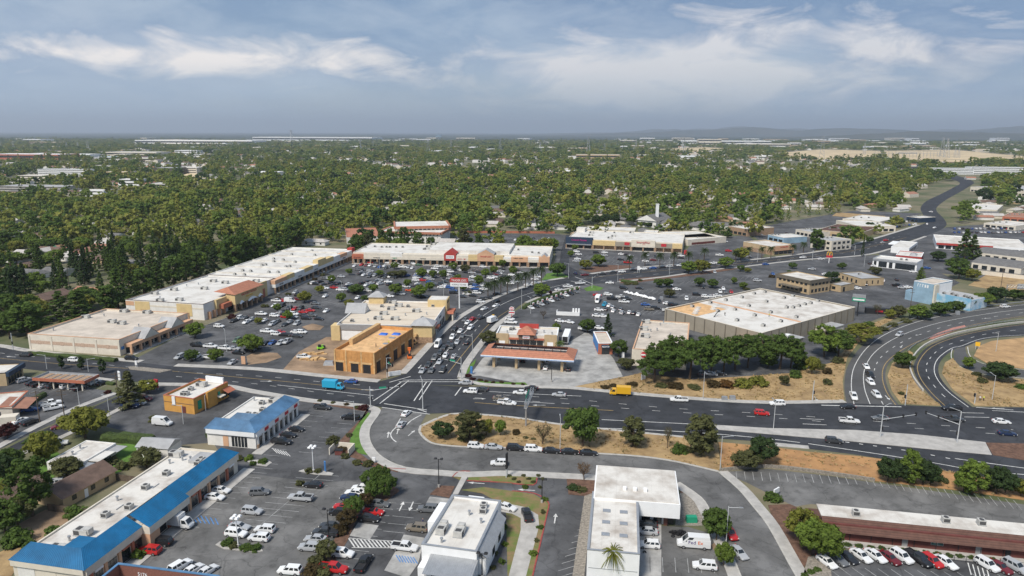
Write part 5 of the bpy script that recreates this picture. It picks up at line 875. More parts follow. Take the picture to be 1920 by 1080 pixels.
WH.tube((0, -.11, 0), (0, .11, 0), .34, .34, 'tyre', n_); WHEEL = WH.mesh('wheel'); RIM = MB().tube((0, -.125, 0), (0, .125, 0), .20, .20, 'rim', 8).mesh('rim')
def lower(b, st, m):
    """loft of body sections: (x, half width, z bottom, z top)"""
    rings = []
    for x, hw, z0, z1 in st:
        zm = z0 + (z1 - z0) * .55
        rings.append([(x, -hw * .93, z0), (x, -hw, z0 + .12), (x, -hw, zm), (x, -hw * .94, z1 - .04), (x, -hw * .80, z1), (x, hw * .80, z1), (x, hw * .94, z1 - .04), (x, hw, zm), (x, hw, z0 + .12), (x, hw * .93, z0)])
    n = 10; vs = [p for r in rings for p in r]; fs = []
    for i in range(len(rings) - 1):
        for j in range(n): fs.append((i * n + j, i * n + (j + 1) % n, (i + 1) * n + (j + 1) % n, (i + 1) * n + j))
    fs.append(list(range(n))[::-1]); fs.append([(len(rings) - 1) * n + j for j in range(n)]); b.add(vs, [f[::-1] for f in fs], m)
def cabin(x0b, x1b, x0t, x1t, wb, wt, zb, zt):
    B = [(x0b, -wb, zb), (x1b, -wb, zb), (x1b, wb, zb), (x0b, wb, zb), (x0t, -wt, zt), (x1t, -wt, zt), (x1t, wt, zt), (x0t, wt, zt)]; return B
CARS = {}
def pane(q, s0, s1, t0, t1, off):
    a, b, c, d = [Vector(v) for v in q]; n = (b - a).cross(d - a).normalized() * off; f = lambda s, t: a.lerp(b, s).lerp(d.lerp(c, s), t) + n
    return [f(s0, t0), f(s1, t0), f(s1, t1), f(s0, t1)]
def car_meshes(k):
    if k in CARS: return CARS[k]
    parts = []; body = MB(); gl = []
    if k == 'S': st = [(-2.35, .72, .35, .78), (-2.25, .86, .25, .95), (-1.7, .90, .2, 1.0), (0, .91, .18, .96), (1.0, .91, .2, .95), (1.9, .88, .22, .80), (2.25, .80, .25, .70), (2.38, .62, .35, .58)]; cb = cabin(-1.85, 1.05, -1.15, .30, .80, .60, .93, 1.44); ns = 2; L_, wb = 4.7, 1.38
    elif k == 'V': st = [(-2.35, .78, .4, 1.0), (-2.28, .92, .3, 1.1), (-1.0, .95, .25, 1.1), (.9, .95, .25, 1.08), (1.8, .92, .28, .98), (2.25, .85, .3, .85), (2.38, .66, .4, .70)]; cb = cabin(-2.27, 1.15, -1.95, .45, .86, .68, 1.06, 1.70); ns = 3; L_, wb = 4.75, 1.42
    elif k == 'P': st = [(-2.85, .90, .5, 1.10), (-2.8, .97, .42, 1.12), (-.8, .97, .38, 1.12), (1.2, .97, .38, 1.14), (2.2, .95, .4, 1.08), (2.75, .88, .42, .95), (2.88, .7, .5, .75)]; cb = cabin(-.85, 1.5, -.65, .75, .88, .70, 1.10, 1.85); ns = 2; L_, wb = 5.75, 1.75
    elif k == 'C': st = [(-2.3, .72, .35, .78), (-2.2, .86, .25, .92), (0, .90, .18, .92), (1.0, .90, .2, .92), (1.9, .88, .22, .80), (2.3, .70, .3, .62)]; cb = cabin(.25, 1.0, .30, .45, .78, .66, .9, 1.30); ns = 0; L_, wb = 4.6, 1.36
    elif k == 'v': st = [(-2.95, .95, .4, 1.4), (-2.9, 1.0, .35, 2.0), (1.2, 1.0, .35, 2.0), (1.9, .98, .38, 1.35), (2.8, .90, .4, 1.05), (2.98, .75, .5, .8)]; cb = cabin(-2.88, 2.1, -2.75, 1.0, .97, .86, 1.4, 2.55); ns = 0; L_, wb = 5.95, 1.85
    else: st = [(1.2, 1.0, .45, 1.3), (1.3, 1.02, .4, 1.4), (2.9, 1.0, .4, 1.3), (3.25, .92, .45, 1.1), (3.4, .8, .5, .8)]; cb = cabin(1.22, 3.1, 1.3, 2.45, .98, .86, 1.25, 2.25); ns = 1; L_, wb = 7, 2.3
    lower(body, st, 'car'); body.add(cb, [(4, 5, 6, 7), (0, 1, 5, 4), (1, 2, 6, 5), (2, 3, 7, 6), (3, 0, 4, 7)], 'car')
    if k == 'P': body.box(-2.7, -.95, -.78, .78, 1.121, 1.135, 'dark'); body.box(-2.8, -.9, -.95, -.82, 1.12, 1.3, 'car'); body.box(-2.8, -.9, .82, .95, 1.12, 1.3, 'car'); body.box(-2.85, -2.7, -.95, .95, 1.1, 1.3, 'car')
    if k == 'T': body.box(-3.5, 1.15, -1.15, 1.15, .85, 3.1, 'car'); body.box(-3.5, 1.1, -.5, .5, .45, .85, 'dark')
    if k == 'C': body.box(-1.1, .3, -.7, .7, .925, .95, 'dark'); body.box(-.5, -.25, -.6, .6, .95, 1.15, 'dark')
    q = lambda *i: [cb[j] for j in i]
    if k != 'T' or 1:
        gl.append(('windshield', [pane(q(1, 2, 6, 5), .08, .92, .10, .94, .012)]))
        if k in 'SVP': gl.append(('rear_window', [pane(q(3, 0, 4, 7), .1, .9, .18, .92, .012)]))
        sides = []
        if ns or k in 'vT':
            for f in ((0, 1, 5, 4), (2, 3, 7, 6)):
                rng = [(i / ns + .04, (i + 1) / ns - .03) for i in range(ns)] if k not in 'vT' else ([(.72, .93)] if k == 'v' else [(.2, .85)])
                if f[0] == 2: rng = [(1 - b_, 1 - a_) for a_, b_ in rng]
                sides.append([pane(q(*f), a_, b_, .14, .88, .012) for a_, b_ in rng])
            for s_ in sides: gl.append(('side_window', s_))
    xs = st[-1][0]; x0 = st[0][0]; hw = st[2][1] if k != 'T' else 1.0
    zl = st[-2][3] - .12
    lights = [('headlight', MB().box(xs - .22, xs - .04, s * hw * .78 - .16, s * hw * .78 + .16, zl - .1, zl + .06, 'lamp')) for s in (1, -1)]
    xr = -3.5 if k == 'T' else x0
    lights += [('taillight', MB().box(xr - .02, xr + .12, s * hw * .80 - .12, s * hw * .80 + .12, .78, 1.0, 'tail')) for s in (1, -1)]
    wpos = [(a * wb + (0 if k != 'T' else (.3 if a > 0 else 0)), s * (hw - .10), .34) for a in (1, -1) for s in (1, -1)]
    full = MB(); full.v = list(body.v); full.f = [list(f) for f in body.f]; full.m = list(body.m); full.mats = list(body.mats)
    glm = []
    for nme, ps in gl:
        g_ = MB()
        for p_ in ps: g_.add(p_, [(0, 1, 2, 3)], 'glass'); full.add(p_, [(0, 1, 2, 3)], 'glass')
        glm.append((nme, g_.mesh(nme)))
    for x, y, z in wpos: full.tube((x, y - .11, z), (x, y + .11, z), .34, .34, 'tyre', 8)
    lm = []
    for nme, b_ in lights:
        full.v += [] ; k0 = len(full.v); full.v += b_.v; mi = full.mi(b_.mats[0]); full.f += [[i + k0 for i in f] for f in b_.f]; full.m += [mi] * len(b_.f); lm.append((nme, b_.mesh(nme)))
    bm_ = body.mesh('body')
    CARS[k] = (bm_, glm, lm, wpos, full.mesh(TN[k])); return CARS[k]
ALPHA = -10.5
HD = {'e': ALPHA, 'w': ALPHA + 180, 'n': ALPHA + 90, 's': ALPHA - 90}
LABN = {}
PEND = []
def cars(where, group, data, z=.05, force=None):
    for it in data.split(';'):
        it = it.strip()
        if not it: continue
        x, y, tc_, h = it.split(','); PEND.append((float(x), float(y), tc_[0], tc_[1], HD[h] if h in HD else float(h), where, group, z))
def flush():
    from collections import defaultdict
    ns = sum(c[2] == 'S' for c in PEND); wh = defaultdict(list)      # past 300 sedans: the farthest groups become one mass
    for c in PEND:
        if c[2] == 'S': wh[c[5]].append(c)
    mass = []
    for l in sorted(wh.values(), key=lambda l: sum(c[1] for c in l) / len(l)):
        if ns <= 296: break
        mass += l; ns -= len(l)
    if mass:
        full = car_meshes('S')[4]; fb_ = MB(); vs0 = [v.co.copy() for v in full.vertices]
        for x, y, k, c, deg, *_r in mass:
            if 'paint_' + c not in M: M['paint_' + c] = mat('car_paint_' + CC[c][1], CC[c][0], .28, .02, .3, spec=.6)
            p = P(x, y); mx = Matrix.Translation((p.x, p.y, .05)) @ Matrix.Rotation(R(deg), 4, 'Z'); k0 = len(fb_.v); fb_.v += [tuple(mx @ v) for v in vs0]
            for pl in full.polygons: m_ = full.materials[pl.material_index]; fb_.f.append([i + k0 for i in pl.vertices]); fb_.m.append(fb_.mi('paint_' + c if m_ == M['car'] else m_))
        tag(fb_.build('far_parked_cars'), 'tiny parked cars in the farthest lots', kind='stuff')
    for c in mass: PEND.remove(c)
    grp = defaultdict(list)
    for c in PEND: grp[(c[2], c[3], c[5])].append(c)
    ordn = ['leftmost', 'second', 'third', 'fourth', 'fifth', 'sixth', 'seventh', 'eighth', 'ninth', 'tenth', 'eleventh', 'twelfth', 'thirteenth', 'fourteenth', 'fifteenth', 'sixteenth', 'seventeenth', 'eighteenth', 'nineteenth', 'twentieth']
    for (k, c, where), lst in grp.items():
        lst.sort(key=lambda q: (q[0], q[1]))
        for i, q in enumerate(lst):
            base = f'{CC[c][1]} {LN[k]} {where}'
            if len(lst) == 1: lab = base
            elif i == 0: lab = f'leftmost {base}'
            else: lab = f'{ordinal(i + 1)} from left {base}'
            place_car(q[0], q[1], k, c, q[4], lab, q[6], q[7])
NC = [0]
def place_car(px, py, k, c, deg, lab, group, z):
    body, glm, lm, wpos, full = car_meshes(k); p = P(px, py); f_ = random.uniform(.9, 1.08); col = (*[v * f_ for v in CC[c][0]], 1); NC[0] += 1
    near = py > 700; nm = {'S': 'sedan', 'V': 'suv', 'P': 'pickup_truck', 'v': 'van', 'T': 'box_truck', 'C': 'convertible'}[k]; cat = 'truck' if k in 'PT' else ('van' if k == 'v' else 'car')
    deg += random.uniform(-1.5, 1.5); sc_ = random.uniform(.95, 1.05)
    if not near:
        o = link(nm, full); o.location = (p.x, p.y, z); o.rotation_euler = (0, 0, R(deg)); o.color = col; o.scale = (sc_, 1, sc_); tag(o, lab, cat, group); return o
    r = thing(nm, lab, cat, p, R(deg), group, z); r.scale = (sc_, 1, sc_)
    b_ = link('body', body, r); b_.color = col
    for n_, me in glm: link(n_, me, r)
    for n_, me in lm: link(n_, me, r)
    for w_ in wpos: o = link('wheel', WHEEL, r); o.location = w_; link('rim', RIM, o)
    return r
G1 = 'cars parked in front of the long blue-roofed strip'
cars('parked at the long blue-roofed strip', G1, '302,1021,Vk,170;281,1037,Vr,170;415,923,Sw,e;403,936,Sw,e;338,1067,Vw,60;362,1073,Sw,62;389,1075,Sw,62;334,988,Tw,e')
cars('in the middle of the older car park', G1, '487,927,Vg,4;473,963,Vs,e;449,992,Ss,e;443,1005,Vw,e;497,997,Vw,172;486,1013,Vw,172;587,913,Sk,170;564,938,Ps,172;544,1075,Vw,172')
cars('along the mulch strip of the older car park', G1, '678,919,Sw,170;666,928,Sw,170;657,937,Sn,170;645,954,Sr,170;635,965,Vk,170;618,990,Sd,170;611,1004,Pd,172;592,1015,Ss,172;581,1031,Vs,172')
cars('in the drive-through restaurant car park', 'cars at the white restaurant', '625,1072,Pr,e;642,1043,Vw,e;682,1062,Pk,80;759,1031,Pw,e;782,995,Vt,170;803,959,Vg,172;711,949,Sg,e;701,964,Cr,e;692,976,Sk,e;951,955,Sw,-28;988,970,Pk,100')
cars('beside the faded blue strip', 'cars at the faded blue strip', '605,767,Pd,e;657,786,Pk,172;556,808,Sk,e;541,819,Sk,e;528,832,Pk,e')
cars('parked in line along the dry grass island', 'cars parked along the frontage road', '892,840,Vw,-5;925,842,Ss,-5;966,844,Vk,-5;1000,846,Vw,-5;1034,849,Sk,-5;1068,851,Sk,-5;1103,853,Sk,-5')
cars('driving on the frontage road', 'cars on the frontage road', '762,778,Sw,72;753,799,Ss,80;936,872,Vw,178')
cars('on the main road left of the crossing', 'traffic on the main road', '48,668,Vd,172;140,678,Vw,e;247,675,Vk,e;658,718,Sb,172')
place_car(626, 730, 'T', 'u', -10, 'turquoise utility truck with box body on the main road', 'traffic on the main road', .05)
cars('waiting near the petrol station on the main road', 'traffic on the main road', '873,721,Ss,172;882,737,Vw,172;903,733,Sd,172;938,750,St,e;949,758,Pw,e;996,731,Sk,172;975,739,Sw,172;955,759,Sw,e;1048,743,Ss,172')
place_car(1162, 741, 'T', 'y', 172, 'yellow rental box truck on the main road', 'traffic on the main road', .05)
cars('on the main road between crossing and ramps', 'traffic on the main road', '1273,753,Pw,176;1428,778,Vr,e;1457,760,Vw,178;1589,766,Sk,178;1592,793,Pw,e;1650,787,Sg,178;1784,769,Pk,178;1788,790,Pd,e;1877,794,Sw,e;1888,816,Sn,e;1563,830,Vd,-12')
cars('queuing on the curved ramp', 'cars on the ramp', '1624,690,Sw,258;1631,706,Pk,262;1632,720,Vw,262;1643,744,Vw,265;1600,747,Pw,252;1686,630,Vs,222;1884,577,Vw,12')
cars('at the red-edged carport', 'cars in the corner car lot', '45,716,Vs,62;62,721,Sk,62;75,723,Pk,62;86,726,Ss,62;101,727,Vk,62;127,727,Vw,62;150,731,Sk,62;179,720,Vw,62;193,721,Sk,62;112,716,Sg,62;146,718,Sw,62;165,718,Sg,62')
cars('in the lot by the red tiled porch', 'cars in the corner car lot', '96,760,Pw,40;101,768,Pw,40;57,771,Sb,20;17,790,Vm,75;39,792,Sw,70;57,795,Vk,70')
cars('by the houses', 'cars by the houses', '113,803,Sm,210;106,836,Pw,20;115,909,Vs,20')
cars('beside the yellow restaurant', 'cars at the yellow restaurant', '244,764,Pn,e;261,758,Ss,e;272,751,Vm,e;305,797,vw,e')
cars('in the tyre shop yard', 'cars at the tyre shop', '1217,1026,Vw,172;1213,987,Sd,172;1212,1001,Ss,172;1321,1066,Vw,172')
fv = place_car(1300, 1026, 'v', 'w', 172, 'white delivery van with purple and orange lettering in the tyre shop yard', 'cars at the tyre shop', .05); fv.scale = (1.15, 1.05, 1.1)
M['fpur'] = mat('purple_ink', (.05, .01, .16), .5, .05); M['fora'] = mat('orange_ink', (.75, .13, .01), .5, .05)
text(fv, 'Fed', .95, (.4, 1.02, 1.45), (R(90), 0, R(180)), 'fpur', .01); text(fv, 'Ex', .95, (-1.08, 1.02, 1.45), (R(90), 0, R(180)), 'fora', .01)
cars('on the frontage road by the tyre shop', 'cars on the frontage road', '1367,1004,Pr,-80;1385,1041,Ss,-72')
cars('in the row before the long brown building', 'cars in front of the brown building', '1550,1058,Sw,-68;1570,1053,Sg,-68;1589,1050,Sk,-68;1614,1047,Sw,-68;1641,1047,Sw,-70;1667,1051,Sm,-70;1690,1049,Vw,-70;1721,1053,Pk,-70;1747,1057,Vr,-70;1772,1059,Sw,-70;1850,1064,Vw,-68;1874,1068,Sm,-68;1903,1068,Vs,-68')
A1 = 'traffic on the avenue'
cars('queuing at the avenue lights', A1, '821,650,vw,262;832,654,Sd,262;841,647,Sd,262;848,635,Vw,262;867,632,Sg,262;857,644,Ss,262;847,653,Vd,262;825,664,Sd,262;815,674,Vg,262;835,669,Sw,262;851,671,Ss,82;824,681,Ss,262;803,686,Sd,262;792,698,Ss,262;809,697,Sg,262;830,697,Vd,262;852,619,Sd,258;863,623,Sw,258;877,607,Sw,255;872,602,Sg,255;885,601,Sr,252;882,617,Vw,255;875,645,Sk,82')
cars('on the avenue bend', A1, '902,598,Sd,60;908,581,Sw,235;930,575,Sw,235;931,567,Sk,235;1007,556,Sg,205;1048,545,Sw,20;1065,539,Pw,20;1088,533,Pw,18;1079,514,Sn,100;1096,517,Sm,190')
place_car(924, 605, 'T', 'w', 62, 'white box truck driving away along the avenue', A1, .05)
cars('on the avenue before the palm trees', A1, '1129,515,Sd,190;1149,512,Sd,190;1166,511,Sw,190;1186,508,Sk,190;1206,506,Vw,188;1224,504,Sb,188;1241,503,Sk,188;1255,501,Ss,188;1275,499,Sw,188;1337,495,Sw,186;1359,495,Sw,186;1436,497,Sb,8;1505,484,Sw,195;1539,487,Sw,15;1661,452,Vr,30;1655,456,Ss,30;1738,421,Sw,60;1752,428,Sw,220;1745,398,Sw,100')
P1 = 'cars in the plaza lot'
cars('parked near the grocery entrance', P1, '448,599,Vw,s;438,604,Vk,s;459,598,Sg,s;462,606,Sw,s;472,601,Ss,s;496,603,Sw,s;511,610,Vs,s;520,605,Sg,s;534,611,Sd,s;543,606,Ss,s;557,609,Vs,s;411,614,Vw,e;490,591,Pw,e;515,594,Vw,e;527,589,Ss,e;535,591,Sd,e;535,596,Sr,e;551,591,Vw,e;550,596,Ss,e;571,593,Sd,e;574,599,Vk,e;585,593,Sg,e;598,600,Sk,e')
cars('in the plaza lot below the stepped shops', P1, '519,566,Pw,e;515,575,Sw,s;529,575,Vd,s;542,580,Vd,s;553,581,Sr,s;564,580,Vd,s;544,567,vw,e;532,566,Sr,e;557,563,Sm,e;591,571,Sg,e;593,579,Sd,e;582,584,Sr,e;569,587,Sr,e;610,557,Sw,s;612,585,Sw,s;554,550,Vs,s;597,542,Se,e;609,542,Sw,e;592,534,Sk,e;609,524,Sg,e;616,524,Sw,e;560,556,Sk,e;627,541,Sr,e;638,545,Sw,e;648,545,Vs,e;659,549,Vk,e;604,512,Sw,s;612,515,Sd,e;640,520,Ss,e')
cars('parked by the dug-up plaza entrance', P1, '501,624,Pw,e;526,625,Sr,e;519,629,Vw,e;534,630,Sk,e;545,630,Sd,e;555,625,Sw,e;566,625,Vw,e;557,632,Sd,e;498,646,Sk,s;511,645,Sb,s;526,646,Vs,s;539,643,Ps,s;445,641,Ve,s;480,654,Vk,e;469,658,Sk,e;447,664,Sk,e;439,656,Ss,e;371,650,Pk,e;395,652,Pw,e;423,656,Pw,e;337,672,Vs,s;367,672,Vw,s;394,673,Pw,e;353,673,Sk,s;436,682,Ss,s;570,672,Pw,e')
cars('in front of the rear plaza shops', P1, '679,492,Sk,e;687,493,Sw,e;696,494,Sr,e;706,495,Sd,e;716,496,Sd,e;730,495,Pw,e;741,496,Pw,e;767,496,Sd,e;776,496,Vw,e;785,498,Se,e;665,500,Sw,s;678,498,Sr,s;687,499,Sm,s;694,499,Sw,s;704,501,Ss,s;712,502,Sb,s;721,500,Sw,s;724,504,Sd,s;731,502,Sg,s;739,501,Sd,s;749,502,Sw,e;757,502,Sw,e;766,503,Ss,s;773,504,Sw,s;821,501,Vw,e;834,502,Ss,e;815,505,Sw,e;806,512,Vw,e;810,516,Sd,e;819,512,Sw,e')
cars('in the middle rows of the plaza lot', P1, '671,507,Sg,e;679,507,Sd,e;694,510,Vs,e;682,517,Sw,s;693,520,Vd,s;702,518,Ss,s;712,520,Sd,s;722,521,Sd,s;731,520,Sw,s;738,519,Sw,s;742,522,Sk,s;711,527,Ss,e;728,530,Sw,e;687,536,Sw,s;781,523,Vw,e;780,527,Vw,e;792,527,Sr,e;812,533,Sg,e;833,530,Sd,e;762,539,Sw,e;768,546,Co,e;752,553,Vs,e;731,557,Sw,e;794,558,Sk,e;779,556,Sd,e;850,546,Sb,e;671,560,Sw,s;690,547,Sw,e;680,546,Sd,e;667,548,Sk,e;844,511,Vw,e;850,516,Sk,e;864,508,Sw,e;841,517,Sw,e;856,516,Sd,e')
cars('in the crowded rows before the gabled grocery', P1, '906,502,Vw,e;890,508,Sg,e;897,511,Sd,e;885,513,Ss,e;887,521,Sw,e;894,517,Sg,e;881,527,Ss,e;942,506,Sk,e;939,510,Ss,e;935,514,Sw,e;921,516,Sd,e;926,521,Sw,e;920,523,Vw,e;928,516,Sm,e;960,517,Sw,e;971,508,Sd,e;977,513,Ss,e;902,527,Sg,e;906,537,Sw,e;1007,521,Vw,e;1003,525,Sw,e;1004,532,Sw,e;990,536,Sw,e;957,533,Sw,e;946,520,Sd,e;935,527,Sw,e')
cars('behind the avenue palms', P1, '932,553,Sk,e;894,551,Vw,e;900,548,Sk,e;876,553,Sw,e;887,556,Sk,e;906,562,Sd,e;901,568,Vw,e;915,561,Sk,e;978,524,Sg,e;966,530,Ss,e')
cars('in the rear lot by the red wall', 'cars in the rear plaza lot', '922,453,Sw,s;898,452,Sk,s;934,452,Sd,s;947,453,Sk,s;966,451,Sw,s;976,455,Sw,s;982,455,Sw,s;999,455,Ss,s;1007,454,Sw,s;1016,456,Sr,s;1029,457,Ss,s;1029,449,Sw,s;983,447,Sk,s;930,446,Sk,s;1000,448,Sd,s;994,455,Sd,s;861,451,Sw,e;867,446,Sw,e;874,443,Sw,e;1018,448,Ss,s')
TL_ = 'cars in the charger lot'
cars('in the charger lot', TL_, '1120,555,Sr,e;1140,554,Vw,e;1148,562,Pk,e;1164,559,Pw,e;1170,568,Pw,e;1174,562,Pd,e;1134,573,Pu,70;1142,575,Sw,70;1149,578,Ss,70;1123,583,Sw,e;1150,585,Sw,70;1164,582,Sg,70;1166,589,Vs,70;1180,588,Sw,70;1197,592,Sw,70;1188,589,Sk,70;1119,594,Sw,e;1131,595,Sw,e;1136,582,Sd,70;1210,573,Sb,e;1217,582,Vt,e;1229,580,Vk,e;1252,584,Pw,e;1236,567,Sk,s;1251,571,Sw,e;1260,573,Vk,e;1268,574,Sk,e;1169,542,Vk,-40;1199,542,Ck,-30;1143,532,Sw,170;1120,567,vw,s')
cars('in the lot under the small round trees', TL_, '1254,536,Sw,e;1269,544,Sw,e;1318,540,Sk,s;1340,512,Ss,s;1449,515,Sb,s;1420,528,Vs,e;1356,543,Sw,s;1350,549,Vw,s;1360,549,Sg,s;1371,549,Sr,s;1306,554,Vk,e;1323,558,Vw,e;1334,558,Sw,e;1345,556,Sw,e;1287,562,Vw,s;1313,509,Sw,10')
for i in range(10):
    px = 996 + i * 9.3; py = 579 - i * 3.35; PEND.append((px, py, 'S', 'wkskwdkwkg'[i], -62, 'plugged in at the charging posts', 'cars charging at the posts', .05))
cars('behind the petrol station', 'cars at the petrol station', '956,600,Sw,e;958,607,Pw,e;1050,604,Sw,-35;1068,606,Sw,-35;1096,620,Pw,-35;1123,617,Sw,e')
cars('under the petrol station canopy', 'cars at the petrol station', '981,678,Vk,80;1027,681,Ss,80;1023,692,Sw,80;1066,694,Sk,80')
cars('beside the big-box store wall', 'cars near the big-box store', '1270,606,Vk,-35;1287,611,Pw,-35;1323,622,Pk,-35')
cars('parked beneath the pine trees', 'cars under the pines', '1316,703,Vg,60;1333,704,Ss,-20;1350,703,Sk,-20;1307,676,Vw,80;1320,675,Vk,80;1333,677,Sw,80;1295,668,Sr,80;1360,666,Sw,80')
cars('by the offices beside the avenue', 'cars around the offices', '1625,535,Sk,60;1632,533,Sg,60;1640,532,Sk,60;1648,530,Ss,60;1656,528,Sw,60;1607,542,Sw,e;1681,526,Sk,70;1682,537,Pk,e;1691,541,Ss,-15;1702,540,Sw,-15;1738,504,Sb,e;1630,495,Sk,70;1640,500,Sw,e;1712,511,Sw,e;1812,501,vw,70;1507,445,Sw,e;1425,441,Ss,e;1478,468,Sw,e;1548,516,Sw,e;1522,506,Ss,170')
cars('in the lot of the small shops near the church', 'cars around the offices', '1359,454,Sw,e;1366,472,Vr,e;1349,480,Pw,e;1402,482,Ss,e;1362,485,Sd,s;1081,473,Vw,e;1085,478,Sw,e;1083,487,Sw,e;1080,491,Ss,e;1118,475,Vk,e;1134,475,Vw,e;1133,480,Ss,e;1165,478,Sw,e;1176,479,Sk,e;1182,481,Ss,e;1177,494,Pr,e;1164,488,Sk,e;1228,482,Sk,s;1215,480,Ss,s;1225,489,Sm,e;1210,491,Sw,e;1277,485,Sk,e;1277,481,Sw,e')
for i in range(26): PEND.append((1645 + (i % 13) * 6 + random.uniform(-1, 1), 428 - (i % 13) * .8 + (i // 13) * 7 - 4, 'SV'[i % 2], random.choice('wwskgdbr'), 70, 'by the restaurants at the avenue bend', 'cars near the avenue bend', .05))
for i in range(34): PEND.append((1790 + (i % 17) * 8 + random.uniform(-1, 1), 437 - (i // 17) * 7 + random.uniform(-.5, .5), 'SV'[i % 2], random.choice('wwwskgdbr'), 70, 'in the tree-dotted lot at the edge of view', 'cars in the far mall lot', .05))
def fill(a, b, n, off, deg, where):
    A, B = P(*a), P(*b); d = Vector((math.cos(R(deg)), math.sin(R(deg)))) * off
    for i in range(n):
        for s_ in (1, -1):
            q = A.lerp(B, (i + .5) / n) + d * s_
            if random.random() < .38 or any((q - P(c[0], c[1])).length < 3.0 for c in PEND): continue
            zc_ = q.y * _cp + CAM_H * _sp; PEND.append((960 + FPX * q.x / zc_, 540 - FPX * (q.y * _sp - CAM_H * _cp) / zc_, random.choice('SSSV'), random.choice('wwsgkddb'), deg, where, 'cars in the plaza lot', .05))
fill((790, 520), (880, 560), 12, 2.5, -10, 'in the slanting row near the pylon sign'); fill((830, 515), (910, 548), 12, 2.5, -10, 'in the row left of the avenue palms'); fill((670, 512), (830, 519), 20, 2.5, 60, 'in the long middle row of the plaza lot'); fill((680, 530), (800, 536), 14, 2.5, 60, 'in the lower middle row of the plaza lot'); fill((590, 530), (700, 540), 12, 2.5, 60, 'in the row beside the stepped shops')
flush()
# RV and tanker trailer
o = thing('semi_trailer', 'white box trailer parked beside the petrol station shop', 'trailer', P(1062, 640), R(80)); MB().box(-6, 6, -1.25, 1.25, 1.1, 3.8, 'wpaint').build('box', o); MB().box(-6.02, -6, -1.1, 1.1, 1.2, 3.7, 'dark').build('rear_door', o)
for x in (-4.6, -3.4, 4.2):
    for s_ in (1, -1): w_ = link('wheel', WHEEL, o); w_.location = (x, s_ * 1.05, .45); w_.scale = (1.3, 1.3, 1.3)
MB().box(-5.5, 5.5, -.5, .5, .8, 1.1, 'dark').build('chassis', o)
o = thing('motorhome', 'white and red motorhome in the charger lot', 'motorhome', P(1121, 564), R(75)); MB().box(-3.2, 2.2, -1.15, 1.15, .6, 3.1, 'wpaint').build('body', o); MB().box(2.2, 3.3, -1.0, 1.0, .5, 1.6, 'wpaint', .2, .1).build('cab', o); MB().box(-3.22, 2.22, -1.17, 1.17, 1.5, 1.9, 'sred').build('red_stripe', o)
for x in (-2, 2.2):
    for s_ in (1, -1): w_ = link('wheel', WHEEL, o); w_.location = (x, s_ * 1.0, .36)
o = thing('shipping_container', 'black container with red lettering beside the big-box store', 'container', P(1647, 588), R(-12)); MB().box(-6, 6, -1.2, 1.2, .1, 2.7, 'dark').build('body', o); MB().box(-1.6, 1.6, -1.23, -1.2, 1.0, 1.8, 'sred').build('red_mark', o)
# ================================================================== TREES
def ico():
    t = (1 + 5 ** .5) / 2; v = [Vector(p).normalized() for p in ((-1, t, 0), (1, t, 0), (-1, -t, 0), (1, -t, 0), (0, -1, t), (0, 1, t), (0, -1, -t), (0, 1, -t), (t, 0, -1), (t, 0, 1), (-t, 0, -1), (-t, 0, 1))]
    return v, [(0, 11, 5), (0, 5, 1), (0, 1, 7), (0, 7, 10), (0, 10, 11), (1, 5, 9), (5, 11, 4), (11, 10, 2), (10, 7, 6), (7, 1, 8), (3, 9, 4), (3, 4, 2), (3, 2, 6), (3, 6, 8), (3, 8, 9), (4, 9, 5), (2, 4, 11), (6, 2, 10), (8, 6, 7), (9, 8, 1)]
IV, IF = ico()
def rdir(rg): 
    z = rg.uniform(-1, 1); a = rg.uniform(0, 2 * math.pi); s = math.sqrt(1 - z * z); return Vector((s * math.cos(a), s * math.sin(a), z))
def clump(b, rg, c, r, n, ls, m, flat=.8):
    vs = [c + Vector((v.x, v.y, v.z * flat)) * r * .72 * rg.uniform(.8, 1.1) for v in IV]; b.add(vs, IF, m)
    for _ in range(n):
        d = rdir(rg); p = c + Vector((d.x, d.y, d.z * flat)) * r * rg.uniform(.72, 1.08); nn_ = (d + rdir(rg) * .7 + Vector((0, 0, .45))).normalized(); t = nn_.orthogonal().normalized(); t = Matrix.Rotation(rg.uniform(0, 6.3), 3, nn_) @ t; q = nn_.cross(t); s = ls * rg.uniform(.6, 1.25)
        b.add([p - t * s - q * s * .6, p + t * s - q * s * .6, p + t * s * .6 + q * s, p - t * s * .6 + q * s * .8], [(0, 1, 2, 3)], m)
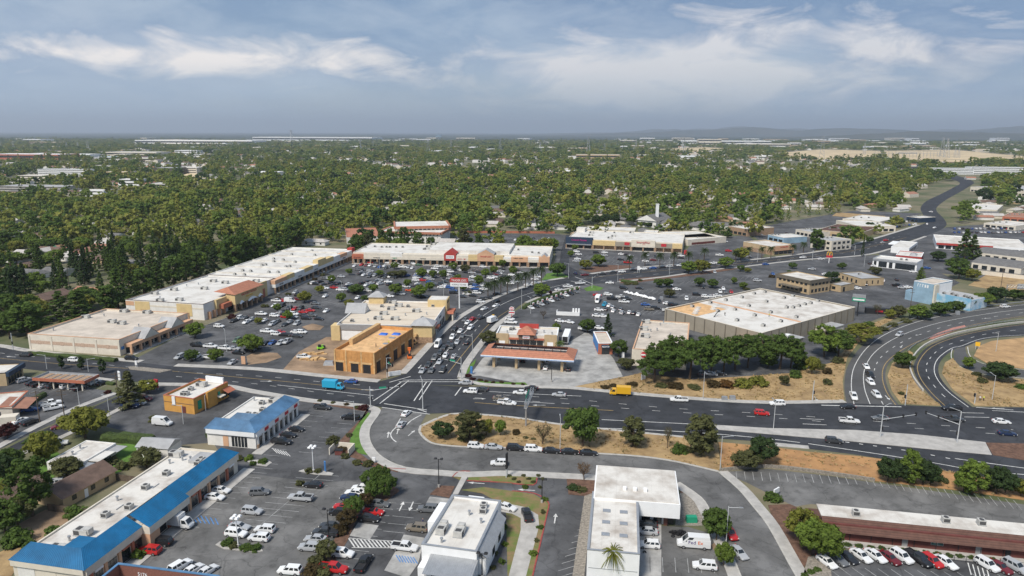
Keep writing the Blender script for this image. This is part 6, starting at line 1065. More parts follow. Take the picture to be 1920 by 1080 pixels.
def tree_proto(kind, seed, lod=1.0, m='leaf'):
    rg = random.Random(seed); cr = MB(); tr = MB(); n = lambda k: max(3, int(k * lod)); ls = .34 if lod >= 1 else .34 / math.sqrt(lod) * .9
    def trunk(h, r, lean=.2, limbs=5, l0=.4, ll=2.5):
        top = Vector((rg.uniform(-lean, lean), rg.uniform(-lean, lean), h)); tr.tube((0, 0, -.1), top * .5, r, r * .75, 'bark', 7); tr.tube(top * .5, top, r * .75, r * .35, 'bark', 6)
        for i in range(limbs):
            a = rg.uniform(0, 6.3); p = top * rg.uniform(l0, .85); tr.tube(p, p + Vector((math.cos(a) * ll, math.sin(a) * ll, ll * rg.uniform(.5, 1))), r * .4, r * .12, 'bark', 5)
    if kind == 'round':      # r 5, h 8
        trunk(4.2, .26)
        for i in range(n(54)):
            d = rdir(rg); d.z = d.z * .95 + .05; c = Vector((0, 0, 4.5)) + Vector((d.x * 3.8, d.y * 3.8, d.z * 2.7)) * rg.uniform(.6, 1); clump(cr, rg, c, rg.uniform(.75, 1.3), n(44), ls * .8, m)
    elif kind == 'tall':     # r 4.5, h 14
        trunk(9, .32, .3, 8, .3, 2.4)
        for i in range(n(70)):
            z = rg.uniform(1.8, 12.8); rr = 3.5 * math.sin(math.pi * min(1, (z - .8) / 14.5) ** .8) + .3; a = rg.uniform(0, 6.3); k = rg.uniform(.45, 1); clump(cr, rg, Vector((math.cos(a) * rr * k, math.sin(a) * rr * k, z)), rg.uniform(.75, 1.3), n(38), ls * .85, m, .9)
    elif kind == 'pine':     # umbrella pine r 6, h 13
        trunk(9.5, .34, .6, 9, .5, 3.4)
        for i in range(n(92)):
            a = rg.uniform(0, 6.3); k = math.sqrt(rg.random()); z = 6.6 + 5.4 * (1 - k * k) * rg.uniform(.1, 1) + rg.uniform(-2.6, 1.4) * k; clump(cr, rg, Vector((math.cos(a) * 5.0 * k, math.sin(a) * 5.0 * k, z)), rg.uniform(.75, 1.3), n(42), ls * .7, m, .75)
    elif kind == 'cone':     # conifer r 4, h 18
        tr.tube((0, 0, -.1), (0, 0, 17), .36, .05, 'bark', 7)
        for i in range(n(64)):
            t = (i + rg.random()) / max(1, n(64)); z = 1.4 + 15.9 * t; rr = 3.7 * (1 - t) ** .85 + .15; a = i * 2.4 + rg.uniform(-.4, .4); k = rg.uniform(.35, .95); clump(cr, rg, Vector((math.cos(a) * rr * k, math.sin(a) * rr * k, z - k * .5)), max(.35, rg.uniform(.55, .95) * (1.25 - .75 * t)) * (1 if lod >= .6 else 1.35), n(30), ls * .85, m, .7)
    elif kind == 'column':   # r 1.6, h 6
        trunk(3, .12, .05, 2, .5, .6)
        for i in range(n(20)):
            z = rg.uniform(1.3, 5.5); rr = 1.0 * math.sin(math.pi * min(1, (z - .6) / 5.6)) + .1; a = rg.uniform(0, 6.3); clump(cr, rg, Vector((math.cos(a) * rr * .7, math.sin(a) * rr * .7, z)), rg.uniform(.4, .6), n(34), ls * .6, m, 1)
    elif kind == 'bush':     # r 2.5, h 3
        tr.tube((0, 0, -.1), (0, 0, 1.2), .1, .05, 'bark', 5)
        for i in range(n(18)):
            d = rdir(rg); d.z = abs(d.z); c = Vector((d.x * 1.8, d.y * 1.8, .5 + d.z * 1.6)) * rg.uniform(.6, 1); clump(cr, rg, c, rg.uniform(.5, .9), n(36), ls * .7, m)
    elif kind == 'bare':     # r 3.5, h 7
        tr.tube((0, 0, -.1), (.2, .1, 2.5), .2, .15, 'bark', 6)
        for i in range(16):
            a = rg.uniform(0, 6.3); p = Vector((.2, .1, rg.uniform(1.6, 2.6))); e = p + Vector((math.cos(a) * rg.uniform(.8, 2), math.sin(a) * rg.uniform(.8, 2), rg.uniform(1.4, 3))); tr.tube(p, e, .09, .05, 'bark', 4)
            for j in range(4): e2 = e + Vector((rg.uniform(-1, 1), rg.uniform(-1, 1), rg.uniform(.2, 1.6))); tr.tube(e, e2, .05, .015, 'bark', 3)
            for j in range(26): p2 = e + rdir(rg) * rg.uniform(.2, 1.3); t = rdir(rg) * .13; q = t.orthogonal().normalized() * .11; cr.add([p2 - t, p2 + q, p2 + t, p2 - q], [(0, 1, 2, 3)], m)
    elif kind == 'palm':     # r 2.6, h 8
        tr.tube((0, 0, -.1), (.1, 0, 6.6), .24, .19, 'bark', 8); tr.tube((.1, 0, 6.4), (.1, 0, 7.1), .34, .25, 'bark', 8)
        for i in range(64):
            a = i * 2.4; up = rg.uniform(-1.3, 1.3); pv = Vector((.1, 0, 6.9)); d = Vector((math.cos(a), math.sin(a), 0)); side = Vector((-d.y, d.x, 0)); vv = up
            for j in range(4):
                nx = pv + (d * .62 + Vector((0, 0, vv * .5))); w0 = .20 * (1 - j / 4.4); w1 = .20 * (1 - (j + 1) / 4.4)
                for s_ in (1, -1): cr.add([pv, nx, nx + side * s_ * w1 - Vector((0, 0, .16)), pv + side * s_ * w0 - Vector((0, 0, .16))], [(0, 1, 2, 3)] if s_ < 0 else [(3, 2, 1, 0)], m)
                pv = nx; vv -= .55
    return tr.mesh('trunk'), cr.mesh('crown')
DIM = {'round': (5, 8), 'tall': (4.5, 14), 'pine': (6, 13), 'cone': (4, 18), 'column': (1.6, 6), 'bush': (2.5, 3), 'bare': (3.5, 7), 'palm': (2.6, 8)}
PROT = {k: [tree_proto(k, 7 * i + len(k)) for i in range(3 if k in ('round', 'cone', 'pine', 'bush') else 2)] for k in DIM}
LC = {'g': ((.090, .140, .032), 'green'), 'l': ((.145, .205, .038), 'bright green'), 'y': ((.205, .212, .042), 'yellow-green'), 'd': ((.052, .084, .030), 'dark green'), 'o': ((.110, .115, .047), 'olive'), 'b': ((.085, .062, .028), 'brownish'), 'r': ((.070, .022, .022), 'dark red'), 'a': ((.16, .085, .028), 'orange-brown'), 'p': ((.060, .090, .032), 'green')}
KN = {'round': ('broadleaf_tree', 'round tree'), 'tall': ('tall_tree', 'tall leafy tree'), 'pine': ('pine_tree', 'umbrella pine'), 'cone': ('conifer_tree', 'conifer'), 'column': ('street_tree', 'slim upright street tree'), 'bush': ('shrub', 'shrub'), 'bare': ('sparse_tree', 'thin half-bare tree'), 'palm': ('palm_tree', 'palm tree')}
KS = {'R': 'round', 'T': 'tall', 'P': 'pine', 'C': 'cone', 'K': 'column', 'B': 'bush', 'X': 'bare', 'M': 'palm'}
def put_tree(xy, kind, r, h, c, label, group, parts=True):
    R0, H0 = DIM[kind]; tm, cm = random.choice(PROT[kind]); o = thing(KN[kind][0], label, 'shrub' if kind == 'bush' else 'tree', xy, random.uniform(0, 6.28), group); j = random.uniform(.92, 1.08); o.scale = (r / R0 * j, r / R0 / j, h / H0)
    link('trunk', tm, o); cr = link('crown', cm, o); f = random.uniform(.88, 1.14); cr.color = (*[v * f for v in LC[c][0]], 1); return o
TP = []
def trees(where, group, data):
    for it in data.split(';'):
        it = it.strip()
        if it: x, y, kc, r, h = it.split(','); TP.append((float(x), float(y), KS[kc[0]], kc[1], float(r), float(h), where, group))
def flush_trees():
    from collections import defaultdict
    g_ = defaultdict(list); ordn = ['leftmost', 'second', 'third', 'fourth', 'fifth', 'sixth', 'seventh', 'eighth', 'ninth', 'tenth', 'eleventh', 'twelfth', 'thirteenth', 'fourteenth', 'fifteenth', 'sixteenth']
    for t in TP: g_[(t[2], t[3], t[6])].append(t)
    for (k, c, wh), l in g_.items():
        l.sort()
        for i, t in enumerate(l):
            base = f'{LC[c][1]} {KN[k][1]} {wh}'; lab = base if len(l) == 1 else (f'leftmost {base}' if i == 0 else f'{ordinal(i + 1)} from left {base}')
            put_tree(P(t[0], t[1]), k, t[4], t[5], c, lab, t[7])
trees('by the houses behind the long blue strip', 'garden trees', '160,821,Ry,7.5,9.5;62,968,Tg,5,14.5;84,872,Ry,5,9.5;126,896,Ro,4.6,5.5;78,845,Rg,4.5,5.5;275,876,Ro,4.4,5.5;140,966,Bg,3.2,3;10,1000,Rg,5,8;30,1018,Bg,3.6,4;2,945,My,2.6,6;60,1035,Bg,3,3;230,878,Bo,3,2;200,870,Bo,3,1.8;20,880,Rg,4,6;8,905,Rd,4,8;34,985,Ro,4.5,7;100,1000,Bg,2.5,2.5')
trees('beside the yellow restaurant', 'trees along the side street', '244,760,Co,5.5,12;278,737,Ry,3.8,5;262,735,Bg,2,2;332,766,Bg,1.5,1.5;355,770,Bg,1.5,1.8;375,757,Ro,1.8,3;398,745,Bd,1.5,1.5;290,790,Bo,2.4,2.5;14,822,Rr,3.4,4.5;203,738,Br,1.6,1.6')
trees('by the red-edged carport', 'trees along the side street', '116,692,Kd,1.7,5.6;153,694,Kd,1.7,5.4;193,701,Kd,1.8,6')
trees('in the beds round the small car park', 'landscape shrubs', '398,826,Rg,2.2,3.6;625,840,Ro,2.2,3.8;646,858,Bo,1.6,1.6;640,845,Bb,1.6,1.6;670,870,Bo,1.6,1.5;690,872,Bo,1.8,1.6;655,818,Bo,1.3,1.2;600,753,Bo,1,1;625,756,Bo,1,1;650,760,Bb,1.2,1.1;682,767,Br,2,1.8;670,765,Bo,1.2,1.2;468,862,Bl,1.6,1.8;492,868,Bg,1.6,1.8;474,872,Bg,1.3,1.4;448,862,Bo,1.5,1.6')
trees('on the islands of the older car park', 'landscape shrubs', '578,886,Bo,1.5,1.6;597,886,Bo,1.4,1.4;426,1022,Bg,1.7,2;441,1026,Bo,1.4,1.5;462,1030,Bg,1.6,1.6;476,1031,Bg,1.7,1.7;562,910,Bo,1.6,1.6;258,1046,Bl,2,2.2')
trees('in the mulch strip between the car parks', 'car park trees', '702,936,Rg,2.9,5.6;727,932,Rg,2.9,6;694,918,Rg,2.8,5.4;714,914,Rg,2.9,6;664,972,Rg,2.8,5.5;652,990,Rb,2.6,4.6;640,1000,Bb,2.2,3;686,952,Rb,2,4;612,1050,Ro,2.6,4.5;596,1062,Bo,2.4,3;585,1078,Bb,2.4,3;608,1075,Bo,2.2,2.6')
trees('beside the drive-through lane', 'landscape shrubs', ';'.join(f'{955 + i * 9},{893 + (i % 3) * 6},Bo,.8,.7' for i in range(8)) + ';' + ';'.join(f'{x},{y},B{"ogol"[i % 4]},{.8 + .3 * (i % 2)},{.8 + .2 * (i % 3)}' for i, (x, y) in enumerate(((938, 968), (944, 990), (936, 1008), (946, 1022), (930, 1040), (940, 1056), (925, 1066), (1021, 938), (1018, 962), (1012, 990), (1006, 1015), (1000, 1040), (1012, 915), (985, 915)))) + ';1075,918,Bd,2,1.6;1088,920,Bo,1.8,1.5')
trees('on the dry grass island', 'trees on the dry island', '1092,838,Rg,6.2,12.8;1186,838,To,3.8,9.2;1314,854,To,5,12;1017,834,Xo,4,7;1251,841,Xo,2,7;1272,850,Bg,2.6,4;1290,848,Bo,2,2.5;830,821,Rd,3.6,5.2;880,824,To,5,8.5;912,817,Ry,2.6,5.5;938,817,Ll,2,5;845,806,Br,1.6,1.6;866,826,Bo,1.5,1.4;900,822,Bo,1.8,1.6;968,815,Bb,1.4,2.4;985,822,Bo,1,.8;1000,824,Bo,1,.8;1398,878,Ro,4.4,5;1428,868,Rd,5,7.2'.replace('Ll', 'Rl'))
trees('on the bank behind the faded parking strip', 'trees on the roadside bank', '1664,903,Rd,3.4,6.6;1682,904,Rd,3.2,6.4;1702,906,Tl,3.1,9.2;1730,909,Rd,3.6,7;1744,911,Rd,3,6;1822,927,Tl,3.7,9;1806,923,Rl,2.8,6;1868,927,Rd,3.4,7.5;1884,929,Rd,3,6.6;1914,931,Ry,2.8,4.6;1770,905,Bo,1.6,1.6;1852,918,Bo,1.5,1.5')
trees('by the tyre shop', 'street trees', '1343,1013,Rg,3.6,7.6;1336,1002,Rg,2.8,6.4;1357,1060,Rl,2.5,5.2;1147,1086,My,2.5,7;1095,900,Xa,2.6,5')
trees('before the long brown building', 'street trees', '1542,1050,Rl,4.6,8.4;1520,1040,Rl,4,8;1504,1018,Ry,4.2,8.2;1448,935,Bg,2.8,2.4;1520,1075,Bg,1,1;1533,1070,Bg,1,1;1510,1082,Bg,1,1;' + ';'.join(f'{1590 + i * 21},{1023 + i * 2.2},Bg,1,.8' for i in range(15)))
trees('below the beige warehouse', 'umbrella pines beside the warehouse', '1227,716,Pg,7,11.5;1240,704,Pg,7,14.5;1262,697,Pg,7,15.5;1293,711,Pg,7.6,16.5;1318,696,Pg,7,14.5;1334,701,Pg,7.4,16;1356,700,Pg,6.6,14.5;1378,694,Pg,7.4,14.5;1402,690,Pg,7,14;1428,682,Pg,7,12.5')
trees('below the big-box store', 'umbrella pines beside the warehouse', '1462,692,Pg,8,15;1482,690,Pg,6.5,12.5;1545,669,Pl,7.6,14;1572,668,Pg,6.2,12;1615,642,Py,8,9;1440,690,Rg,4,6')
trees('on the dry verge', 'verge shrubs', '1336,724,Bb,3,3.4;1362,727,Ba,3.4,3.6;1392,724,By,4,4.4;1424,722,By,4,4.2;1300,728,Bo,3,1.6;1268,726,Bb,4,1.6;1240,724,Bo,3,1.6;1470,723,Ro,2.2,4;1491,708,Bg,2.6,4;1522,702,Ry,3,7;1550,720,Bo,2.2,2.4;1552,700,Bb,2.4,2.6;1535,690,Bo,3,3;1570,680,Bo,3,3;1560,660,Bo,3,3;1590,655,Bg,2.4,2.4;1500,690,Bg,3.6,5;1184,722,Bb,2.6,1.4;1135,728,Bb,2.2,1.2;1150,724,Bb,2,1.2;1174,692,Ro,4,4.4')
trees('between the ramps', 'ramp trees', '1692,690,Rg,4.4,6.5;1815,692,Rl,2.6,5;1873,714,Rd,6.6,7;1915,728,Bg,2.4,2.4;1840,716,Bo,2.4,2;1830,704,Bo,2,2;1690,740,Bo,1.4,1.4')
trees('behind the ramp guard rail', 'shrubs behind the guard rail', '1645,590,Xo,3,5.5;1668,598,Ry,3,5;1684,595,Ro,4,6;1720,598,Rl,5.6,7;1736,600,Rd,3.5,5;1762,592,Rg,5.4,7;1790,586,Rg,5,6;1814,578,Rd,4.4,6.5;1842,574,Rl,6,7.4;1868,567,Rd,6.6,8.5;1900,564,Rg,4.4,6.4;1918,560,Ro,4.5,5;1655,620,Bo,3,2.4;1675,612,Bo,3,2.4;1700,604,Bo,3,2.4;1630,612,Bg,3,3')
trees('around the petrol station', 'station trees', '1101,624,Rg,4.2,6.5;1139,630,Cd,3,10.5;1043,622,Rl,2.3,4.2;1019,598,Xb,2.6,4.6;917,647,Ro,4.8,6.2;1050,657,Mg,2,4;1160,670,Rg,4.2,7.5;930,660,Bg,1.5,1.2;885,712,Br,1.6,1;900,714,Bb,1.2,1;912,716,Bb,1,.9;925,718,Bb,1,.9;940,718,Bb,1,.9;962,721,Bb,1,.9;980,722,Bb,1,.9;878,706,Br,1.6,1.2;1032,553,Rr,1.2,2.6')
trees('in the plaza lot', 'plaza lot trees', '571,568,Ry,4.4,6.6;668,551,Rg,5.2,5.6;742,553,Rl,4,6.6;764,539,Rl,2.6,5;786,559,Rl,5,7.4;790,521,Rl,4,6.6;831,523,Rl,3,6;850,508,Rl,3.6,6;752,520,Ro,4.6,4.4;737,520,Ro,4,4.2;712,519,Rl,3,4.4;471,661,Rl,6,7.8;366,634,Rl,5,7.2;360,678,Rg,3.2,5;405,678,Rl,3.6,5.4;485,608,Ry,2.2,3.4;622,531,Rl,3,5;640,566,Rl,3.2,5;700,549,Rl,3,5;655,516,Rl,2.6,4.6;806,546,Rl,3,5.4;858,531,Rl,3,5.6;868,546,Rl,2.8,5;942,501,Rl,3,5.4;655,577,Ry,2.8,4.6;600,550,Ry,3,4.6;540,600,Rl,3,4.8;520,585,Rl,2.6,4.4;740,505,Rl,3,5;812,522,Rl,3,5.4;684,564,Rg,2.8,3;872,512,Ro,4,5.6;898,536,Rl,3.4,6.4;910,521,Rl,3,6;926,515,Rl,3.4,6;962,516,Rl,3,6.2;878,552,Bo,3,2.6;435,597,Br,2.8,2.6;496,576,Bo,2.4,2;520,562,Bb,2,2;540,553,Bo,2,1.6;583,533,Bo,2.4,2;590,525,Bb,2,2;605,517,Bo,2.4,2')
trees('along the avenue kerb by the plaza', 'avenue palms', '915,558,Mp,2.9,8.6;927,556,Mp,2.9,9.4;939,551,Mp,2.9,9.6;951,552,Mp,2.9,10.5;971,546,Mp,2.9,10;985,541,Mp,2.9,10;1000,535,Mp,2.9,10;1015,529,Mp,2.9,9.6')
trees('along the avenue kerb by the gym', 'avenue palms', '1180,505,Mp,3,9.4;1209,499,Mp,3,9.6;1237,500,Mp,3,9.4;1263,498,Mp,3,9.4;1291,497,Mp,3,9.2;1320,489,Mp,3,9;1379,491,Mp,2.8,8.4;1404,485,Mp,2.8,8.4;1428,485,Mp,2.8,8.6;1445,484,Mp,2.8,8.6;1486,479,Mp,2.8,8.2;1506,474,Mp,2.6,8')
trees('along the avenue', 'avenue trees', '1045,518,Rg,6.2,8.6;1122,500,Rl,6,8.6;1098,505,Ry,4.8,6.6;1291,513,Rl,5.8,8.2;1316,513,Ry,6,9.4;1078,470,Rl,3,5;1070,482,Rl,3,5;1030,478,Bo,3,3;1235,539,Rg,3.6,5.6;1252,539,Rg,3.6,5.6;1255,558,Ro,3.4,5;1311,537,Rg,4,5.4;1336,540,Rg,4,5.4;1376,533,Rl,2.3,4.4;1393,543,Rl,2.6,4.6;1389,509,Rg,3,4.4;1402,512,Ry,2.6,3.6;1175,533,Bo,3,1.8;1190,533,Bo,3,1.8;1200,527,Bo,2,1.6;1486,504,Rg,3.2,4.4;1480,512,Bg,2.4,2.4;1447,520,Bb,2.6,2.6;1400,544,Bo,2.4,2')
trees('around the offices beyond the avenue', 'office trees', '1578,505,Rg,3.2,4.6;1563,537,Td,4,9;1553,527,Rd,3,6;1641,516,Ro,5,5.6;1759,490,Rd,6,7.4;1793,507,Rg,8,8.6;1726,526,Cl,3.8,8.5;1588,463,Rg,5,7.4;1630,456,Rg,3.6,5.6;1560,437,Rd,4.4,6;1526,441,Rd,4.4,6;1475,447,Rr,3.6,5;1617,481,Cd,1.5,17;1807,485,Cg,8,22;1822,486,Cg,6.5,18;1808,490,Mp,2.6,9;1530,458,Bg,2,1.6;1388,430,Rg,5,7;1420,440,Rl,4,5.6;1340,432,Rl,5,7;1365,446,Rg,4,5;1660,430,Rg,4,5;1690,420,Rg,4,5;1630,430,Rd,5,7;1265,425,Cd,4.5,14;1120,422,Rd,7,10;1135,420,Rd,7,10;1153,421,Rd,6,11;1200,424,Rg,4,5;1215,426,Rg,4.5,5')
trees('behind the cream corner store', 'conifers behind the plaza', '115,602,Cg,8,15;150,600,Cg,8.5,15;52,630,Tg,8,15;20,615,Tg,7,16;222,578,Cg,7,21;205,585,Tg,6,14;245,565,Cg,6,17;270,556,Tg,6.5,16;296,546,Cg,6,17;326,538,Tg,7,18;350,530,Cg,7,22;370,520,Tg,6.5,17;402,514,Cd,5.6,16;440,507,Tg,9,23;462,502,Cg,8,23;478,498,Tg,8,20;496,492,Cg,6,17;520,478,Cg,7,23;556,463,Tg,8.5,22;540,470,Cg,6,20;30,560,Td,7,18;5,580,Cg,7,20')
flush_trees()
# hedges: one continuous lumpy body each
def hedge(label, px, wd, ht, m='hedge'):
    ln = smooth(px, 6); b_ = MB(); rg = random.Random(len(px)); pr = []
    for i, p in enumerate(ln):
        d = (ln[min(i + 1, len(ln) - 1)] - ln[max(i - 1, 0)]).normalized(); n_ = Vector((-d.y, d.x)); hh = ht * rg.uniform(.85, 1.12); w_ = wd / 2 * rg.uniform(.85, 1.15)
        pr.append([(p.x + n_.x * a, p.y + n_.y * a, z) for a, z in ((-w_, 0), (-w_ * 1.05, hh * .6), (-w_ * .6, hh), (w_ * .6, hh), (w_ * 1.05, hh * .6), (w_, 0))])
    vs = [v for r_ in pr for v in r_]; fs = [(i * 6 + j, i * 6 + j + 1, (i + 1) * 6 + j + 1, (i + 1) * 6 + j) for i in range(len(pr) - 1) for j in range(5)] + [[0, 1, 2, 3, 4, 5], [len(vs) - 6 + j for j in range(6)][::-1]]; b_.add(vs, [f[::-1] for f in fs], m); o = b_.build('hedge'); tag(o, label, 'hedge')
hedge('clipped hedge along the foot of the cream corner store', [(52, 664), (100, 668), (160, 672), (218, 678)], 2.2, 1.2); hedge('long low hedge between avenue and charging posts', [(980, 580), (1000, 569), (1035, 556), (1085, 542)], 2.4, 1.3); hedge('hedge behind the white-roofed house', [(195, 826), (240, 828), (288, 832)], 3, 2.4); hedge('low hedge in front of the red-edged carport', [(170, 715), (215, 722)], 1.6, 1); hedge('hedge beside the red tiled porch', [(50, 762), (84, 742)], 1.8, 1.6); hedge('dark shrub row on the avenue bank', [(1165, 528), (1195, 531)], 2.5, 1.2)
# ================================================================== WOODLAND AND HOUSES BEYOND
rg = random.Random(5)
def blocked(x, y):
    for p in EXCL:
        if inside(x, y, p): return True
    return False
def pix(x, y, z=0):
    dz = z - CAM_H; zc_ = y * _cp - dz * _sp; return 960 + FPX * x / zc_, 540 - FPX * (y * _sp + dz * _cp) / zc_
HOUSES = []
hl = {'shgrey': 'grey-roofed', 'shbrown': 'brown-roofed', 'shlight': 'pale-roofed', 'shred': 'reddish-roofed'}
def hh(x, y, ang, rf, wl, lab, grp):
    HOUSES.append((x, y)); w_ = rg.uniform(13, 19); d_ = rg.uniform(8, 11); hp = rg.choice([0, 0, 3.5]); return house(lab, (x, y), ang, w_, d_, 2.8, rg.uniform(1.8, 2.6), wl, rf, hp, 'x', grp, y < 620)
for i, (px, py, rf, wl, lab) in enumerate(((28, 490, 'shgrey', 'white', 'grey-roofed house at the left among trees'), (55, 482, 'shlight', 'cream', 'pale-roofed house with dark wall at the left'), (80, 478, 'shlight', 'white', 'long pale roof house left of the green gable'), (97, 475, 'shbrown', 'yell', 'brown-roofed yellow house beside the green gable'), (150, 480, 'shred', 'white', 'white house with pink roof'), (140, 488, 'shlight', 'white', 'wide pale carport roof below the pink-roofed house'), (188, 470, 'shred', 'cream', 'cream house with clay roof near the tall trees'), (197, 462, 'shlight', 'cream', 'pale gabled house above the clay roof'), (40, 508, 'shbrown', 'tan', 'broad brown roof at the left edge'), (110, 515, 'shgrey', 'white', 'large grey hipped roof behind the white house'), (60, 520, 'shgrey', 'white', 'low grey roof beside a parked trailer'), (185, 492, 'shbrown', 'tan', 'dark roof half hidden by the round tree'), (232, 455, 'shlight', 'white', 'white house glimpsed below the yellow-green trees'), (255, 500, 'shgrey', 'tan', 'grey gable behind the conifers'), (315, 495, 'shgrey', 'white', 'grey roof beside the tall conifers'), (95, 565, 'shbrown', 'tan', 'small brown gable behind the store conifers'), (30, 443, 'shlight', 'white', 'white roof low among trees at the left'), (172, 428, 'shlight', 'white', 'white cottage roof in the left woodland'))): p = P(px, py); hh(p.x, p.y, R(rg.choice([-12, 78, -12, 60])), rf, wl, lab, 'houses in the leafy streets')
p = P(122, 470); o = hh(p.x, p.y, R(70), 'shred', 'sgreen', 'house with bright green wrapped gable end', 'houses in the leafy streets')
q = Bld('bungalow_row', 'long orange-roofed low building behind the conifers', (136, 545), (198, 550), (140, 534), 3.5, 'tan', 'shred', .1, flat=False); MB().box(0, q.w, 0, 8, 0, 3, 'tan').build('wall', q.o); MB().roof(-.6, q.w + .6, -1, 9, 3, 5.2, 'shred', 0, 'x', 'tan').build('roof', q.o); q.wins('S', 1, q.w - 1, 6, .8, 2.3, gap=1.2)
# streets of houses in the middle distance
for i in range(2600):
    y = rg.uniform(540, 1500); x = rg.uniform(-.75, .75) * y
    px, py = pix(x, y)
    dens = .8 if (px > 900 and y < 950) else (.5 if px > 520 else .6)
    if rg.random() > dens or blocked(x, y) or any((x - a) ** 2 + (y - b_) ** 2 < (20 if px > 900 and y < 950 else 26) ** 2 for a, b_ in HOUSES) or len(HOUSES) > 310: continue
    rf = rg.choice(['shgrey', 'shgrey', 'shbrown', 'shlight', 'shred', 'shlight']); wl = rg.choice(['white', 'cream', 'tan', 'white']); side = 'left' if px < 520 else ('middle' if px < 1150 else 'right')
    hh(x, y, R(rg.choice([-8, 82, -8, 30])), rf, wl, f'{hl[rf]} {dict(white="white", cream="cream", tan="tan")[wl]} house among the trees in the {side} distance', f'{hl[rf]} {wl} houses, {side}')
# white and tan blocks of the distant town
def block(label, px, py, wpx, h, d, wl='white', rf='rclean', fl=3, group=None, name='town_building', ang=-8, fr=.085):
    p = P(px, py); t = p.length; w_ = wpx * t / FPX; q = Bld(name, label, 0, 0, 0, h, wl, rf, .4, None, group=group, world=(Vector((p.x - w_ / 2, p.y)), R(ang), w_, d), front=fr * t); fh = h / fl
    for f in range(fl): q.win('S', 1, w_ - 1, f * fh + fh * .35, f * fh + fh * .75, mull=max(2, int(w_ / 5)), fr=wl)
    return q
for a in (('white balconied apartment block in the left town', 122, 331, 84, 14, 22, 'wpaint', 'rgrey', 4), ('cream office with long window bands in the left town', 70, 341, 60, 11, 24, 'cream', 'rclean', 3), ('concrete parking structure with open decks', 66, 362, 110, 10, 30, 'conc', 'rgrey', 3), ('white modern block with square windows', 244, 352, 38, 13, 18, 'wpaint', 'rclean', 3), ('yellow arcaded building in the left town', 217, 331, 38, 9, 20, 'yell', 'rclean', 2), ('dark grey courthouse block beside the dry field', 310, 327, 40, 13, 40, 'dktaupe', 'rgrey', 3), ('pale end of the dark courthouse block', 350, 325, 40, 12, 40, 'cream', 'rclean', 3), ('red and white shop row in the left town', 170, 342, 50, 6, 16, 'terra', 'rclean', 1), ('white hall with grey roof in the left town', 300, 352, 30, 7, 20, 'white', 'rgrey', 1), ('dark hipped hall in the left town', 265, 362, 60, 7, 20, 'shbrown', 'shbrown', 1), ('white flat block behind the woodland', 175, 368, 42, 8, 18, 'wpaint', 'rclean', 2), ('long white arena roof with red wall at the left', 50, 299, 120, 16, 90, 'terra', 'wpaint', 1), ('white warehouse in the left town', 150, 296, 40, 12, 50, 'wpaint', 'wpaint', 1), ('pale blue roofed hall far left', 200, 300, 26, 10, 40, 'wpaint', 'mblue', 1), ('white hall near the highway', 228, 296, 24, 12, 40, 'cream', 'wpaint', 1), ('white church tower block near the highway', 350, 290, 40, 16, 40, 'wpaint', 'wpaint', 2), ('white clinic at the highway', 270, 302, 36, 9, 30, 'cream', 'wpaint', 1), ('long white mid-rise hotel at the right', 1780, 327, 66, 13, 24, 'wpaint', 'rgrey', 4), ('white hospital block at the right edge', 1873, 327, 88, 15, 28, 'wpaint', 'rgrey', 4), ('large white roofed school in the middle woods', 1065, 328, 40, 8, 45, 'cream', 'wpaint', 1), ('tan school hall in the middle woods', 1030, 329, 34, 7, 40, 'tan', 'shgrey', 1), ('white shed by the middle woods', 500, 330, 44, 8, 30, 'white', 'wpaint', 1), ('low white roof in the sunny trees', 570, 327, 30, 7, 30, 'wpaint', 'wpaint', 1), ('white tower house in the middle woods', 694, 325, 10, 10, 14, 'wpaint', 'rclean', 2), ('grey substation control building', 1700, 289, 30, 8, 20, 'cream', 'rgrey', 1), ('office slab on the far horizon', 822, 257, 10, 42, 40, 'mblue', 'rgrey', 6)):
    block(*a)
for a in (('long white warehouse roofs along the left horizon', 370, 270, 210, 26, 200, 'wpaint', 'wpaint', 1), ('long pale factory roofs under the tall lattice tower', 590, 264, 220, 34, 300, 'wpaint', 'rclean', 1), ('white clustered halls in the far right plain', 1360, 270, 150, 24, 200, 'wpaint', 'wpaint', 1), ('white plant with pale blocks in the far right plain', 1330, 272, 40, 40, 100, 'cream', 'wpaint', 2), ('second row of white halls in the far right plain', 1430, 275, 90, 18, 150, 'cream', 'rclean', 1), ('tan school roofs in the sunny middle woods', 1120, 297, 80, 12, 70, 'tan', 'rbeige', 1), ('pale mall roofs left of the highway', 250, 292, 90, 13, 80, 'cream', 'rclean', 1)): block(*a)
rg2 = random.Random(9)
for i in range(150):
    zone = i % 3; py = 263 + 36 * rg2.random() ** 1.3; px = (rg2.uniform(1150, 1900) if zone else rg2.uniform(30, 1100)); p = P(px, py); wl = rg2.choice(['wpaint', 'cream', 'wpaint', 'tan'])
    if blocked(p.x, p.y): continue
    block(f'{dict(wpaint="white", cream="cream", tan="tan")[wl]} warehouse roof in the far {"right" if px > 1150 else "left"} plain', px, py, rg2.uniform(6, 26) * (1.5 if py < 268 else 1), rg2.uniform(6, 11) * p.length / 2600, rg2.uniform(25, 70) * max(1, p.length / 2500), wl, rg2.choice(['wpaint', 'rclean', 'rbeige']), 1, f'{dict(wpaint="white", cream="cream", tan="tan")[wl]} far warehouses {"right" if px > 1150 else "left"}', 'warehouse', fr=.045)
# highway ribbon in the left distance
hw = MB(); strip(hw, smooth([(470, 341), (420, 336), (385, 328), (372, 312), (362, 298), (352, 288)], 4), 26, .3, 'conc'); tag(hw.build('road'), 'pale highway running to the left horizon', kind='structure')
hw = MB(); strip(hw, smooth([(300, 350), (380, 341), (480, 336), (540, 333)], 4), 20, .35, 'ramp'); tag(hw.build('road'), 'highway overpass crossing before the left town', kind='structure')
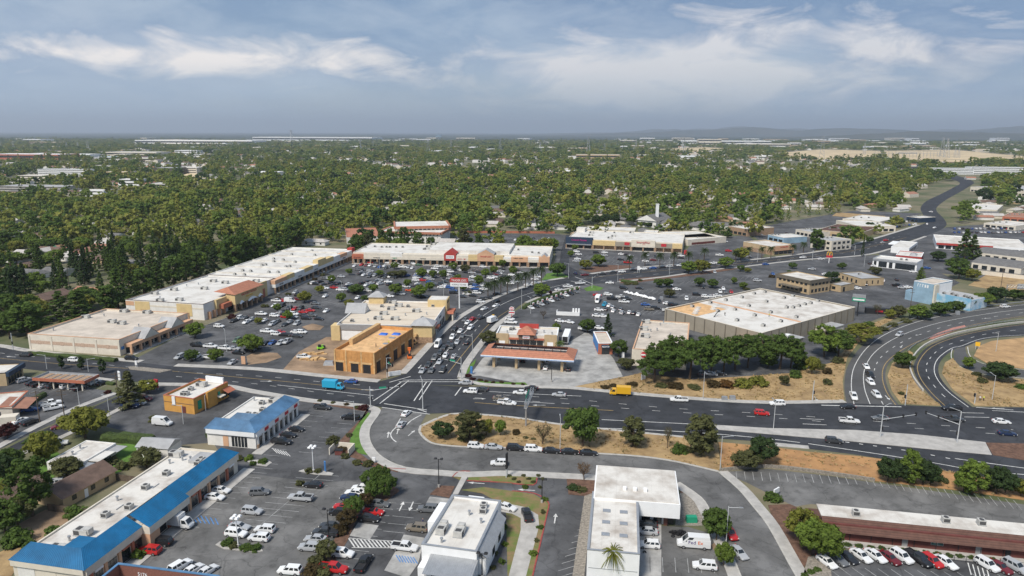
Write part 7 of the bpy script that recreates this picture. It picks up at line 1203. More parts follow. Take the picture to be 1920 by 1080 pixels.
# house roofs too far off to tell apart: one mass
fh = MB(); FH = set(); HG = {}
for a, b_ in HOUSES: HG.setdefault((int(a // 30), int(b_ // 30)), []).append((a, b_))
def nearh(x, y): i, j = int(x // 30), int(y // 30); return [p for u in (-1, 0, 1) for v in (-1, 0, 1) for p in HG.get((i + u, j + v), ())]
for i in range(2300):
    y = 900 + 6200 * rg.random() ** 1.25; x = rg.uniform(-.76, .76) * y
    if blocked(x, y) or any((x - a) ** 2 + (y - b_) ** 2 < 400 for a, b_ in nearh(x, y)): continue
    a = R(rg.choice([-10, 80, 30])); s_ = 1 + y / 9000; w_, d_ = rg.uniform(12, 22) * s_, rg.uniform(9, 13) * s_; h_ = rg.uniform(3, 4.5) * s_; q = lambda u, v, z: (x + u * math.cos(a) - v * math.sin(a), y + u * math.sin(a) + v * math.cos(a), z); rf = rg.choice(['shgrey', 'shgrey', 'shlight', 'shbrown', 'shbrown', 'shred', 'rclean']); z1_ = h_ + (0.2 if rf == 'rclean' else 2.4 * s_)
    vs = [q(-w_ / 2, -d_ / 2, 0), q(w_ / 2, -d_ / 2, 0), q(w_ / 2, d_ / 2, 0), q(-w_ / 2, d_ / 2, 0), q(-w_ / 2, -d_ / 2, h_), q(w_ / 2, -d_ / 2, h_), q(w_ / 2, d_ / 2, h_), q(-w_ / 2, d_ / 2, h_), q(-w_ / 2, 0, z1_), q(w_ / 2, 0, z1_)]
    fh.add(vs, [(0, 1, 5, 4), (2, 3, 7, 6), (1, 2, 6, 9, 5), (3, 0, 4, 8, 7)], rg.choice(['white', 'cream', 'white'])); fh.add(vs, [(4, 5, 9, 8), (6, 7, 8, 9)], rf)
    if y > 1500: FH.add((int(x // 60), int((y - 25) // 60)))
    else: HG.setdefault((int(x // 30), int(y // 30)), []).append((x, y))
tag(fh.build('far_houses'), 'countless house roofs scattered through the distant woods', kind='stuff')
# individual woodland trees nearest to view, then the mass
PT = {k: [tree_proto(k, 50 + 5 * i + len(k), .34, 'leafi') for i in range(3)] for k in ('round', 'tall', 'cone')}
gx = 0; cand = []
y = 285.0
while y < 1500:
    st = 9.5 + max(0, y - 430) * .0035; x = -.80 * y
    while x < .80 * y:
        jx, jy = x + rg.uniform(-.45, .45) * st, y + rg.uniform(-.45, .45) * st; x += st
        px, py = pix(jx, jy)
        if px < -60 or px > 1980: continue
        res = (px > 900 and jy < 960)
        nzv = noise.noise(Vector((jx * .012, jy * .012, 3)))
        if rg.random() < (.60 if res else (.34 if px < 620 else .40)) - nzv * .55: continue
        if blocked(jx, jy) or any((jx - a) ** 2 + (jy - b_) ** 2 < 72 or (abs(jx - a - (jy - b_) * a / b_) < 8 and -26 < jy - b_ < 0 and rg.random() < .55) for a, b_ in nearh(jx, jy)): continue
        cand.append((jx, jy, px, py))
    y += st
cand.sort(key=lambda c: c[1])
def kindof(x, y, px):
    v = noise.noise(Vector((x * .006, y * .006, 9))) + rg.uniform(-.35, .35); cl_ = (440 < px < 620 and y < 1150) or (1440 < px < 1580 and 600 < y < 1100)
    return 'cone' if v > (.10 if cl_ else .56) else ('tall' if v < -.34 else 'round')
NI = 190
for jx, jy, px, py in cand[:NI]:
    k = kindof(jx, jy, px); c = rg.choice({'cone': 'dgg', 'tall': 'gggo', 'round': 'gglyyl'}[k]); side = next(t_ for lim, t_ in ((110, 'at the far left'), (230, 'behind the cream corner store'), (420, 'behind the grocery'), (660, 'behind the stepped shops'), (960, 'behind the apartments'), (1200, 'behind the gym strip'), (1500, 'around the church'), (9999, 'beside the avenue bend')) if px < lim)
    put_tree((jx, jy), k, {'cone': 4.2, 'tall': 5, 'round': 6}[k] * rg.uniform(.8, 1.25), {'cone': 19, 'tall': 14, 'round': 10}[k] * rg.uniform(.75, 1.2), c, f'{LC[c][1]} {KN[k][1]} in the woodland {side}', f'{LC[c][1]} {KN[k][0]} woodland {side}')
# the rest: one mass, copies scattered over points
pcol = bpy.data.collections.new('woodland_models'); order = []
for k in ('round', 'tall', 'cone'):
    for tm, cm in PT[k]: o = bpy.data.objects.new(f'a{len(order)}_{k}', cm); pcol.objects.link(o); order.append(k)
def scatter(name, label, P_, pc=None):
    """P_: (x, y, z, index, sx, sz)"""
    me = bpy.data.meshes.new(name); me.from_pydata([p[:3] for p in P_], [], [])
    a = me.attributes.new('idx', 'INT', 'POINT'); a.data.foreach_set('value', [p[3] for p in P_])
    a = me.attributes.new('scl', 'FLOAT_VECTOR', 'POINT'); a.data.foreach_set('vector', [v for p in P_ for v in (p[4], p[4], p[5])])
    a = me.attributes.new('rot', 'FLOAT_VECTOR', 'POINT'); a.data.foreach_set('vector', [v for p in P_ for v in (0, 0, rg.uniform(0, 6.28))])
    o = link(name, me); tag(o, label, kind='stuff')
    ng = bpy.data.node_groups.new(name, 'GeometryNodeTree'); ng.interface.new_socket('Geometry', in_out='INPUT', socket_type='NodeSocketGeometry'); ng.interface.new_socket('Geometry', in_out='OUTPUT', socket_type='NodeSocketGeometry')
    gi, go = ng.nodes.new('NodeGroupInput'), ng.nodes.new('NodeGroupOutput'); ins = ng.nodes.new('GeometryNodeInstanceOnPoints'); ci = ng.nodes.new('GeometryNodeCollectionInfo'); ci.inputs['Collection'].default_value = pc or pcol; ci.inputs['Separate Children'].default_value = True; ci.inputs['Reset Children'].default_value = True
    def na(n, t): q_ = ng.nodes.new('GeometryNodeInputNamedAttribute'); q_.data_type = t; q_.inputs['Name'].default_value = n; return q_.outputs[0]
    ng.links.new(gi.outputs[0], ins.inputs['Points']); ng.links.new(ci.outputs[0], ins.inputs['Instance']); ins.inputs['Pick Instance'].default_value = True
    ng.links.new(na('idx', 'INT'), ins.inputs['Instance Index']); ng.links.new(na('rot', 'FLOAT_VECTOR'), ins.inputs['Rotation']); ng.links.new(na('scl', 'FLOAT_VECTOR'), ins.inputs['Scale']); ng.links.new(ins.outputs[0], go.inputs[0])
    o.modifiers.new('copies', 'NODES').node_group = ng; return o
IDX = {k: [i for i, q in enumerate(order) if q == k] for k in ('round', 'tall', 'cone')}
PP = []
for jx, jy, px, py in cand[NI:]:
    k = kindof(jx, jy, px); s = rg.choice([.6, .8, 1, 1, 1.2, 1.5, 1.75]) * rg.uniform(.85, 1.15) * (1.15 if k == 'round' else 1); PP.append((jx, jy, 0, rg.choice(IDX[k]), {'cone': 1.0, 'tall': 1.1, 'round': 1.25}[k] * s, {'cone': 1.0, 'tall': .95, 'round': 1.2}[k] * s * rg.uniform(.85, 1.15)))
scatter('woodland', 'leafy suburb treetops beyond the shops', PP)
PP = []; y = 1500.0
while y < 7000:
    st = 13 + (y - 1500) * .0062; x = -.76 * y
    while x < .76 * y:
        jx, jy = x + rg.uniform(-.5, .5) * st, y + rg.uniform(-.5, .5) * st; x += st
        nzv = noise.noise(Vector((jx * .0022, jy * .0022, 5)))
        if rg.random() < .36 - nzv * .8 or blocked(jx, jy) or (int(jx // 60), int(jy // 60)) in FH: continue
        k = kindof(jx, jy, 0); s = rg.choice([.6, .9, 1, 1.2, 1.6]) * st / 10; PP.append((jx, jy, 0, rg.choice(IDX[k]), s * 1.1, min(s, 1.7) * rg.uniform(.8, 1.15)))
    y += st
scatter('far_woodland', 'distant wooded plain reaching to the horizon', PP)
NWOOD = len(PP)
# tufts of dead grass and weeds on the dry verges
tcol = bpy.data.collections.new('tuft_models'); rt = random.Random(21)
M['straw'] = mat('straw', (.50, .36, .18), .95, .3, .3, col2=(.26, .19, .09)); M['weed'] = mat('weed', (.13, .13, .05), .95, .3, .5)
for i in range(4):
    b_ = MB()
    for j in range(16): a = rt.uniform(0, 6.3); r_ = rt.uniform(.0, .28); p = Vector((math.cos(a) * r_, math.sin(a) * r_, 0)); e = p + Vector((math.cos(a) * rt.uniform(.05, .25), math.sin(a) * rt.uniform(.05, .25), rt.uniform(.18, .45))); s_ = Vector((-math.sin(a), math.cos(a), 0)) * .05; b_.add([p - s_, p + s_, e], [(0, 1, 2)], 'weed' if i == 3 else 'straw')
    tcol.objects.link(bpy.data.objects.new(f't{i}', b_.mesh('tuft')))
TP_ = []
for poly, z_ in DRYP:
    x0, x1 = min(p[0] for p in poly), max(p[0] for p in poly); y0, y1 = min(p[1] for p in poly), max(p[1] for p in poly)
    for i in range(int((x1 - x0) * (y1 - y0) * .9)):
        x, y = rt.uniform(x0, x1), rt.uniform(y0, y1)
        if noise.noise(Vector((x * .11, y * .11, 2))) + rt.uniform(-.35, .35) < -.05 or not inside(x, y, poly): continue
        s_ = rt.uniform(.6, 1.6); TP_.append((x, y, z_, rt.choice([0, 1, 2, 0, 1, 2, 0, 1, 2, 3]), s_, s_ * rt.uniform(.6, 1.2)))
scatter('dry_grass', 'dead grass tufts and weeds on the dry verges', TP_, tcol)
# far plain tint and hills
M['plain'] = mat('far_plain', (.050, .062, .034), .95, .4, .0009, col2=(.022, .034, .020), lo=.35, hi=.65, stretch=(1, .25, 1))
b_ = MB(); b_.add([(-9000, 6000, .5), (9000, 6000, .5), (42000, 45000, .5), (-42000, 45000, .5)], [(0, 1, 2, 3)], 'plain'); tag(b_.build('plain'), 'dark wooded plain under the horizon', kind='structure')
M['hill'] = mat('hill_cover', (.075, .070, .040), .95, .4, .0012, col2=(.03, .042, .022), lo=.4, hi=.6)
def ridge(label, y0, x0, x1, hmax, seed, dep=3500):
    b_ = MB(); n, m_ = 90, 8; vs = []
    for i in range(n + 1):
        f = i / n; x = x0 + (x1 - x0) * f; e = min(1, f * 3) * min(1, (1 - f) * 6)
        for j in range(m_ + 1):
            g_ = j / m_; prof = math.sin(math.pi * g_); h = hmax * e * prof * (.55 + .6 * noise.fractal(Vector((x * .00035, seed + g_ * .8, 0)), 1.0, 2.0, 5)); vs.append((x, y0 + dep * g_, max(h, -1)))
    b_.add(vs, [(i * (m_ + 1) + j, (i + 1) * (m_ + 1) + j, (i + 1) * (m_ + 1) + j + 1, i * (m_ + 1) + j + 1) for i in range(n) for j in range(m_)], 'hill'); o = b_.build('hills', None, True); tag(o, label, kind='structure')
ridge('low blue hills along the right horizon', 17000, 800, 17000, 260, 2.0); ridge('nearer wooded rise at the right edge', 10500, 4200, 11000, 110, 8.0, 2500); ridge('faint far ridge behind the right hills', 24000, 500, 26000, 420, 5.0, 5000)
# ================================================================== POLES, SIGNALS, SIGNS
def lamp(px, py, h, deg, label, arm=2.2, m='pole', group='street lamps'):
    o = thing('street_lamp', label, 'street lamp', P(px, py), R(deg), group); MB().tube((0, 0, 0), (0, 0, h), .11, .07, m, 8).build('pole', o); MB().tube((0, 0, h - .3), (arm, 0, h), .06, .05, m, 6).build('arm', o); MB().box(arm - .1, arm + .7, -.16, .16, h - .06, h + .1, 'metal').build('lamp_head', o)
for a in ((1050, 842, 9, 90, 'street lamp behind the parked cars on the dry island'), (1318, 748, 9.5, -90, 'street lamp on the dry verge by the pines'), (1350, 882, 9.5, 0, 'street lamp at the frontage road bend'), (1361, 1022, 9, -15, 'street lamp by the tyre shop trees'), (886, 674, 9.5, 170, 'street lamp at the petrol station kerb'), (978, 580, 11, 0, 'street lamp at the hedge on the avenue'), (1066, 521, 9, 180, 'lamp at the side drive corner'), (1158, 529, 10.5, 160, 'lamp with long arm over the avenue junction'), (1255, 515, 10, 90, 'street lamp on the avenue bank'), (1450, 804, 8.5, 90, 'street lamp on the concrete median'), (1860, 750, 8.5, 90, 'lamp post on the dry slope inside the loop'), (1867, 660, 8, 190, 'lamp post beside the loop ramp'), (149, 760, 6, 200, 'concrete lamp post at the carport'), (88, 692, 5.5, 180, 'short lamp post at the carport corner'), (166, 697, 5, 0, 'short lamp post behind the carport'), (344, 795, 6, 180, 'dark lamp post by the white van'), (205, 778, 6, 150, 'lamp post on the side street corner'), (386, 770, 5, 100, 'dark lamp by the faded blue strip'), (665, 790, 6.5, 180, 'dark lamp post in the small car park'), (545, 590, 9, 120, 'lamp post in the plaza lot near the white van'), (642, 560, 9, 120, 'lamp post among the plaza rows'), (712, 505, 9, 120, 'lamp post before the rear plaza shops'), (832, 556, 9, 120, 'lamp post near the tall pylon sign'), (425, 660, 9, 120, 'lamp post by the dug-up plaza entrance'), (995, 588, 8, 120, 'lamp post by the charging posts'), (1620, 500, 8, 90, 'lamp post beside the showroom'), (1420, 492, 8, 90, 'lamp post along the palms')): lamp(*a)
def lotlight(px, py, h, label, heads=4, m='wpaint'):
    o = thing('lot_light', label, 'street lamp', P(px, py), R(ALPHA), 'car park lights'); MB().tube((0, 0, 0), (0, 0, .8), .28, .28, 'conc', 10).build('base', o); MB().tube((0, 0, .8), (0, 0, h), .12, .10, m, 8).build('pole', o)
    for i in range(heads): a = R(45 + 90 * i) if heads == 4 else R(180 * i); MB().box(math.cos(a) * .75 - .38, math.cos(a) * .75 + .38, math.sin(a) * .75 - .38, math.sin(a) * .75 + .38, h, h + .28, m, .12, .12).tube((0, 0, h - .1), (math.cos(a) * .6, math.sin(a) * .6, h), .05, .05, m, 5).build('lamp_head', o)
lotlight(588, 886, 7, 'white four-headed light by the blue flag'); lotlight(447, 1027, 7, 'white four-headed light on the shrub island'); lotlight(823, 914, 7.5, 'dark twin-headed light at the restaurant driveway', 2, 'dark'); lotlight(617, 1016, 7.5, 'dark twin-headed light in the mulch strip', 2, 'dark'); lotlight(904, 1085, 5.5, 'dark twin-headed light at the drive-through', 2, 'dark'); lotlight(1016, 943, 6, 'dark twin-headed light at the angled bays', 2, 'dark'); lotlight(1034, 716, 5, 'dark twin-headed light on the station forecourt', 2, 'dark')
def head(o, x, y, z, rz=0):
    b_ = MB(); b_.box(-.2, .2, -.2, .2, -.55, .55, 'dark')
    for i, c in enumerate(('sred', 'yellow', 'sgreen')): b_.tube((0, -.2, .36 - .36 * i), (0, -.26, .36 - .36 * i), .12, .12, 'dark', 8)
    q_ = b_.build('signal_head', o); q_.location = (x, y, z); q_.rotation_euler = (0, 0, rz)
def signal(px, py, h, deg, arm, label, lum=False, sign=None):
    o = thing('traffic_signal', label, 'traffic light', P(px, py), R(deg), 'traffic signals'); MB().tube((0, 0, 0), (0, 0, h), .16, .11, 'pole', 8).build('pole', o); head(o, .3, 0, 3.0, R(90))
    if arm:
        MB().tube((0, 0, 5.6), (arm, 0, 6.4), .10, .06, 'pole', 8).build('mast_arm', o)
        for f in (.6, .97): head(o, arm * f, 0, 5.7 + .8 * f, R(90))
    if lum: MB().tube((0, 0, h), (2.2, .6, h + .5), .06, .05, 'pole', 6).build('lamp_arm', o); MB().box(2, 2.8, .45, .75, h + .42, h + .58, 'metal').build('lamp_head', o)
    if sign: MB().box(arm * .3, arm * .3 + 2.2, -.06, .06, 6.0, 6.6, 'sgreen').build('street_sign', o)
signal(695, 764, 7, 12, 9.5, 'traffic signal mast at the grass strip corner', False, 1); signal(793, 767, 9.5, 95, 0, 'tall signal pole on the splitter island', True); signal(865, 711, 8, 150, 8.5, 'traffic signal mast at the petrol station corner with green street sign', True, 1); signal(726, 709, 7.5, -60, 6, 'traffic signal mast at the building site corner', True, 1); signal(1650, 821, 9.5, 10, 11, 'traffic signal mast on the concrete median', True); signal(1794, 831, 9.5, 130, 9, 'traffic signal mast at the mulch median', True); signal(1523, 752, 7, 0, 0, 'signal pole on the dry verge at the ramp mouth'); signal(1697, 760, 7, 180, 0, 'signal pole between the ramps'); signal(1827, 757, 3.5, 180, 0, 'short signal post at the loop ramp mouth'); signal(1066, 522, 6.5, 10, 0, 'signal pole at the side drive'); signal(1110, 540, 6.5, 60, 9, 'signal mast over the avenue junction'); signal(25, 656, 7, -60, 6, 'signal mast at the far left crossing'); signal(1602, 478, 7, 170, 9, 'signal mast on the far avenue junction'); signal(1523, 488, 7, 60, 8, 'signal mast by the arch sign')
o = thing('sign_gantry', 'galvanised truss sign gantry over the main road', 'gantry', P(986, 799), R(80)); MB().tube((0, 0, 0), (0, 0, 7.6), .28, .24, 'metal', 10).build('post', o); b_ = MB()
for y_, z_ in ((-.4, 6), (.4, 6), (-.4, 7.4), (.4, 7.4)): b_.tube((-1, y_, z_), (13, y_, z_), .08, .08, 'metal', 5)
for i in range(10):
    x = -1 + i * 1.4
    for y_ in (-.4, .4): b_.tube((x, y_, 6), (x + 1.4, y_, 7.4), .05, .05, 'metal', 4)
    b_.tube((x, -.4, 7.4), (x + 1.4, .4, 7.4), .05, .05, 'metal', 4); b_.tube((x, -.4, 6), (x, .4, 6), .05, .05, 'metal', 4)
b_.build('truss', o); MB().box(3, 9, .46, .56, 5.4, 8.2, 'sgreen').build('sign_panel', o)
o = thing('sign_gantry', 'overhead sign frame beside the ramp at the right edge', 'gantry', P(1884, 566), R(-5)); MB().tube((0, 0, 0), (0, 0, 9), .25, .22, 'metal', 8).build('post', o); b_ = MB()
for z_ in (7.6, 9): b_.tube((0, 0, z_), (20, 0, z_), .09, .09, 'metal', 5)
for i in range(12): b_.tube((i * 1.6, 0, 7.6), (i * 1.6 + 1.6, 0, 9), .05, .05, 'metal', 4)
b_.build('truss', o); MB().box(5, 13, .15, .25, 6.9, 9.6, 'rgrey').build('sign_panel', o)
def upole(px, py, h, label):
    o = thing('utility_pole', label, 'utility pole', P(px, py), R(20), 'utility poles'); MB().tube((0, 0, 0), (0, 0, h), .17, .12, 'wood', 7).build('pole', o)
    for z_ in (h - .6, h - 1.8): MB().box(-1.3, 1.3, -.07, .07, z_, z_ + .16, 'wood').build('crossarm', o)
for a in ((1705, 594, 13.5, 'wooden utility pole behind the guard rail shrubs'), (1876, 542, 12, 'wooden utility pole in the dry field'), (122, 789, 10, 'wooden utility pole on the side street'), (75, 792, 10, 'wooden utility pole by the red porch'), (130, 536, 12, 'wooden utility pole among the left houses'), (222, 748, 9, 'utility pole in front of the grey-green conifer')): upole(*a)
o = thing('pylon_sign', "tall pylon sign with a red cap over the plaza lot", 'sign', P(861.5, 578), R(-6)); o.scale = (.75, .8, .8); MB().tube((0, 0, 0), (0, 0, 14), .45, .40, 'wpaint', 10).build('post', o); MB().box(-5.8, 5.8, -.6, .6, 13.8, 16.4, 'wpaint').build('lower_panel', o); MB().box(-6.2, 6.2, -.7, .7, 16.4, 19.0, 'red', .5).build('red_panel', o); text(o, "TRADER JOE'S", 1.9, (0, -.74, 17.6), (R(90), 0, 0), 'wpaint', .02, .84); text(o, 'ROSEVILLE SQUARE', 1.3, (0, -.64, 15.0), (R(90), 0, 0), 'dark', .02, .84)
o = thing('pole_sign', 'round red and white petrol sign on a pole', 'sign', P(959.5, 598), R(-10)); o.scale = (.9, .9, .72); MB().tube((0, 0, 0), (0, 0, 6), .16, .16, 'sred', 8).build('post', o); MB().tube((0, -.25, 6.8), (0, .25, 6.8), 1.3, 1.3, 'wpaint', 20).build('disc', o); MB().tube((0, -.3, 6.8), (0, .3, 6.8), 1.05, 1.05, 'sred', 20).build('red_disc', o); MB().box(-.9, .9, -.34, .34, 6.5, 7.1, 'wpaint').build('name_bar', o); MB().box(-1.5, 1.5, -.2, .2, 3.4, 5.2, 'wpaint').build('price_panel', o); MB().box(-1.4, 1.4, -.24, -.2, 3.9, 4.7, 'sred').build('price_band', o)
o = thing('pole_sign', 'yellow arches on a red sign by the avenue', 'sign', P(1554, 493), R(-10)); o.scale = (.8, .8, .82); MB().tube((0, 0, 0), (0, 0, 4.6), .3, .3, 'wpaint', 8).build('post', o); MB().box(-2.4, 2.4, -.3, .3, 4.4, 6.2, 'sred').build('panel', o); b_ = MB()
for c in (-1.1, 1.1):
    for i in range(10): a0, a1 = math.pi * i / 10, math.pi * (i + 1) / 10; b_.tube((c + 1.05 * math.cos(a0), 0, 5 + 4.2 * math.sin(a0)), (c + 1.05 * math.cos(a1), 0, 5 + 4.2 * math.sin(a1)), .26, .26, 'yellow', 6)
b_.build('arches', o)
o = thing('pole_sign', 'green and white sign on a tall post behind the big-box store', 'sign', P(1607, 592), R(-25)); MB().tube((0, 0, 0), (0, 0, 8), .25, .25, 'dark', 8).build('post', o); MB().box(-2.8, 2.8, -.3, .3, 7, 8.8, 'sgreen').build('green_panel', o); MB().box(-2.8, 2.8, -.3, .3, 8.8, 10.4, 'metal').build('top_panel', o); MB().box(-2.4, 2.4, -.34, -.3, 7.5, 8.2, 'wpaint').build('white_bar', o)
def lowsign(px, py, label, w_, h_, z_, m, deg=-10, words=None, tm='wpaint', sz=.5):
    o = thing('sign', label, 'sign', P(px, py), R(deg), 'low roadside signs'); MB().box(-w_ / 2, w_ / 2, -.15, .15, z_, z_ + h_, m).build('panel', o)
    if z_ > .3:
        for s_ in (-.35, .35): MB().box(s_ * w_ - .08, s_ * w_ + .08, -.1, .1, 0, z_, 'pole').build('post', o)
    if words: text(o, words, sz, (0, -.17, z_ + h_ / 2), (R(90), 0, 0), tm, .01)
    return o
lowsign(225, 716, 'white blue and red sign board at the carport corner', 1.8, 3.2, .6, 'wpaint', -40); lowsign(294, 730, 'red and white roadside sign of the yellow restaurant', 1.6, 3, .6, 'sred', -20); lowsign(457, 684, 'pink sale sign at the plaza entrance', 1.6, 3, .3, 'peach', -10); lowsign(701, 868, 'little white sign post in the mulch bed', .9, 1.1, .5, 'wpaint'); lowsign(610, 886, 'blue feather flag beside the white lot light', .6, 2.6, .5, 'bpaint', -60); lowsign(950, 895, 'black and white pylon sign at the frontage road', 1.0, 4.2, 2.4, 'dark', 70); lowsign(1455, 930, 'white angled sign board at the lot entrance', 2.2, 1.2, .8, 'wpaint', 40); lowsign(884, 702, 'blue price sign at the petrol station corner', .9, 2.6, .4, 'bpaint', -30); lowsign(1197, 512, 'white sign on the avenue bank', 1.6, 2.4, 2, 'wpaint'); lowsign(1206, 712, 'white leaning board below the pines', 1.8, 2.2, 0, 'wpaint', 30); lowsign(1168, 672, 'white monument sign beside the kiosk', 1.0, 2.6, 0, 'wpaint'); lowsign(1832, 655, 'orange diamond warning sign on the mound', 1.6, 1.6, 1.4, 'yellow', -40); lowsign(925, 600, 'yellow diamond sign at the avenue kerb', 1, 1, 1.6, 'yellow', -20); lowsign(740, 705, 'white banner on the building site corner', 4.5, 1.6, .2, 'wpaint', 25); lowsign(256, 727 - 38, 'small sign on the gravel island', .8, 1.6, 1, 'wpaint'); lowsign(1285, 478, 'red sale sign beside the strip end', 2, 3, .4, 'sred')
# barriers and guard rails
def barrier(label, line, h, w_, m, posts=0, name='guard_rail', z0=0):
    o = tag(MB().build(name), label, 'barrier') if False else thing(name, label, 'barrier', (0, 0)); b_ = MB(); strip(b_, line, w_, z0, m, h - z0); b_.build('rail', o)
    if posts:
        for p in line[::posts]: MB().box(p.x - .1, p.x + .1, p.y - .1, p.y + .1, 0, h - .05, 'wood').build('post', o)
out_ = [p + Vector((0, 1.2)) for p in R1[14:]]; barrier('pale guard rail along the outside of the curving ramp', out_, .85, .22, 'metal', 1, z0=.35)
barrier('white concrete barrier round the inner loop ramp', ribbon(R2[4:], .1, 1.2)[0], .85, .5, 'kerb', 0, 'concrete_barrier'); barrier('thin guard rail along the inner ramp edge', ribbon(R2[14:], .1, 4.2)[0], .8, .12, 'metal', 1, z0=.4)
barrier('retaining wall of block behind the faded parking strip', smooth([(1352, 884), (1440, 877), (1560, 891), (1640, 903)], 4), .9, .4, 'gravel', 0, 'retaining_wall'); barrier('red block wall behind the rear plaza lot', smooth([(870, 437), (960, 437), (1040, 438)], 3), 1.8, .3, 'terra', 0, 'wall')
# charging posts
for i in range(11):
    p = P(1000 + i * 8.6, 574 - i * 3.1); o = thing('charging_post', f'white electric car charging post number {i + 1} from the left along the hedge', 'charging post', p, R(28), 'charging posts along the hedge'); MB().box(-.45, .45, -.2, .2, 0, 1.9, 'wpaint').build('cabinet', o); MB().box(-.25, .25, -.22, -.2, .6, 1.5, 'sred').build('red_slot', o)
wl_ = thing('screen_wall', 'white stepped enclosure wall by the chargers', 'wall', P(1043, 591), R(-8)); MB().box(0, 11, 0, .3, 0, 1.8, 'wpaint').build('low_wall', wl_)
for i in range(3): MB().box(7.5 + i * 1.3, 8.5 + i * 1.3, .3, 2.4, 0, 3.2, 'wpaint', .1, .3).build('cabinet', wl_)
MB().box(0, .3, .3, 4, 0, 1.8, 'wpaint').build('end_wall', wl_)
# bin enclosure
wl_ = thing('bin_enclosure', 'cream three-sided bin enclosure in the small car park', 'enclosure', P(617, 853), R(ALPHA)); MB().box(0, .25, 0, 4.2, 0, 2, 'cream').build('side_wall', wl_); MB().box(.26, 5.4, 3.95, 4.2, 0, 2, 'cream').build('back_wall', wl_); MB().box(5.42, 5.67, 0, 4.2, 0, 2, 'cream').build('side_wall', wl_)
o = tag(MB().box(-1.0, 1.0, -.7, .7, .1, 1.3, 'brickdk', .05, .1).box(-1.02, 1.02, -.72, .72, 1.3, 1.4, 'dark').build('dumpster'), 'rusty brown dumpster in the bin enclosure', 'dumpster'); o.location = (*P(636, 852), .03)
o = tag(MB().box(-1.2, 1.2, -.7, .7, 0, 1.3, 'sgreen', .05, .1).build('utility_box'), 'green utility box in the gravel yard', 'utility box'); o.location = (*P(1296, 978), .07)
for i in range(4): o = tag(MB().box(-.9, .9, -.6, .6, 0, 1.2 + .2 * i, 'metal', .05, .05).build('utility_box'), ['grey utility cabinet on the dry verge by the lamp', 'second grey utility cabinet on the dry verge', 'white box behind the charger lot', 'grey cabinet by the yellow-green ramp tree'][i], 'utility box'); o.location = (*P(*((1358, 750), (1373, 750), (1240, 562), (1795, 590))[i]), .05)
# tyre heaps, building-site machines, white bags in the charger lot
TY = MB(); n_ = 12
for i in range(n_):
    a0, a1 = 2 * math.pi * i / n_, 2 * math.pi * (i + 1) / n_; TY.tube((.24 * math.cos(a0), .24 * math.sin(a0), .12), (.24 * math.cos(a1), .24 * math.sin(a1), .12), .12, .12, 'tyre', 5, False)
TY = TY.mesh('tyre'); rg3 = random.Random(3)
for i in range(34):
    hp = i < 22; cx, cy = (1272, 1002) if hp else [(1206, 976), (1217, 974), (1229, 976), (1243, 977), (1253, 976), (1210, 1012), (1222, 1012), (1236, 1028), (1259, 975), (1208, 1036), (1250, 985), (1228, 983)][i - 22]
    p = P(cx, cy); o = link('tyre', TY); lay = (i // 8) if hp else 0; o.location = (p.x + (rg3.uniform(-1.6, 1.6) * (1 - lay * .25) if hp else 0), p.y + (rg3.uniform(-.9, .9) * (1 - lay * .25) if hp else 0), .06 + lay * .24); o.rotation_euler = (rg3.uniform(-.3, .3) if hp else R(80), rg3.uniform(-.3, .3) if hp else 0, rg3.uniform(0, 3)); o.scale = (1.25, 1.25, 1.1)
    tag(o, 'black tyre in the loose heap in the tyre shop yard' if hp else f'black tyre standing by the tyre shop wall, number {i - 21} of the display', 'tyre', 'tyres heaped in the yard' if hp else 'tyres on display')
def machine(label, px, py, m, deg, kind):
    o = thing({'lift': 'boom_lift', 'loader': 'loader'}[kind], label, 'machine', P(px, py), R(deg)); MB().box(-1.3, 1.3, -.9, .9, .35, 1.1, m, .1, .1).build('chassis', o)
    for x in (-.9, .9):
        for s_ in (1, -1): w_ = link('wheel', WHEEL, o); w_.location = (x, s_ * .9, .36)
    MB().tube((-.6, 0, 1.1), (1.2, 0, 3.4 if kind == 'lift' else 1.8), .2, .16, m, 6).build('boom', o); MB().box(1.0, 1.9, -.6, .6, 2.9 if kind == 'lift' else .5, 3.9 if kind == 'lift' else 1.3, m if kind == 'lift' else 'dark').build('basket' if kind == 'lift' else 'bucket', o); MB().box(-.9, .2, -.6, .6, 1.1, 2.0, 'dark', .1, .1).build('cab', o)
machine('orange boom lift beside the unfinished shop', 768, 672, 'orange', 100, 'lift'); machine('lime green loader on the building site', 601, 655, 'lime', 30, 'loader'); machine('tan lift working at the unfinished shop corner', 776, 645, 'lumber', 60, 'lift')
o = thing('boom_lift', 'long telescopic boom leaning on the big-box store roof', 'machine', P(1327, 624), R(35)); MB().box(-1.5, 1.5, -1, 1, .3, 1.3, 'dark').build('chassis', o); MB().tube((-1, 0, 1.3), (4.5, 1, 6), .3, .25, 'yell', 6).build('lower_boom', o); MB().tube((4.5, 1, 6), (9, 2, 8.4), .2, .16, 'dark', 6).build('upper_boom', o)
rg4 = random.Random(8)
for i in range(14):
    p = P(590 + (i % 7) * 6 - 20, 664 + (i // 7) * 10); o = tag(MB().box(-1.6, 1.6, -.5, .5, 0, .25 + .25 * (i % 3), 'lumber').build('lumber_stack'), 'stack of fresh lumber on the building site', 'lumber', 'lumber stacks on the building site'); o.location = (p.x, p.y, .07); o.rotation_euler = (0, 0, rg4.uniform(0, 3))
o = tag(MB().box(-2, 2, -1.2, 1.2, 0, 1.4, 'metal', .5, .4).build('scaffold_pile'), 'grey pile of steel at the building site corner', 'material pile'); o.location = (*P(617, 684), .06)
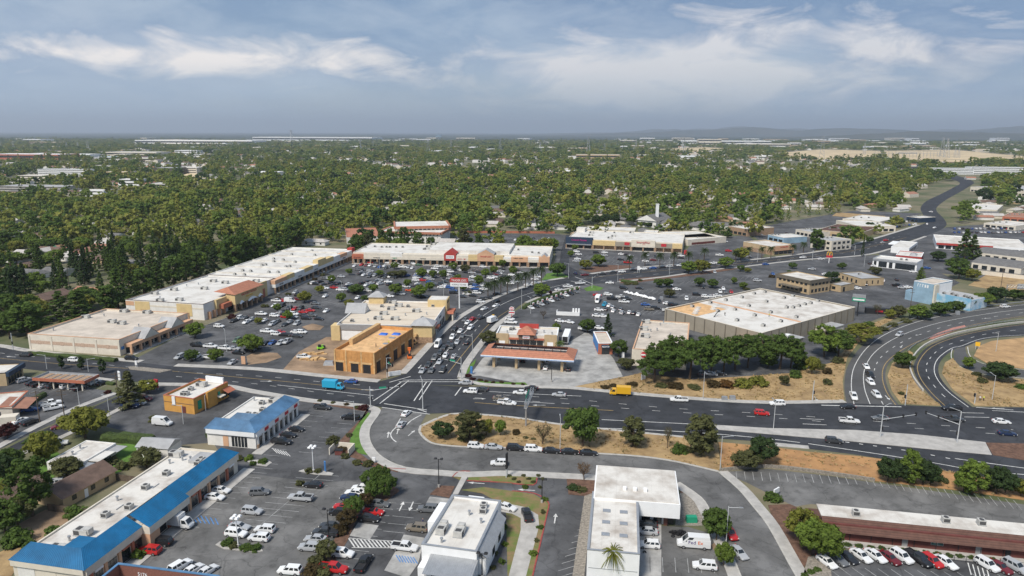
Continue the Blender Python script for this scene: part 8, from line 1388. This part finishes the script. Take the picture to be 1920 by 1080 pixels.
for i in range(16):
    p = P(1172 + i * 3.6 + rg4.uniform(-1, 1), 549 + i * .9 + rg4.uniform(-.6, .6)); s_ = rg4.uniform(.7, 1.5); b_ = MB(); b_.add([Vector((v.x, v.y, max(-.5, v.z) * .8 + .45)) * s_ * rg4.uniform(.8, 1.1) for v in IV], IF, 'wpaint'); o = b_.build('wrapped_bale'); o.location = (p.x, p.y, .03); tag(o, 'white wrapped bundle in the row across the charger lot', 'bundle', 'white bundles in the charger lot')
def tower(px, py, h, label):
    o = thing('transmission_tower', label, 'tower', P(px, py), R(rg4.uniform(0, 90)), 'transmission towers'); b_ = MB(); r0 = h * .11; t_ = h * .008
    for sx in (1, -1):
        for sy in (1, -1): b_.tube((sx * r0, sy * r0, 0), (sx * r0 * .18, sy * r0 * .18, h), t_, t_ * .7, 'metal', 4)
    for i in range(6):
        z0_, z1_ = h * i / 6, h * (i + 1) / 6; a_, c_ = r0 * (1 - .82 * i / 6), r0 * (1 - .82 * (i + 1) / 6)
        for s_ in (1, -1): b_.tube((-a_, s_ * a_, z0_), (c_, s_ * c_, z1_), t_ * .6, t_ * .6, 'metal', 3); b_.tube((s_ * a_, -a_, z0_), (s_ * c_, c_, z1_), t_ * .6, t_ * .6, 'metal', 3)
    b_.build('lattice', o); c_ = MB()
    for f in (.72, .86, .98): c_.tube((-h * .16, 0, h * f), (h * .16, 0, h * f), t_, t_, 'metal', 4)
    c_.build('crossarms', o)
for i, (px, py, h) in enumerate(((547, 270, 95), (166, 285, 45), (126, 282, 38), (147, 282, 36), (26, 281, 38), (2, 279, 40), (564, 282, 40), (676, 281, 45), (700, 282, 42), (803, 288, 62), (846, 283, 50), (938, 284, 55), (1103, 290, 70), (1192, 283, 55), (1281, 290, 70), (1133, 290, 45), (1540, 300, 75), (1620, 290, 45), (1765, 295, 70), (1774, 296, 66), (1790, 296, 36), (1797, 296, 36), (448, 281, 40), (1013, 286, 45))): tower(px, py, h, ['tallest lattice tower on the left horizon'][0] if i == 0 else f'lattice power tower standing {"over the left plain" if px < 500 else ("over the middle woods" if px < 1250 else "near the substation fields")}')
for i in range(40): p = P(1640 + (i % 20) * 6.5, 296 - (i // 20) * 4); o = tag(MB().tube((0, 0, 0), (0, 0, 16), .5, .35, 'metal', 5).tube((-6, 0, 15), (6, 0, 15), .4, .4, 'metal', 4).build('substation_frame'), 'steel frame in the substation yard', 'steel frame', 'substation steel frames'); o.location = (p.x, p.y, 0)
# ================================================================== PEOPLE
def person(label, xy, z, deg, shirt, legs, pose):
    """one continuous body grown from a joint skeleton"""
    st = pose == 'walk'; J = [(0, 0, .95), (0, 0, 1.2), (0, 0, 1.42), (0, 0, 1.53), (.02, 0, 1.68)]; Rr = [.15, .14, .15, .06, .105]; E_ = [(0, 1), (1, 2), (2, 3), (3, 4)]
    for s_ in (1, -1):
        k = len(J); f = s_ * (.25 if st else .04); J += [(0, s_ * .10, .90), (f * .5, s_ * .11, .50), (f, s_ * .11, .08), (f + .17, s_ * .12, .05)]; Rr += [.11, .075, .05, .045]; E_ += [(0, k), (k, k + 1), (k + 1, k + 2), (k + 2, k + 3)]
        k = len(J); g_ = -f * .8; J += [(0, s_ * .20, 1.42), (g_ * .4, s_ * .25, 1.14), (g_ + .12, s_ * .24, .90), (g_ + .18, s_ * .23, .80)]; Rr += [.07, .05, .038, .04]; E_ += [(2, k), (k, k + 1), (k + 1, k + 2), (k + 2, k + 3)]
    me = bpy.data.meshes.new('person'); me.from_pydata(J, E_, []); o = bpy.data.objects.new('person', me); COL.objects.link(o); o.modifiers.new('skin', 'SKIN'); 
    for v, r_ in zip(me.skin_vertices[0].data, Rr): v.radius = (r_, r_ * (.8 if r_ > .13 else 1))
    me.skin_vertices[0].data[0].use_root = True; o.modifiers.new('sub', 'SUBSURF').levels = 1; bpy.context.view_layer.update(); m2 = bpy.data.meshes.new_from_object(o.evaluated_get(bpy.context.evaluated_depsgraph_get())); o.modifiers.clear(); o.data = m2
    for m_ in (M['skin'], shirt, legs, M['dark']): m2.materials.append(m_)
    for p_ in m2.polygons: c = p_.center; p_.material_index = 3 if (c.z > 1.70 or c.z < .09) else (0 if c.z > 1.48 or (abs(c.y) > .17 and c.z < .98 and c.z > .7) else (1 if c.z > .93 else 2))
    o.location = (xy[0], xy[1], z); o.rotation_euler = (0, 0, R(deg)); tag(o, label, 'person')
M['skin'] = mat('skin', (.42, .25, .17), .6, .1); M['denim'] = mat('denim', (.03, .05, .14), .8, .2); M['vest'] = mat('hi_vis_vest', (.65, .70, .10), .7, .1); M['trouser'] = mat('trousers', (.06, .055, .05), .8, .2)
person('person in dark blue clothes standing in an empty bay by the white restaurant', P(793, 985), .06, 200, M['denim'], M['denim'], 'stand'); person('worker in a pale yellow vest at the loop ramp mouth', P(1844, 752), .16, 190, M['vest'], M['trouser'], 'stand'); person('walker in white at the loop ramp mouth', P(1837, 752), .16, 170, M['wpaint'], M['trouser'], 'walk')
for i, (px, py, z_, lab) in enumerate(((705, 651, 6.85, 'roofer in grey near the front of the plywood roof'), (729, 646, 6.85, 'roofer in a yellow vest on the plywood roof edge'), (1359, 592, 6.2, 'roofer in dark clothes on the big-box store roof'), (1442, 594, 6.2, 'roofer in a vest kneeling area of the white membrane'))): person(lab.replace('kneeling area of', 'standing on'), P(px, py, z_), z_, 40 * i, M['vest'] if i % 2 else M['trouser'], M['trouser'], 'walk')
# ================================================================== HAZE
hb = MB().box(-45500, 45500, -3200, 46500, -1, 700, 'white').build('haze'); hb['kind'] = 'stuff'; hb['label'] = 'thin blue summer haze over the plain'
hm = bpy.data.materials.new('haze_air'); hm.use_nodes = True; t = hm.node_tree; t.nodes.clear(); ov = t.nodes.new('ShaderNodeOutputMaterial'); pv = t.nodes.new('ShaderNodeVolumePrincipled'); pv.inputs['Color'].default_value = (.80, .89, 1, 1); pv.inputs['Density'].default_value = 6.5e-5; pv.inputs['Anisotropy'].default_value = .2; t.links.new(pv.outputs[0], ov.inputs['Volume']); hb.data.materials.clear(); hb.data.materials.append(hm)
print('CARS', NC[0], 'TREES', len(TP), 'HOUSES', len(HOUSES), 'CAND', len(cand), 'FARWOOD', NWOOD, 'OBJ', len(SC.objects))
